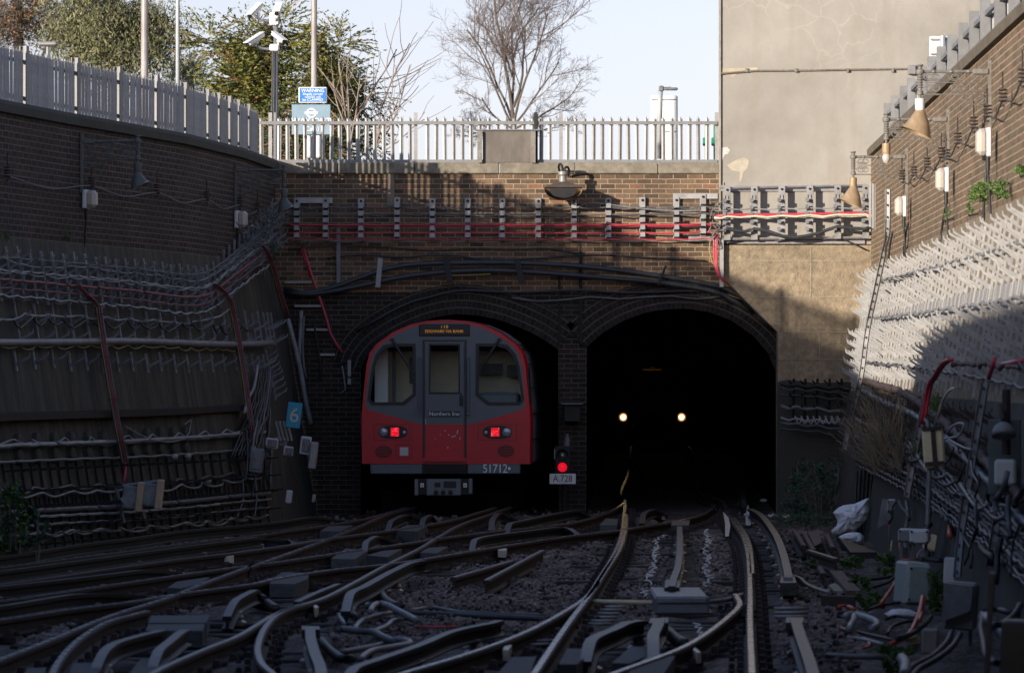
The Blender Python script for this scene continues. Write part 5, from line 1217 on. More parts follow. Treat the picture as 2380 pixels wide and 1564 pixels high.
rkM = rack('grey two-hook cable rack on the left wall, middle row', 'middle cable racks on the left wall', .52, [-.24, -.46], .22, 'rack_grey', .045)
px2 = [25, 112, 190, 262, 330, 395, 455, 510, 562]; mids = []
for i in range(len(px2) - 1): mids += [px2[i], (px2[i] + px2[i+1]) / 2]
mids += [562, 578, 592, 604, 614, 622]
rack_line(rkM, LW, [LW.solve(x, 701 + x * .045 + max(0, x - 540) * -.05) for x in mids])
rkN = rack('grey single-hook cable rack on the left wall, lower row', 'lower cable racks on the left wall', .26, [-.17], .22, 'rack_grey', .045)
rack_line(rkN, LW, [LW.solve(x, 812 + x * .02) for x in mids[:-2]])
for i in range(9):
    pass
rkP = rack('small hook rack stepping down beside the long red pipe', 'hook racks beside the long red pipe', .16, [-.1], .2, 'rack_grey', .03)
rack_line(rkP, LW, [LW.solve(x, y) for x, y in ((668, 808),(675, 830),(683, 850),(690, 868),(700, 882),(706, 897),(714, 912),(722, 926))] if False else [LW.solve(612 + i * 2.6, 812 + i * 13) for i in range(8)])
# ---- cables on the left wall (through wall points)
def wcable(W, seq, r, mname, label, off=.14, name='cable', sag=0.0, n=6, wob=0.0, group=None, step=.2, every=0, cat='cable'):
    pts = [W.on(x, y, off) for x, y in px(seq)]
    if every:
        pp = resample(smooth_path(pts, .2), every); pts = []
        for i, (p, d) in enumerate(pp):
            p = p + d * rnd.uniform(-.28, .28) * every
            pts.append(p)
            if i < len(pp) - 1:
                sg_ = sag * rnd.uniform(.4, 1.1)
                for f_, q_ in ((.2, .62), (.5, 1.0), (.8, .62)): pts.append(p.lerp(pp[i+1][0], f_) - Vector((0, 0, sg_ * q_)))
    return cable('', r, mname, label, pts=pts, n=n, wob=wob, name=name, group=group, step=step, cat=cat)
up = lambda y0: 'O -60,%g 0,%g 150,%g 300,%g 470,%g 540,%g 600,%g 640,%g' % (y0 - 4, y0, y0 + 13, y0 + 26, y0 + 40, y0 - 6, y0 - 52, y0 - 80)
wcable(LW, up(596), .011, 'greycable', 'thin grey cable along the top of the left racks', sag=.01, every=.8)
wcable(LW, 'O -60,600 0,598 40,612 150,622 180,615 260,630 340,634 430,650 470,652 560,590 620,560', .011, 'palecable', 'pale cable wandering below the top left cable', sag=.02, every=.9)
wcable(LW, up(626), .016, 'palecable', 'bright pale cable on the second row of left hooks', sag=.02, every=.5, off=.17)
wcable(LW, up(629), .010, 'palecable', 'thin pale cable twisted with the bright one', sag=.04, every=.7, off=.19)
wcable(LW, up(648), .019, 'redcable_old', 'thick red cable along the left wall racks', sag=.012, every=.6, off=.18)
wcable(LW, up(667), .011, 'redcable_old', 'thin red cable below the thick one on left racks', sag=.015, every=.6, off=.18)
wcable(LW, up(684), .016, 'palecable', 'pale cable on the lowest row of left hooks', sag=.03, every=.5, off=.19)
wcable(LW, up(686), .010, 'greycable', 'grey cable on the lowest row of left hooks', sag=.05, every=.7, off=.17)
wcable(LW, 'O -60,760 0,744 25,732 180,734 330,742 450,747 500,735 560,700', .016, 'palecable', 'pale cable looping on the middle left racks', sag=.04, every=1.0, off=.16)
wcable(LW, 'O 20,736 180,737 330,745 480,752 600,757', .013, 'blackcable', 'black cable drooping between the middle left racks', sag=.16, every=.75, off=.16)
wcable(LW, 'O -60,795 0,796 150,795 300,793 400,796 500,800 580,800 632,797', .046, 'galv_old', 'thick grey pipe along the left wall', off=.16, n=10, name='pipe', cat='pipe')
wcable(LW, 'O 0,804 150,802 300,802 450,808 560,810', .008, 'yellowcable', 'yellow wire sagging under the thick pale pipe', sag=.05, every=.7, off=.15)
for k, (yy, r_, mn, lab, sg_) in enumerate(((1000,.012,'palecable','pale wire looping under the ledge',.10),(1013,.035,'palecable','lumpy pale cable bundle under the left ledge',.02),(1050,.02,'greycable','upper dark cable below the bundle at left',.03),
    (1105,.022,'blackcable','black cable above looped white cable at left',.06),(1118,.016,'palecable','white looped cable low on the left wall',.06),(1158,.032,'greycable','thick banded grey cable low on the left wall',.01),
    (1172,.02,'palecable','white cable bundle low on the left wall',.03),(1190,.018,'greycable','dark pinkish cable bundle low on the left wall',.04),(1208,.018,'palecable','lowest looped pale cable on the left wall',.07))):
    fall = 34 if yy > 1090 else 24
    wcable(LW, 'O -60,%g 0,%g 150,%g 300,%g 450,%g 560,%g 625,%g' % (yy + fall * 1.1 + 6, yy + fall, yy + fall * .72, yy + fall * .5, yy + fall * .15, yy - fall * .2, yy - fall * .35), r_, mn, lab, sag=sg_ * (1.1 if 'loop' in lab else .4), every=1.15 if 'loop' in lab else .8, off=.12, step=.12)
    if yy in (1013, 1172, 1190, 1208):
        wcable(LW, 'O -60,%g 0,%g 150,%g 300,%g 450,%g 560,%g 625,%g' % (yy + fall * 1.1 + 6, yy + fall + 1, yy + fall * .72 + 1, yy + fall * .5, yy + fall * .15, yy - fall * .2, yy - fall * .35), r_ * .45, 'greycable', 'thin strand wound round ' + lab, sag=sg_ * .6, every=.62, off=.14, step=.12)
hg = MB(); hg.box((0, 0, 0), (.02, .03, .62)); hg.box((.1, 0, .2), (.2, .02, .02)); hg.box((.1, 0, -.05), (.2, .02, .02)); hg.box((.1, 0, -.26), (.2, .02, .02))
hgo = hg.build('cable_hanger', M['iron'], local=True); HG = hgo.data; bpy.data.objects.remove(hgo)
for k in range(30):
    x = 6 + k * 21.5 - k * k * .02
    if x > 628: break
    for y in (1192 + 30 * (1 - x / 400), 1112 + 24 * (1 - x / 400)):
        t, z = LW.solve(x, y); o = bpy.data.objects.new('cable_hanger', HG); C.objects.link(o); place(o, LW.at(t, z, .05), LW.rot(t)); tag(o, 'dark iron hanger carrying the low cables of the left wall', 'hanger', 'cable hangers low on the left wall')
# dark ledge and the row of bolted pockets beneath it
m = MB(); ptz = [LW.on(x, y, .06) for x, y in ((-60,972),(0,968),(200,962),(400,955),(560,945))]
m.sweep([(-.1, .05), (.1, .03), (.1, -.05), (-.1, -.05)], smooth_path(ptz, .4)); tag(m.build('ledge', M['iron']), 'dark ledge along the lower left wall', 'ledge')
for k in range(3):
    for i in range(12):
        x = 38 + i * 43 - i * i * .7; y = 1012 + k * 32 - i * 1.8 + 16
        if k == 2 or rnd.random() < .1: continue
        p = LW.on(x, y, .03); t = LW.solve(x, y)[0]; m = MB(); m.lathe([(.11, 0), (.10, .06), (.05, .075)], p, 10, LW.rot(t) @ Matrix.Rotation(R(90), 3, 'Y')); tag(m.build('wall_boss', M['render_left']), 'round dark boss on the lower left wall', 'boss', 'round bosses on the lower left wall')
# pipes that carry red cables down the wall
def conduit(pts_red, pts, label):
    a = smooth_path([LW.on(x, y, .2) for x, y in pts], .3); t = thing('cable_riser', label, 'cable riser', a[len(a)//2])
    m = MB(); m.sweep([(-.042, .02), (-.042, -.02), (.042, -.02), (.042, .02), (.037, .02), (.037, -.012), (-.037, -.012), (-.037, .02)], a, up=(.6, -1, .1)); m.build('tray', M['galv_old'], t)
    b = smooth_path([LW.on(x, y, .24) for x, y in pts_red + pts], .3)
    for dx, r_, mn in ((0, .014, 'redcable_old'), (.03, .010, 'redcable_old'), (-.026, .007, 'yellowcable')):
        m = MB(); m.tube([p + Vector((dx, 0, 0)) for p in b], r_, 6); m.build('riser_cable', M[mn], t, smooth=True)
    m = MB()
    for p, d in resample(a, .55, .1): m.box(p, (.12, .06, .012))
    m.build('cable_tie', M['iron'], t)
conduit([(180,662),(203,688),(218,700)], [(228,712),(240,800),(258,905),(275,1000),(290,1074)], 'red cable riser on the left wall, leftmost of three')
conduit([(500,660),(522,680),(532,695)], [(538,710),(556,800),(570,890),(582,980),(592,1050)], 'red cable riser on the left wall, middle of three')
conduit([(600,567),(617,580)], [(630,610),(645,660),(668,740)], 'red cable riser near the portal corner, upper part')
pcable('O 668,740 684,800 700,870 712,940 722,985', .04, 'palecable', 'long pinkish pipe slanting down beside the blue number sign', d=.5, n=8)
pcable('O 700,722 697,790 695,850', .03, 'palecable', 'short pale vertical pipe beside the steel rungs', d=.3, n=8)
pcable('O 706,735 703,800 706,850 712,880', .022, 'greycable', 'second grey vertical pipe beside the steel rungs', d=.3, n=8)
pcable('O 730,750 737,800 745,850 742,880', .018, 'rust', 'thin rusty pipe left of the tunnel', d=.1, n=8)
wcable(LW, 'O 290,1074 292,1090 288,1120', .018, 'redcable', 'red cable end dropping to the plywood boxes', off=.2)
# bunch of hanging cables in the corner
for k in range(8):
    x0 = 588 + k * 5; wcable(LW, 'O %d,860 %d,900 %d,950 %d,1010 %d,1060' % (x0 + 10, x0 + 6, x0 - 6 + k, x0 - 30 + k * 2, x0 - 50 + k * 3), rnd.choice((.012, .016, .02)), rnd.choice(('greycable', 'blackcable', 'blackcable')), 'dark cable of the bunch hanging in the left corner', off=.14 + .02 * k, group='hanging cables in the left corner', wob=.008)
wcable(LW, 'O 598,850 590,900 575,930 568,960', .025, 'palecable', 'pale cable bundle curving beside the middle riser', off=.2)
wcable(LW, 'O 430,985 445,975 440,1005 410,1025 370,1025 330,1012 290,990', .008, 'palecable', 'thin pale wire hanging in a loop beside the left riser', off=.18)
for k in range(18):
    x = rnd.uniform(560, 634); y = rnd.uniform(930, 1120); L = rnd.uniform(40, 120)
    wcable(LW, 'O %g,%g %g,%g %g,%g' % (x, y, x + rnd.uniform(-12, 4), y + L * .5, x + rnd.uniform(-18, 2), min(1200, y + L)), rnd.choice((.009, .012, .018)), rnd.choice(('black', 'blackcable', 'greycable')), 'dark cable dangling among the boxes in the left corner', off=rnd.uniform(.12, .3), group='cables dangling in the left corner')
# grey thicket of cables at the top corner
m = MB()
for i in range(240):
    x, y = rnd.uniform(560, 662), rnd.uniform(470, 580)
    if y < 470 + (662 - x) * .75 - 18 or y > 600 + (600 - x) * .3: continue
    p = LW.on(min(x, 634), y, rnd.uniform(.05, .32)); p.x += max(0, x - 634) / 150
    q = p + Vector((rnd.uniform(-.1, .16), rnd.uniform(-.15, .15), rnd.uniform(-.08, .16))); m.tube([p, p.lerp(q, .5) + Vector((0, 0, rnd.uniform(-.04, .04))), q], rnd.choice((.006, .009, .012)), 4)
tag(m.build('cable_thicket', M['greycable']), 'thicket of grey cable ends and hooks in the upper left corner', 'cables', kind='stuff')
# ---- ornate lamp brackets
def scroll(m, c, r, xa, za, turns=1.4, t=.008, mi=0, flip=1):
    pts = [c + xa * (r * (1 - .55 * k / 20) * math.cos(flip * turns * 2 * math.pi * k / 20)) + za * (r * (1 - .55 * k / 20) * math.sin(flip * turns * 2 * math.pi * k / 20)) for k in range(21)]
    m.tube(pts, t, 5, mi)
def ornate(label, a, b, grey=False, bulb=False, tdir=1, size=.57, k=.45, white=False):
    """wrought arm from wall point a to the lamp axis b, with the lamp hanging below b"""
    xa = (b - a); L = xa.length; xa.normalize(); za = Vector((0, 0, k))
    t = thing('bracket_lamp', label, 'lamp', a); mm = M['ornate'] if not grey else M['lamp_grey']
    m = MB(); m.tube([a, b], .017, 8); m.tube([a - za * .52, b - za * .52], .009, 6); m.tube([a + xa * .05 - za * .25, b - xa * .05 - za * .25], .006, 5)
    m.box(a + za * -.6, (.035, .035, 1.7 * k)); m.bbox(a + xa * .09, (.16, .06, .06), .01)
    for f in (.18, .42, .5, .78, .86):
        scroll(m, a + xa * (L * f) - za * .13, .055, xa, za * 1.6, t=.006, flip=1 if f < .5 else -1); scroll(m, a + xa * (L * f) - za * .38, .06, xa, za * 1.6, t=.006, flip=-1 if f < .5 else 1)
    scroll(m, a + xa * (L * .12) - za * .66, .06, xa, za * 1.6, t=.006); scroll(m, a + xa * (L * .3) - za * .66, .045, xa, za * 1.6, t=.006, flip=-1)
    for f in (.3, .55, .8): m.lathe([(.0, -.025), (.026, -.008), (.026, .008), (0, .025)], a + xa * (L * f), 8)
    m.tube(smooth_path([a + xa * .02 - za * .8, a + xa * (L * .18) - za * .77, a + xa * (L * .42) - za * .62], .06), .007, 5); m.build('bracket_arm', mm, t)
    m = MB(); pr = [(.045, .16), (.05, .13), (.03, .11), (.03, .06), (.055, .04), (.06, -.01), (.05, -.06), (.03, -.08)]
    for q in range(5): pr += [(.04, -.11 - q * .06), (.045, -.125 - q * .06), (.028, -.14 - q * .06)]
    pr += [(.03, -.42), (.045, -.44), (.045, -.52), (.02, -.54), (.02, -.62)]
    m.lathe([(r_ * .75, z_ * k) for r_, z_ in pr[::-1]], b, 12); m.build('finial_stem', mm, t, smooth='auto')
    c = b - za * .62
    m = MB(); m.lathe([(.03, -.125), (.042, -.12), (.048, -.1), (.05, 0), (.03, .008)], c, 14); m.build('lamp_holder', M['white_paint'] if white else (M['lamp_tan'] if not grey else M['lamp_grey']), t, smooth='auto')
    o = c - Vector((0, 0, .115))
    if not bulb:
        n = 24; m = MB(); rows = []
        for (r, z, q) in ((.07, .0, 0), (.10, -.05, .05), (.17, -.18, .3), (.225, -.30, .7), (.255, -.37, 1)):
            row = []
            for j in range(n + 1):
                an = 2 * math.pi * j / n; cx = math.cos(an) * tdir
                row.append(o + Vector((r * size * math.cos(an) - tdir * .07 * q * size, r * size * math.sin(an), size * (z * (1.0 - .30 * q * -cx) ))))
            rows.append(row)
        m.grid(rows); sh = m.build('shade', M['lamp_tan'] if not grey else M['lamp_grey'], t, smooth=True)
        m = MB(); m.grid([[p + (o - p) * .05 for p in r] for r in rows[1:]]); m.build('shade_lining', M['lamp_tan'], sh, smooth=True)
    m = MB(); m.lathe([(.0, -.12), (.035, -.1), (.05, -.055), (.038, 0)], o, 12); m.build('bulb', M['diffuser'], t, smooth=True)
    return t
def lend(x, y, Y): return PY(x, y, Y)
wp = LW.on(190, 330, .02); sLamp = F / wp.y
ornate('grey tilted lamp on an ornate bracket, left wall near the fence', wp, PY(320, 328, wp.y), True, tdir=-1, size=.5)
wp = LW.on(548, 396, .02)
ornate('grey lamp on an ornate bracket in the dark left corner', wp, PY(660, 396, wp.y), True, tdir=-1, size=.5)
# ---- bulkhead lights
def bulkhead(label, p, rot, h=.34, w_=.14, flipx=1):
    t = thing('bulkhead_light', label, 'light', p)
    m = MB(); m.bbox(p, (w_ * .4, .16, h), .012, rot); m.build('housing', M['white_paint'], t)
    m = MB(); m.bbox(p + rot @ Vector((w_ * .55 * flipx, 0, 0)), (w_, .15, h * .93), .04, rot); m.build('diffuser', M['diffuser'], t)
    m = MB(); m.tube([p + rot @ Vector((0, 0, -h/2)), p + rot @ Vector((0, 0, -h/2 - .14))], .022, 8); m.tube([p + rot @ Vector((0, 0, -h/2 - .14)), p + rot @ Vector((-.03, 0, -h/2 - .6))], .014, 6); m.build('conduit', M['iron'], t)
RZ = lambda a: Matrix.Rotation(R(a), 3, 'Z')
bulkhead('white bulkhead light on dark brick at far left', LW.on(200, 463, .05), RZ(-15), .24)
bulkhead('white bulkhead light on dark brick near the left corner', LW.on(552, 510, .05), RZ(-15), .25)
# ---- insulators and feeder wire
ins = MB(); 
for k in range(4): ins.lathe([(.018, .055 - k * .035), (.045, .05 - k * .035), (.045, .038 - k * .035), (.018, .032 - k * .035)], (0, 0, 0), 9)
ins.tube([(0, 0, .06), (0, .0, .22)], .008, 5); ins.tube([(0, 0, -.1), (0, 0, -.12)], .02, 6)
def insulators(W, seq, label, group, off, wire_lab):
    pts = []
    for i, (x, y) in enumerate(px(seq)):
        p = W.on(x, y, off); pts.append(p)
        o = ins.build('wall_insulator', M['rust'], local=True) if i == 0 else bpy.data.objects.new('wall_insulator', PI_ME)
        if i == 0: globals()['PI_ME'] = o.data
        else: C.objects.link(o)
        o.location = p; tag(o, label, 'insulator', group)
    w_ = []
    for a, b in zip(pts[:-1], pts[1:]): w_ += [a, a.lerp(b, .5) - Vector((0, 0, .09))]
    cable('', .009, 'greycable' if W is LW else 'blackcable', wire_lab, pts=[p - Vector((0, 0, .06)) for p in w_ + [pts[-1]]], name='feeder_wire', cat='wire')
insulators(LW, 'O 17,398 212,422 365,438 480,454 558,468 598,480', 'dark pot insulator holding the wire on the left brickwork', 'pot insulators on the left wall', .08, 'grey feeder wire slung between insulators on the left wall')
# ---- boxes at the foot of the left wall
cb = thing('switch_box_pair', 'pair of plywood-backed grey switch boxes on a frame low on left wall', 'box', G(310, 1210, -.1))
qb = LW.on(310, 1150, .35); Yb = qb.y
def lb(x, y, d=0): p = PY(x, y, Yb); p.y += d; return p
m = MB()
for (x, y1, x2, y2) in ((252,1130,258,1165),(268,1128,288,1215),(332,1190,336,1205)): m.tube([lb(x, y1), lb(x2, y2)], .028, 4)
m.tube([lb(250, 1134), lb(375, 1118)], .028, 4); m.build('stand', M['galv_old'], cb)
rk = Matrix.Rotation(R(6), 3, 'Y')
for k, (cx, cy) in enumerate(((312, 1156), (357, 1150))):
    m = MB(); m.bbox(lb(cx - 6, cy, -.05), (.23, .12, .30), .02, rk); bx1 = m.build('case', M['box_grey'], cb)
    m = MB(); m.bbox(lb(cx + 15, cy - 2, -.08), (.085, .2, .37), .01, rk); m.build('side_board', M['plywood'], cb)
    m = MB(); m.box(lb(cx - 8, cy + 2, -.125), (.16, .01, .2), rk @ Matrix.Rotation(R(45), 3, 'Y')); m.build('cover_plate', M['galv_old'], bx1)
eq = [(632,1030,30,24,'box_white','white enamel box in the left equipment cluster, leftmost'),(652,1028,28,22,'galv','open-fronted meter box in the left equipment cluster'),(668,1048,22,22,'box_white','small white box below the meter box'),(705,1035,24,42,'box_white','tall pale box beside the blue number sign'),(722,1058,18,62,'galv','narrow pale plate right of the equipment cluster'),(596,1070,30,56,'galv_old','grey ragged cabinet under the middle riser'),(669,1154,14,30,'box_white','small white box near the rail at left corner'),(722,1158,8,18,'galv','tiny pale bracket left of the train')]
for (x, y, w_, h_, mn, lab) in eq:
    p = LW.on(min(x, 636), y, .35); p.x += max(0, x - 636) / 152; s_ = F / p.y
    t = thing('equipment_box', lab, 'box', p); m = MB(); m.bbox(p, (w_ / s_, .16, h_ / s_), .012, Matrix.Rotation(R(7), 3, 'Y')); m.build('case', M[mn], t)
    if w_ > 20: m = MB(); m.bbox(p + Vector((.01, -.09, .0)), (w_ / s_ * .7, .03, h_ / s_ * .72), .008, Matrix.Rotation(R(7), 3, 'Y')); m.build('lid', M['box_grey'], t); m = MB(); m.box(p + Vector((-.01, -.11, .02)), (.03, .01, .03)); m.build('label_tag', M['redcable'], t)
for k in range(4):
    p = LW.on(634, 1000, .4) + Vector(((646 + k * 8 - 634) / 152, 0, -.0)); m = MB(); m.tube([p + Vector((-.04, 0, .13)), p + Vector((.03, 0, -.15))], .022, 8); tag(m.build('cable_pipe', M['galv']), 'short pale pipe in the row of four above the meter box', 'pipe', 'pale pipes above the meter box')
p = LW.on(634, 965, .5) + Vector(((679 - 634) / 150, 0, 0)); sn = thing('number_sign', 'tilted blue sign with a tan figure 6 left of the train', 'sign', p)
rs = Matrix.Rotation(R(7), 3, 'Y')
m = MB(); m.bbox(p, (.205, .02, .36), .008, rs); m.build('board', mat('cyan_sign_paint', (.02, .28, .42), .5, var=.06), sn)
text('numeral', '6', .29, p + Vector((.005, -.0125, -.005)), mat('tan_numeral', (.58, .47, .34), .5, var=.03), sn, mat3=rs @ Matrix.Rotation(R(90), 3, 'X'))
for i, (x, y, r_) in enumerate(((405,1063,.05),(437,1061,.05),(483,1120,.05))):
    m = MB(); m.lathe([(.0, -.04), (r_ * .8, -.02), (r_, .02), (r_ * .4, .05)], LW.on(x, y, .18), 12); tag(m.build('tin', M['galv'], smooth=True), ('left', 'right', 'lower')[i] + ' shiny round metal tin on the left wall cables', 'tin')
CROWD = """
for k in range(34):
    x = rnd.uniform(2080, 2390); y = 930 + (x - 2050) * .62 + rnd.uniform(-20, 210)
    L = rnd.uniform(30, 120); dx = rnd.uniform(-14, 14)
    rcable('O %g,%g %g,%g %g,%g %g,%g' % (x, y, x + dx + rnd.uniform(-6, 6), y + L * .35, x + dx * 1.6 + rnd.uniform(-10, 10), y + L * .7, x + dx * 2, y + L), rnd.choice((.010, .014, .02, .026)), rnd.choice(('black', 'blackcable', 'black', 'greycable')), 'black cable dangling down the lower right wall', off=rnd.uniform(.1, .38), group='cables dangling on the lower right wall')
for k in range(16):
    x = 2060 + k * 20; y0 = 1000 + (x - 2050) * .66
    rcable('O %g,%g %g,%g %g,%g %g,%g' % (x - 8, y0, x + 14, y0 + 34, x + 38, y0 + 52 + rnd.uniform(-8, 10), x + 60, y0 + 48), rnd.choice((.012, .018, .024)), rnd.choice(('black', 'black', 'blackcable')), 'black cable loop hanging from the bundle on the right wall', off=.3, group='cable loops on the right wall')
"""
# ================================================================ RIGHT WALL
def C3(x, y): return (1586.5 + x * .3334, y * .3334)
def r_lamp(label, wx, wy, ex, **k):
    a = RW.on(wx, wy, .02); b = PY(ex, wy, a.y - .05); return ornate(label, a, b, **k)
r_lamp('large tan cone lamp on an ornate bracket, nearest on the right wall', 2300, 167, 2138, white=True, size=.62, tdir=1)
r_lamp('bare bulb on an ornate bracket, middle of the right wall lamps', 2203, 278, 2060, bulb=True)
r_lamp('small tan cone lamp on an ornate bracket before the concrete tower', 2107, 365, 1983, size=.62, tdir=1)
RB = Matrix.Rotation(R(186), 3, 'Z')
bulkhead('white bulkhead light on the right wall, nearest and largest', RW.on(2296, 331, .1), RB, .29, .115)
bulkhead('white bulkhead light on the right wall, middle of three', RW.on(2199, 418, .1), RB, .28, .115)
bulkhead('white bulkhead light on the right wall above the corner racks', RW.on(2101, 480, .1), RB, .27, .115)
insulators(RW, 'O ' + ' '.join('%g,%g' % C3(*p) for p in ((1530,1215),(1612,1190),(1705,1130),(1805,1060),(1918,960),(2030,850),(2125,770),(2232,660),(2370,520),(2470,420))), 'brown pot insulator on the sunlit right brickwork', 'pot insulators on the right wall', .1, 'black feeder wire slung between insulators on the right wall')
# right fence: broad posts with pales and rails, seen almost edge-on
rf = thing('palisade_fence', 'grey palisade fence climbing along the top of the right wall', 'fence', RW.at(.5, RTOP))
def rt_at(x, z=RTOP, off=-.2):
    lo, hi = 0.0, 5.0
    for _ in range(40):
        t = (lo + hi) / 2; p = RW.at(t, z, off); X = CX + p.x * F / p.y if p.y > 1 else 1e9
        if X < x: lo = t
        else: hi = t
    return t
posts = [2070, 2087, 2108, 2126, 2152, 2174, 2196, 2222, 2248, 2274, 2300, 2334, 2368, 2404, 2440]
tz = [rt_at(x) for x in posts]
for t in tz:
    p = RW.at(t, RTOP, -.2); rt = RW.rot(t, 9); m = MB(); m.box(p + Vector((0, 0, .25)), (.012, .12, .62), rt); m.box(p + rt @ Vector((.05, -.055, .25)), (.10, .012, .62), rt); m.box(p + rt @ Vector((.05, .055, .25)), (.10, .012, .62), rt); m.build('fence_post', M['post_steel'], rf)
L0, L1 = RW.arc(tz[0]), RW.arc(tz[-1])
for z in (.08, .40):
    m = MB(); m.sweep([(-.02, .025), (.02, .025), (.02, -.025), (-.02, -.025)], [RW.at(RW.t_of(lerp(L0, L1, k / 60)), RTOP + z, -.16) for k in range(61)]); m.build('rail', M['galv_old'], rf)
n = int((L1 - L0) / .17)
rp_m = pale_mesh(.56, .07).build('pale', M['galv']); RPALE = rp_m.data; bpy.data.objects.remove(rp_m)
cands = [(RW.at(RW.t_of(lerp(L0, L1, k / n)), RTOP - .03, -.24), RW.plan(RW.t_of(lerp(L0, L1, k / n)))[1]) for k in range(n)]
cands.sort(key=lambda c: c[0].y); src = pale_mesh(.56, .07); m = MB()
for i, (p, d) in enumerate(cands):
    a = math.atan2(d.y, d.x)
    if i < 95:
        o = bpy.data.objects.new('pale', RPALE); C.objects.link(o); o.parent = rf; o.location = p - rf.location; o.rotation_euler = (0, 0, a)
    else:
        q = Matrix.Rotation(a, 3, 'Z'); m.add([p + q @ Vector(v) for v in src.v], src.f)
if m.v: tag(m.build('pales', M['galv'], rf), kind='stuff')
# racks
hz_ = [-.10, -.28, -.46, -.64, -.98, -1.13, -1.28, -1.43, -1.58]
rkR = rack('pale nine-hook cable rack on the sunlit right wall', 'tall cable racks on the right wall', 1.72, hz_, .20, 'white_galv', .036)
pts_ = []; L = .75
while L < 33:
    t = RW.t_of(L); pts_.append((t, 3.52)); L += .62
rack_line(rkR, RW, pts_)
m = MB()
for i, L in enumerate([.9 + .52 * k for k in range(60)]):
    p = RW.at(RW.t_of(L), 2.73, .04); m.box(p, (.012, .42, .24), RW.rot(RW.t_of(L), 2.7))
tag(m.build('backing_strip', M['white_galv']), 'pale plate strip between upper and lower hooks on the right wall', 'strip')
def rcable(seq, r, mn, label, off=.18, **k): return wcable(RW, seq, r, mn, label, off=off, **k)
rcable('O 2040,652 2120,632 2200,610 2290,585 2400,552', .014, 'palecable', 'pale cable lying on the topmost hooks of the right racks', off=.16, sag=.03, every=1.1)
rcable('O 2030,738 2120,727 2200,716 2290,702 2400,684', .018, 'galv', 'grey cable lying on the fourth hooks of the right racks', off=.16, sag=.03, every=1.1)
rcable('O 2000,838 2080,846 2160,856 2260,872 2400,900', .016, 'greycable', 'dark cable lying on the lower hooks of the right racks', off=.16, sag=.03, every=1.1)
rcable('O 2005,885 2060,900 2120,925 2200,985 2290,1070 2380,1160', .045, 'brownplank', 'thick brown cable bundle below the right racks', wob=.01)
rcable('O 2000,905 2060,935 2130,965 2210,1030 2300,1120 2400,1230', .035, 'greycable', 'grey banded cable bundle low on the right wall', wob=.004, sag=.02, every=.6)
for k in range(9):
    y0 = 975 + k * 13; rcable('O 1990,%g 2060,%g 2130,%g 2210,%g 2300,%g 2400,%g' % (y0, y0 + 34, y0 + 72, y0 + 130, y0 + 200, y0 + 290), rnd.choice((.016, .022, .028)), rnd.choice(('blackcable', 'greycable', 'blackcable', 'blackcable', 'black')), 'cable of the thick dark bundle sloping down the right wall', off=.12 + .02 * (k % 3), wob=.004, sag=.03, every=.6, group='dark cable bundle on the right wall')
rkD = rack('dark rusty hook rack below the pale racks on the right wall', 'dark lower racks on the right wall', .75, [-.15, -.35, -.55, -.7], .2, 'rust', .05)
rack_line(rkD, RW, [(RW.t_of(2 + .8 * k), 1.72) for k in range(34)])
rcable('O 2330,846 2380,838', .02, 'redcable', 'short red cable on the near right racks', off=.25)
rcable('O 2210,846 2260,846 2330,850 2390,855', .022, 'brownplank', 'red-brown twisted cable across the near right racks', off=.25, wob=.012)
# trays carrying red cables up the wall
def r_tray(seq, label, mn='white_galv', red=None, off=.27, w_=.034):
    a = smooth_path([RW.on(x, y, off) for x, y in px(seq)], .15); t = thing('cable_riser', label, 'cable riser', a[len(a)//2])
    m = MB(); m.sweep([(-w_, .02), (-w_, -.015), (w_, -.015), (w_, .02), (w_ * .85, .02), (w_ * .85, -.008), (-w_ * .85, -.008), (-w_ * .85, .02)], a, up=(-.5, -1, .1))
    for p, d in resample(a, .16, .05): m.box(p + Vector((-.008, -.012, 0)), (.016, .008, .03), mi=1)
    m.build('tray', [M[mn], M['rust']], t)
    if red:
        b = smooth_path([RW.on(x, y, off + .06) for x, y in px(red)], .12)
        for dx in (0, .03): m = MB(); m.tube([p + Vector((dx, -dx, 0)) for p in b], .018, 7); m.build('riser_cable', M['redcable'], t, smooth=True)
# crowd of small fittings on the lower right wall
exec(CROWD)
r_tray('O 2064,440 2063,540 2055,585 2035,680 2016,770 2004,860 1990,930 1972,1000 1964,1045', 'long pale cable riser with slots climbing to the tower corner', off=.3)
r_tray('O 2153,915 2140,985 2125,1060 2108,1155', 'slotted pale cable riser with red cables bent over at its top', red='O 2206,836 2190,845 2170,875 2155,905 2140,985')
r_tray('O 2181,975 2176,1000 2168,1080', 'short white slotted tray behind the cream box', off=.22)
r_tray('O 2290,890 2270,1010 2252,1120 2235,1230 2225,1340', 'long grey slotted riser at the lower right', mn='galv_old', off=.25)
r_tray('O 2335,1060 2325,1150 2310,1260 2300,1320', 'grey slotted riser near the right edge, shorter', mn='galv_old', off=.2)
rcable('O 2298,880 2308,850 2312,830', .02, 'redcable', 'red cable above the long grey riser', off=.3)
rcable('O 2180,972 2186,945 2200,915 2215,902', .014, 'creamcable', 'cream cable curving above the short white tray', off=.28)
rcable('O 2197,1020 2235,1005 2240,990 2215,990 2200,1010 2240,1040 2260,1045', .012, 'palecable', 'pale wire looping beside the cream box', off=.3)
for k, (x1, y1, x2, y2) in enumerate(((2075,540,2063,625),(2110,520,2100,600),(2200,470,2180,610),(2292,400,2286,520))):
    rcable('O %d,%d %d,%d %d,%d' % (x1, y1, (x1+x2)/2 - 2, (y1+y2)/2, x2, y2), .014, 'blackcable', ('farthest', 'second', 'third', 'nearest')[k] + ' black cable running down the brown render of the right wall', off=.04)
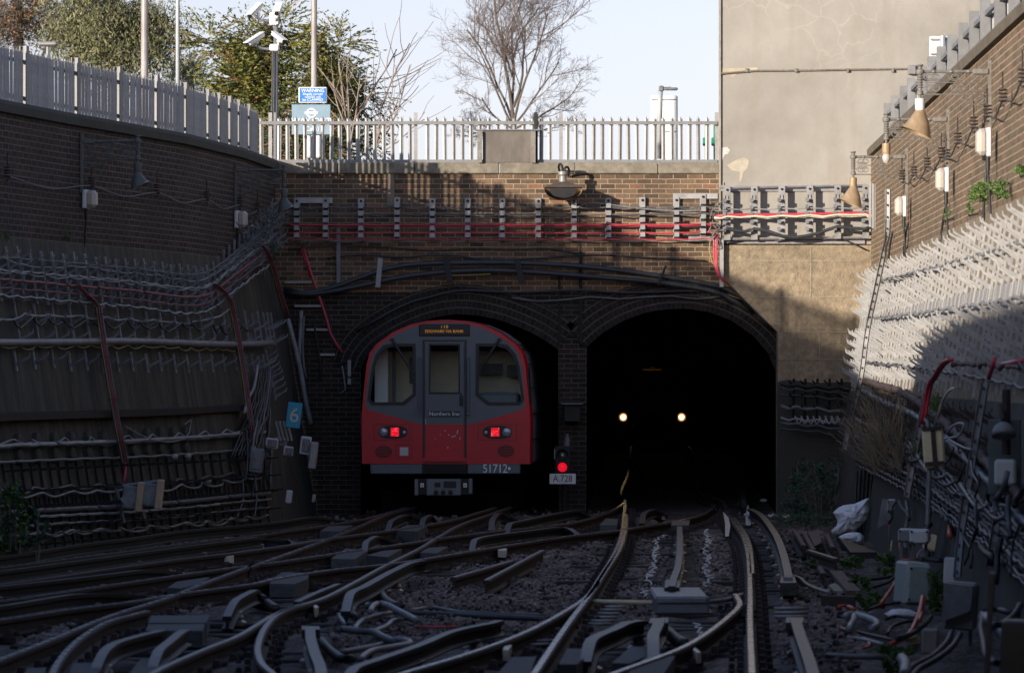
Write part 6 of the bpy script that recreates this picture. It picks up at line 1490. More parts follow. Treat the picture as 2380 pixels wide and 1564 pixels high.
# cream box with dark T strap on the wall
p = RW.on(2170, 1040, .35); cbx = thing('cream_box', 'cream metal box with dark T-shaped strap on the right wall', 'box', p); s_ = F / p.y
rr = Matrix.Rotation(R(-4), 3, 'Y') @ RZ(-6)
m = MB(); m.bbox(p, (50 / s_, .22, 94 / s_), .02, rr); m.build('case', M['box_cream'], cbx)
m = MB(); m.box(p + rr @ Vector((.005, -.12, .0)), (.045, .02, 90 / s_), rr); m.box(p + rr @ Vector((0, -.125, -.15)), (.19, .02, .035), rr); m.box(p + rr @ Vector((.0, -.125, .19)), (.2, .02, .035), rr); m.build('strap', M['rust'], cbx)
m = MB(); m.tube([p + Vector((-.04, 0, -.2)), p + Vector((-.06, 0, -.75))], .025, 8); m.build('leg', M['galv_old'], cbx)
# ================================================================ GROUND CLUTTER, RIGHT
def E(x, y): return cropE(x, y)
def gbox(x1, y1, x2, y2, yb, mn, label, dep=.25, tilt=0, yaw=-8, lid=None, strap=False, name='equipment_box', cat='box', taper=None, d0=0, yg=None):
    """box seen between the given pixels; yb = row where its foot meets the ground"""
    s_ = (yb - HOR) / (EYE + .15); Yd = F / s_ + d0; s_ = F / Yd
    c = PY((x1 + x2) / 2, (y1 + y2) / 2, Yd); rr = Matrix.Rotation(R(tilt), 3, 'Y') @ RZ(yaw); w_, h_ = (x2 - x1) / s_, (y2 - y1) / s_
    t = thing(name, label, cat, Vector((c.x, c.y, max(-.17, c.z - h_/2)))); m = MB(); m.bbox(c, (w_ * .96, dep, h_), min(.02, w_ * .1), rr); m.build('case', M[mn], t)
    if lid:
        m = MB(); m.bbox(c + rr @ Vector((0, -dep/2 - .02, 0)), (w_ * .86, .05, h_ * .88), .012, rr); m.build('lid', M[lid], t)
        m = MB()
        for sx in (-.36, .36):
            for sz in (-.36, .36): m.box(c + rr @ Vector((sx * w_, -dep/2 - .05, sz * h_)), (.02, .012, .02), rr)
        m.build('lid_screw', M['iron'], t)
    if strap: m = MB(); m.box(c + rr @ Vector((w_ * .32, 0, 0)), (.02, dep + .02, h_ * 1.01), rr); m.build('strap', M['iron'], t)
    if yg:
        f_ = PY((x1 + x2) / 2, yg, Yd); m = MB(); 
        for sx in (-.3, .3): m.box(Vector((c.x + sx * w_, c.y + .05, (c.z - h_/2 + f_.z) / 2)), (.03, .03, max(.05, c.z - h_/2 - f_.z)))
        m.build('leg', M['galv_old'], t)
    return t, c, rr, w_, h_
gbox(2062, 1160, 2092, 1190, 1290, 'box_white', 'left half of the upper white double box on the right', .2, lid='box_grey', yg=1290)
gbox(2083, 1162, 2126, 1194, 1290, 'box_white', 'right half of the upper white double box on the right', .22, lid='box_white', yg=1290, d0=-.3)
gbox(2116, 1126, 2141, 1176, 1270, 'box_white', 'tall narrow white box behind the upper double box', .16, tilt=3, lid='box_grey', yg=1270)
gbox(2088, 1228, 2124, 1260, 1375, 'box_white', 'left half of the lower white double box on the right', .2, lid='box_grey', yg=1340)
gbox(2114, 1229, 2163, 1263, 1375, 'box_white', 'right half of the lower white double box on the right', .24, lid='box_white', yg=1340, d0=-.3)
gbox(2146, 1244, 2208, 1282, 1360, 'box_cream', 'slanting pale cream box with black strap behind the double box', .3, tilt=12, strap=True, yg=1350)
gbox(2088, 1305, 2150, 1404, 1412, 'box_green', 'tall pale green-grey cabinet standing among cables on the right', .32, tilt=4, yaw=14, lid='box_green', name='cabinet', cat='cabinet')
gbox(2193, 1295, 2222, 1356, 1430, 'box_white', 'flat white plate box beside the grass on the right', .1, tilt=3, yg=1420)
t_, c_, rr_, w_, h_ = gbox(2196, 1352, 2272, 1462, 1500, 'box_grey', 'dark grey steel cabinet with slanted front at lower right', .3, tilt=4, yaw=-10, name='cabinet', cat='cabinet', yg=1520)
m = MB(); m.prism([c_ + rr_ @ Vector(v) for v in ((-w_*.5, -.16, -h_*.34), (-w_*.46, -.16, h_*.48), (w_*.38, -.16, h_*.46), (w_*.36, -.16, -h_*.06))], rr_ @ Vector((0, -.10, 0))); m.build('hood', M['galv_old'], t_)
s_ = (1290 - HOR) / 2.15; Yd = F / s_
m = MB(); m.prism([PY(x, y, Yd) for x, y in ((2051,1158),(2062,1160),(2080,1200),(2040,1228),(2041,1215))], (0, .03, 0)); tag(m.build('sheet_cover', M['galv_old']), 'bent metal sheet left of the upper double box', 'sheet')
m = MB(); m.lathe([(.05, -.05), (.07, 0), (.06, .05), (.0, .06)], PY(2148, 1290, F * 2.15 / (1375 - HOR)), 12, Matrix.Rotation(R(90), 3, 'X')); tag(m.build('horn', M['galv_old'], smooth=True), 'round grey horn under the lower double box', 'horn')
gbox(2142, 1460, 2182, 1518, 1520, 'concrete', 'short concrete post among cables at lower right', .15, tilt=1, name='concrete_post', cat='post')
p = RW.on(2335, 1062, .28); s_ = F / p.y; rr = RZ(-8); eqp = thing('equipment_cabinet', 'grey-green steel cabinet plate carrying a dirty white box at the right edge', 'cabinet', p)
m = MB(); m.bbox(p, (76 / s_, .05, 176 / s_), .01, rr); m.build('back_plate', mat('dull_green_plate', (.085, .10, .095), .6, 0, .25, 4), eqp)
m = MB(); m.bbox(p + Vector((-.01, -.14, -.12)), (50 / s_, .2, 60 / s_), .02, rr); m.build('case', M['box_white'], eqp)
m = MB(); m.bbox(p + Vector((.0, -.12, -.36)), (46 / s_, .16, 22 / s_), .01, rr); m.build('bracket', M['iron'], eqp)
m = MB(); m.tube([p + Vector((.0, -.12, .02)), p + Vector((.0, -.12, .55))], .035, 8); m.build('pipe', M['rust'], eqp)
fl2 = thing('floodlight', 'white dome floodlight with rusty pipe above the dirty white box', 'floodlight', p + Vector((-.04, -.25, .22)))
m = MB(); m.lathe([(.10, -.05), (.095, -.01), (.07, .035), (.03, .065), (.0, .068)], p + Vector((-.04, -.27, .22)), 16, Matrix.Rotation(R(-20), 3, 'X')); m.build('dome', M['box_grey'], fl2, smooth=True)
m = MB(); m.tube([p + Vector((-.04, -.25, .30)), p + Vector((-.04, -.05, .42))], .02, 6); m.build('arm', M['rust'], fl2)
gbox(2292, 1330, 2306, 1600, 1700, 'galv_old', 'grey upright cable trunking at the lower right edge', .12, tilt=3, name='trunking', cat='trunking')
gbox(2325, 1440, 2390, 1600, 1700, 'box_grey', 'grey plastic crate with red mark in the bottom right corner', .3, tilt=2, name='crate', cat='crate')
gbox(1900, 1043, 1946, 1066, 1190, 'box_white', 'white box on the wall above the dark bush', .15, d0=.4)
t_, c_, rr_, w_, h_ = gbox(1790, 1043, 1824, 1140, 1160, 'box_green', 'pale green cabinet with dark bars at the tunnel mouth', .25, yaw=0, name='cabinet', cat='cabinet')
m = MB()
for z in (.42, .06, -.02, -.42): m.box(c_ + Vector((.02, -.14, z * h_)), (w_ * .8, .03, .035))
for z in (.22, -.22): m.box(c_ + Vector((.03, -.145, z * h_)), (.05, .03, h_ * .38))
m.box(c_ + Vector((w_ * .5, -.12, 0)), (.04, .06, h_)); m.build('bar', M['iron'], t_)
# dark rack work at the foot of the tower base
m = MB(); TB = TY - .25
for i, x in enumerate((1845, 1872, 1900, 1928, 1956)):
    m.tube([PY(x, 880, TB), PY(x - 2, 985, TB)], .02, 4)
    for y in (888, 916, 944): m.tube(smooth_path([PY(x, y, TB), PY(x - 5, y + 4, TB - .12), PY(x - 12, y - 4, TB - .2)], .05), .014, 5)
tag(m.build('hook_rack', M['iron']), 'black iron hook rack across the foot of the tower base', 'cable rack')
for k, (y, r_, mn, lab) in enumerate(((893,.035,'iron','flat dark trunking on the tower base rack'),(903,.02,'blackcable','black cable on the top hooks of tower base rack'),(918,.018,'blackcable','black cable on the middle hooks of tower base rack'),(945,.03,'greycable','grey trunking on the lower hooks of tower base rack'),(972,.018,'palecable','pale cable below the tower base rack'),(984,.02,'greycable','looped grey cable bundle below the tower base rack'),(998,.022,'blackcable','black cable bundle lowest on the tower base'))):
    pcable('O 1815,%g 1850,%g 1900,%g 1950,%g 1985,%g' % (y - 2, y, y + 3, y + 6 + k, y + 10 + k * 3), r_, mn, lab, Y=TB - .12, sag=.04)
m = MB()
for i in range(8):
    p = PY(1848 + i * 14, 985, TB - .1); m.tube(smooth_path([p + Vector((0, 0, .12)), p + Vector((.05, -.08, .0)), p + Vector((.08, -.05, .03)), p + Vector((.1, 0, .1))], .04), .012, 5)
tag(m.build('wire_loops', M['palecable']), 'row of pale wire loops below the tower base rack', 'wire')
# orange and black cables, hoses on the ground at right
def ecable(seq, r, mn, label, z=.0, zs=None, **k):
    pp = [E(*q) for q in px(seq)]; pts = [G(x, y, (zs[i] if zs else z)) for i, (x, y) in enumerate(pp)]
    return cable('', r, mn, label, pts=pts, n=7, **k)
ecable('O 1030,60 1005,170 940,280 915,360 915,440', .028, 'orangecable', 'orange cable hanging in front of the long grey riser', .5)
ecable('O 690,940 672,1040 640,1130 560,1260 420,1330', .022, 'orangecable', 'thick orange cable sweeping from the green cabinet to the ground', zs=[.1, .05, 0, -.08, -.13])
ecable('O 705,950 690,1040 665,1130', .018, 'orangecable', 'shorter orange cable beside the sweeping one', .03)
ecable('O 490,780 430,880 350,990', .018, 'orangecable', 'orange cable left of the green cabinet', -.05)
ecable('O 20,1190 130,1240 240,1300 250,1340 200,1360', .012, 'orangecable', 'thin orange cable on the ground at bottom right', -.14)
ecable('O 0,1020 60,1015 130,1040', .02, 'orangecable', 'short orange cable end near the rods', -.1)
for k, (sq, z) in enumerate((('O 200,800 330,790 480,760',-.1),('O 280,860 400,820 490,740',-.1),('O 0,1070 120,1060 260,1100 320,1140',-.08),('O 250,1040 380,1000 500,985',-.08),('O 390,1120 480,1095 620,1110',-.06),('O 400,1240 460,1170 560,1140 640,1130',-.06),('O 60,1210 260,1250 480,1300',-.12),
    ('O 930,1220 880,1320 760,1430 620,1500 560,1560',.0),('O 1000,1240 930,1350 800,1450 660,1530 600,1600',.0),('O 560,1440 530,1430 520,1500 540,1580',-.02),('O 1190,1080 1170,1180 1190,1300 1230,1440 1300,1480 1380,1420 1450,1200 1480,1000',.25),('O 1200,1050 1280,1040 1420,1070',.3),('O 1210,1130 1300,1170 1400,1120 1500,1000',.3),('O 780,300 830,270 890,300 860,330',.35),('O 700,620 800,640 860,640',.2),('O 760,1100 700,1170 600,1240 480,1280',-.06))):
    ecable(sq, .016 if k < 7 else .022, 'black', 'black cable, one of the heap at lower right', z, group='heap of black cables at lower right')
ecable('O 60,1090 120,1080 200,1100 290,1130 320,1170 270,1200', .03, 'palecable', 'pale hose loop on the ground right of the rods', -.08, name='hose', cat='hose')
ecable('O 130,1090 125,1130 100,1170 90,1200', .027, 'palecable', 'short pale hose branch below the hose loop', -.06, name='hose', cat='hose')
ecable('O 80,1270 200,1285 300,1310 370,1330', .016, 'palecable', 'flat pale hose below the thin orange cable', -.13, name='hose', cat='hose')
ecable('O -100,1420 0,1425 200,1430 400,1432', .022, 'greycable', 'straight grey pipe along the bottom right ground', -.1, name='pipe', cat='pipe')
ecable('O 520,1440 550,1480 545,1580', .04, 'palecable', 'pale hose end in the bottom right corner', .0, name='hose', cat='hose')
ecable('O 1200,1100 1230,1120 1250,1160', .05, 'palecable', 'pale connector plug near the right edge, upper', .25, name='plug', cat='plug')
ecable('O 1340,1210 1380,1240 1400,1290', .06, 'palecable', 'pale connector plug near the right edge, lower', .2, name='plug', cat='plug')
for sq, z, mn, lab in (('O 410,250 400,350',.2,'redcable','red wire below the upper double box'),('O 390,370 520,378',.12,'redcable','red wire running across behind the lower double box'),('O 500,500 510,590',.1,'redcable','red wire under the left lower double box'),('O 510,635 600,635 650,590 680,520',.1,'redcable','red wire arching under the lower double box'),('O 440,480 430,560',.1,'yellowcable','yellow wire beside the dark sheet')):
    ecable(sq, .012, mn, lab, z, name='wire', cat='wire')
plate('E 550,1280 570,1240 660,1245 665,1280', -.1, .03, 'crumpled yellow plastic scrap among black cables', 'scrap', 'scrap', 'yellowcable')
# corrugated sheet behind the sacks
m = MB(); Yd = F * 2.15 / (1262 - HOR); a = [PY(x, y, Yd + 1.3) for x, y in ((1992,1095),(2085,1085),(2062,1245),(1985,1270))]; rows = [[], []]
for i in range(41):
    u = i / 40; rows[0].append(a[0].lerp(a[1], u) + Vector((0, .03 * math.sin(i * 1.6), 0))); rows[1].append(a[3].lerp(a[2], u) + Vector((0, .03 * math.sin(i * 1.6), 0)))
m.grid(rows); m.grid([[p + Vector((0, .012, 0)) for p in r] for r in rows]); tag(m.build('corrugated_sheet', mat('dark_green_sheet', (.05, .058, .048), .7, 0, .3, 4)), 'dark green corrugated sheet leaning behind the white sack', 'sheet')
# sacks
def sack(x1, y1, x2, y2, yb, label, seed, tail=True):
    rs_ = random.Random(seed); s_ = (yb - HOR) / 2.15; Yd = F / s_; c = PY((x1+x2)/2, (y1+y2)/2, Yd); a, b = (x2-x1)/s_/2, (y2-y1)/s_/2
    bm = bmesh.new(); bmesh.ops.create_icosphere(bm, subdivisions=5, radius=1)
    pl_ = [(Vector((rs_.gauss(0, 1), rs_.gauss(0, 1), rs_.gauss(0, 1))).normalized(), rs_.uniform(.78, 1.0)) for _ in range(58)]
    sp_ = [(Vector(d).normalized(), h, e) for d, h, e in ((((.62, 0, .78), .40, 12), ((.98, 0, .25), .2, 20), ((-.85, -.1, .5), .12, 18), ((-.8, 0, -.6), .25, 14), ((.1, -.4, -.85), .15, 14)) if tail else (((-.95, 0, .1), .2, 50), ((.97, 0, .1), .2, 50)))]
    for v in bm.verts:
        n_ = v.co.normalized(); k = 1.25
        for d, h in pl_:
            q = n_.dot(d)
            if q > .05: k = min(k, h / q)
        k = k * .6 + .42
        for d, h, e in sp_: k += h * max(0, n_.dot(d)) ** e
        k -= .055 * abs(math.sin(6 * n_.x + 9 * n_.z + 2 * math.sin(5 * n_.y + 3 * n_.x))) + .03 * abs(math.sin(14 * n_.z - 11 * n_.x + 3 * math.sin(7 * n_.x)))
        v.co = Vector((n_.x * a * k, n_.y * min(a, b) * .8 * k, n_.z * b * k)) + c
    me = bpy.data.meshes.new('sack'); bm.to_mesh(me); bm.free(); me.materials.append(M['bag'])
    for p_ in me.polygons: p_.use_smooth = True
    o = bpy.data.objects.new('sack', me); C.objects.link(o); tag(o, label, 'sack')
def pillow(seq, yb, label, thick, seed):
    """a filled plastic sack: its outline swells to a belly, with folds running in from the seams"""
    rs_ = random.Random(seed); Yd = F / ((yb - HOR) / 2.15) + thick * .5; out = smooth_path([PY(x, y, Yd) for x, y in px(seq)] + [PY(*px(seq)[0], Yd)], .03)[:-1]
    c = sum(out, Vector()) / len(out); n = len(out); ph = [rs_.uniform(0, 6.28) for _ in range(6)]; m = MB()
    for sg_ in (-1, 1):
        rows = []
        for k in range(17):
            r = 1 - k / 16.0; row = []
            for i in range(n + 1):
                p = c.lerp(out[i % n], r); th = 2 * math.pi * i / n
                fold = .30 * abs(math.sin(5 * th + ph[0] + 2.2 * r)) + .22 * abs(math.sin(9 * th + ph[1] - 3 * r)) + .12 * math.sin(17 * th + ph[2] + 9 * r) + .10 * math.sin(13 * r + 3 * th + ph[3])
                d = thick * max(0, 1 - r ** 2.2) ** .55 * (1.08 - .62 * fold * min(1, 1.6 * r + .15))
                row.append(p + Vector((rs_.gauss(0, .0015), sg_ * d, rs_.gauss(0, .0015))))
            rows.append(row)
        m.grid(rows)
    return tag(m.build('sack', M['bag'], smooth=True), label, 'sack')
pillow('D 1440,345 1500,292 1590,257 1680,247 1760,215 1852,180 1850,240 1856,290 1866,310 1845,370 1830,420 1760,500 1668,584 1645,572 1500,612 1418,556 1478,505 1490,440', 1258, 'large crumpled white plastic sack with pointed top corner', .17, 4)
pillow('D 1500,632 1570,590 1680,572 1760,582 1797,622 1780,690 1700,706 1570,682', 1266, 'small white sack lying under the large one', .13, 9)
sack(2056, 1412, 2132, 1442, 1446, 'flattened white plastic bag among black cables', 8, False)
for i, (x, y) in enumerate(((1775,1163),(1738,1196),(1795,1198),(1828,1200))): sack(x - 9, y - 5, x + 9, y + 4, y + 5, 'crumpled scrap of white litter near the tunnel mouth', 20 + i, False); 
for o in [o for o in C.objects if o.get('label') == 'crumpled scrap of white litter near the tunnel mouth']: o['group'] = 'white litter near the tunnel mouth'; o['category'] = 'litter'; o.name = 'litter'
# ---------------------------------------------------------------- plants
def leafmat(name, a, b, c): 
    m = mat(name, a, .6, 0, .35, 3, col2=b, spec=.3, obj_var=0)
    return m
M['leaf_a'] = mat('bright_weed_leaf', (.105, .175, .034), .6, 0, .4, 5, spec=.3); M['leaf_b'] = mat('dark_weed_leaf', (.045, .09, .03), .6, 0, .4, 5, spec=.3)
M['leaf_blue'] = mat('blue_green_leaf', (.055, .095, .075), .55, 0, .4, 5, spec=.3); M['straw'] = mat('dry_straw', (.30, .225, .13), .8, 0, .4, 4); M['straw2'] = mat('grey_straw', (.20, .175, .14), .8, 0, .4, 4)
def leaves(m, c, rad, n, size, nmat=2, flat=1.0, rs_=rnd):
    for _ in range(n):
        d = Vector((rs_.gauss(0, 1), rs_.gauss(0, 1), rs_.gauss(0, 1))).normalized() * (rs_.random() ** .45)
        p = c + Vector((d.x * rad[0], d.y * rad[1], d.z * rad[2])); leaf(m, p, size * rs_.uniform(.5, 1.3), rs_.randrange(nmat), rs_)
def leaf(m, p, L, mi, rs_=rnd, ax=None, wd=.45):
    a = ax if ax else Vector((rs_.gauss(0, 1), rs_.gauss(0, 1), rs_.gauss(0, .8)))
    if a.length < 1e-3: a = Vector((1, 0, 0))
    a = a.normalized(); b = a.cross(Vector((rs_.gauss(0, 1), rs_.gauss(0, 1), rs_.gauss(0, 1)))); b = b.normalized() if b.length > 1e-3 else a.orthogonal()
    m.add([p, p + a * L * .5 + b * L * wd * .5, p + a * L, p + a * L * .5 - b * L * wd * .5], [(0, 1, 2, 3)], mi)
def bush(x1, y1, x2, y2, yb, n, size, mats, label, name='shrub', cat='shrub', depth=.6, sc_=1.0, stems=True):
    s_ = (yb - HOR) / 2.15; Yd = F / s_; c = PY((x1+x2)/2, (y1+y2)/2, Yd); rx, rz = (x2-x1)/s_/2, (y2-y1)/s_/2
    t = thing(name, label, cat, Vector((c.x, c.y, -.17))); m = MB()
    k = max(4, n // 60)
    for _ in range(k):
        d = Vector((rnd.uniform(-1, 1), rnd.uniform(-1, 1), rnd.uniform(-1, 1)))
        if d.length > 1.1: d.normalize()
        q = c + Vector((d.x * rx * .95, d.y * rx * depth, d.z * rz * .95 - abs(d.x) * rz * .25)); u_ = rnd.uniform(.6, 1.3); leaves(m, q, (rx * .22 * u_, rx * .22, rz * .24 * u_), n // k, size, len(mats))
    m.build('foliage', [M[a] for a in mats], t)
    if stems:
        m = MB()
        for _ in range(max(4, n // 150)):
            q = c + Vector((rnd.uniform(-.8, .8) * rx, rnd.uniform(-.5, .5) * rx, rnd.uniform(-.2, .9) * rz)); f_ = Vector((lerp(c.x, q.x, .5), c.y, -.17)); m.tube(smooth_path([f_, f_.lerp(q, .5) + Vector((rnd.uniform(-.05, .05), 0, 0)), q], .1), .006, 4)
        m.build('stem', M['straw2'], t)
bush(1822, 1062, 1995, 1205, 1205, 3600, .055, ('leaf_blue', 'leaf_b', 'leaf_blue'), 'dark straggly bush at the foot of the tower')
bush(1780, 1185, 1990, 1225, 1226, 1400, .04, ('leaf_b', 'leaf_blue'), 'low weeds under the dark bush', 'weeds', 'weeds')
for i, (a, lab) in enumerate((((20,585,240,700),'green weed clump on the scrap pile'),((300,560,480,740),'tall bright grass clump behind the scrap pile'),((90,750,280,890),'green weed clump right of the flat brown beam'),((130,880,360,1040),'green weed clump in front of the orange cable'),((720,660,880,1040),'tall green weed growing beside the green cabinet'),((300,1330,650,1400),'low green weeds by the concrete post'),((370,1420,560,1560),'green weeds at the bottom edge on the right'),((220,380,310,450),'small grass tuft beside the white sack'),((940,570,990,640),'small green tuft by the cream box'))):
    (x1, y1), (x2, y2) = E(a[0], a[1]), E(a[2], a[3]); bush(x1, y1, x2, y2, y2 + 2, 1500 if i in (4,) else 950, .036, ('leaf_a', 'leaf_b'), lab, 'weed_clump', 'weeds', stems=False)
bush(1850, 1290, 1920, 1330, 1332, 260, .03, ('leaf_b', 'leaf_a'), 'sparse weeds in front of the rusty offcuts', 'weed_clump', 'weeds', stems=False)
bush(-10, 1110, 60, 1290, 1335, 1900, .06, ('leaf_b', 'leaf_blue', 'leaf_a'), 'dark bush at the left edge on the ground')
bush(48, 1170, 108, 1275, 1330, 800, .055, ('leaf_b', 'leaf_blue'), 'smaller dark bush beside the left edge bush')
bush(228, 1185, 265, 1228, 1262, 240, .05, ('leaf_b', 'leaf_blue'), 'spiky seedling under the plywood boxes', 'weed_clump', 'weeds', stems=False)
def wallbush(W, x1, y1, x2, y2, n, size, mats, label, off=.12, name='wall_plant'):
    c = W.on((x1+x2)/2, (y1+y2)/2, off); s_ = F / c.y; rx, rz = (x2-x1)/s_/2, (y2-y1)/s_/2; t = thing(name, label, 'plant', W.on((x1+x2)/2, y2, 0.02)); m = MB()
    for _ in range(max(3, n // 50)):
        q = c + Vector((rnd.uniform(-.7, .7) * rx, rnd.uniform(-.4, .1), rnd.uniform(-.7, .7) * rz)); leaves(m, q, (rx * .4, .09, rz * .4), 50, size, len(mats))
    m.build('foliage', [M[a] for a in mats], t); m = MB(); m.tube([W.on((x1+x2)/2, y2, 0), c], .008, 4); m.build('stem', M['straw2'], t)
wallbush(RW, 2252, 422, 2302, 470, 700, .035, ('leaf_a', 'leaf_a', 'leaf_b'), 'bright fern growing from the right wall, left of pair')
wallbush(RW, 2300, 415, 2336, 464, 450, .035, ('leaf_a', 'leaf_b'), 'bright fern growing from the right wall, right of pair')
wallbush(RW, 2358, 370, 2385, 412, 350, .035, ('leaf_a', 'leaf_b'), 'bright fern at the right edge of the right wall')
wallbush(RW, 2186, 485, 2204, 515, 150, .025, ('leaf_a', 'leaf_b'), 'small fern below the middle bulkhead light')
wallbush(RW, 2242, 475, 2260, 502, 120, .025, ('leaf_a', 'leaf_b'), 'small brownish fern below the bright pair')
wallbush(RW, 2290, 1000, 2330, 1060, 300, .03, ('leaf_b', 'leaf_blue'), 'dark leaves among cables near the right edge', .3)
wallbush(RW, 2160, 900, 2190, 960, 500, .03, ('leaf_a', 'leaf_a', 'leaf_b'), 'green tuft behind the red riser on the right wall', .25)
wallbush(RW, 2110, 1000, 2150, 1080, 500, .03, ('leaf_a', 'leaf_b'), 'green weed between dry grass and the cream box', .25)
wallbush(LW, 0, 535, 30, 562, 200, .03, ('leaf_b', 'leaf_a'), 'dark fern on the far left wall', .05); wallbush(LW, 152, 535, 172, 560, 100, .025, ('leaf_b', 'leaf_a'), 'small fern on the left wall ledge', .05)
wallbush(LW, 618, 560, 645, 600, 250, .03, ('leaf_b', 'leaf_blue'), 'dark fern in the upper left corner', .2)
# dry grass tuft
g0 = RW.on(2065, 1090, .45); dg = thing('dry_grass', 'dry brown grass tuft drooping from the right wall', 'grass', g0); m = MB()
for _ in range(300):
    a = rnd.gauss(-.45, .5); L = rnd.uniform(.3, 1.25); b0 = g0 + Vector((rnd.uniform(-.18, .18), rnd.uniform(-.2, .2), rnd.uniform(-.05, .25)))
    d1 = Vector((math.sin(a), rnd.uniform(-.4, .1), math.cos(a))); p1 = b0 + d1 * L * .55; p2 = b0 + d1 * L * .85 + Vector((math.sin(a) * .25 * L, 0, -.18 * L))
    w0 = Vector((.004, .002, 0)); m.add([b0 - w0, b0 + w0, p1 + w0 * .8, p1 - w0 * .8, p2], [(0, 1, 2, 3), (3, 2, 4)], rnd.randrange(2))
m.build('blades', [M['straw'], M['straw2']], dg)
m = MB()
for x, y in ((2030,930),(2045,945),(2060,925)):
    p0 = g0 + Vector((rnd.uniform(-.1, .1), 0, .1)); q = RW.on(x, y, .5); q.y = g0.y; pth = smooth_path([p0, p0.lerp(q, .6) + Vector((.03, 0, .05)), q], .1); m.tube(pth, .006, 4)
    for k in range(26): leaf(m, q + Vector((rnd.gauss(0, .04), rnd.gauss(0, .04), rnd.gauss(-.05, .09))), .03, 0)
m.build('seed_head', M['straw'], dg)
# ================================================================ ABOVE THE CUTTING
def pole(x, y0, y1, w_, Y, mname, label, taper=1.0, zb=4.35):
    s_ = F / Y; a = PY(x, y0, Y); b = Vector((a.x, Y, zb)); t = thing('lamp_post', label, 'lamp post', b)
    m = MB(); m.tube([b, a.lerp(b, .35), a], [w_ / s_ / 2, w_ / s_ / 2 * (1 + taper) / 2, w_ / s_ / 2 * taper], 14); m.build('pole', M[mname], t, smooth=True)
    m = MB(); m.tube([b + Vector((0, 0, .0)), b + Vector((0, 0, .9))], w_ / s_ / 2 * 1.35, 12); m.build('base', M[mname], t, smooth=True); return t
M['post_paint'] = mat('flaking_silver_post_paint', (.30, .26, .25), .5, .1, .3, 1.2, stretch=(1, 1, .35), col2=(.62, .61, .61), dirt=(.2, .15, .13), dirt_amt=.6, dirt_scale=3)
M['post_grey'] = mat('grey_post_paint', (.36, .38, .39), .5, .1, .15, 3); M['post_dark'] = mat('dark_post_paint', (.17, .17, .19), .5, .1, .2, 3)
pole(336, -260, 160, 18, 70, 'post_paint', 'thick flaking silver lamp post, left of two behind curving fence', .9)
pole(413, -260, 190, 10, 72, 'post_grey', 'slim grey lamp post, right of two behind curving fence', .9)
pole(730, -260, 200, 15, 71, 'post_paint', 'flaking silver lamp post carrying the blue warning sign', .85)
# CCTV pole
CY = 69.5; cs = F / CY
ct = pole(641, 50, 280, 11, CY, 'post_dark', 'dark pole carrying four white security cameras', 1.0); ct['category'] = 'camera pole'; ct.name = 'camera_pole'
def ccam(x1, y1, x2, y2, mx, my, bx2, by2, hoodw=15):
    """a camera body from back (x1,y1) to lens (x2,y2) with its arm to the pole"""
    a, b = PY(x1, y1, CY - .05), PY(x2, y2, CY - .35); d = (b - a); L = d.length; xa = d.normalized(); r_ = frame(xa, Vector((0, 0, 1)).cross(xa))
    t = thing('security_camera', CAML.pop(0), 'camera', PY(bx2, by2, CY)); m = MB(); m.bbox((a + b) / 2, (L, hoodw / cs * .95, hoodw / cs * .8), .025, r_); m.build('housing', M['white_paint'], t)
    m = MB(); m.bbox((a + b) / 2 + r_ @ Vector((.02, 0, hoodw / cs * .42)), (L * 1.05, hoodw / cs * 1.08, .012), .005, r_); m.build('sunshield', M['white_paint'], t)
    m = MB(); m.lathe([(.035, 0), (.035, .02), (.0, .021)], b, 10, frame(r_ @ Vector((0, 1, 0)), r_ @ Vector((0, 0, 1)))); m.build('lens', M['seal'], t)
    m = MB(); p0 = PY(mx, my, CY - .15); m.tube(smooth_path([p0, PY(mx + (3 if bx2 > mx else -3), my + 8, CY - .12), PY(lerp(mx, bx2, .4), by2, CY), PY(bx2, by2, CY)], .05), .022, 8); m.lathe([(.045, -.03), (.05, 0), (.045, .03)], p0, 10); m.build('arm', M['white_paint'], t, smooth=True)
    m = MB(); m.tube(smooth_path([a.lerp(b, .3) + Vector((0, 0, -.05)), PY(mx + 6, my + 18, CY - .15), PY(lerp(mx, bx2, .6), by2 + 10, CY - .05), PY(bx2, by2 + 3, CY - .03)], .06), .009, 5); m.build('cable', M['blackcable'], t)
CAML = ['upper left white security camera tilted down to the left', 'upper right white security camera pointing at the viewer', 'lower left white security camera, longest and tilted left', 'lower right white security camera tilted down to the right']
ccam(606, 12, 581, 38, 597, 40, 634, 48); 
ccam(650, 12, 643, 32, 642, 40, 640, 48, 17)
ccam(612, 80, 575, 104, 594, 99, 634, 114); ccam(634, 78, 660, 97, 650, 96, 644, 108, 13)
for y, h_ in ((45, 30), (112, 16)):
    m = MB(); p = PY(638, y, CY); m.bbox(p, (22 / cs, .2, h_ / cs), .02); m.build('mount_collar', M['white_paint'], ct)
m = MB(); m.tube([PY(634, 120, CY - .08), PY(633, 260, CY - .08)], .018, 6); m.build('cable', M['blackcable'], ct)
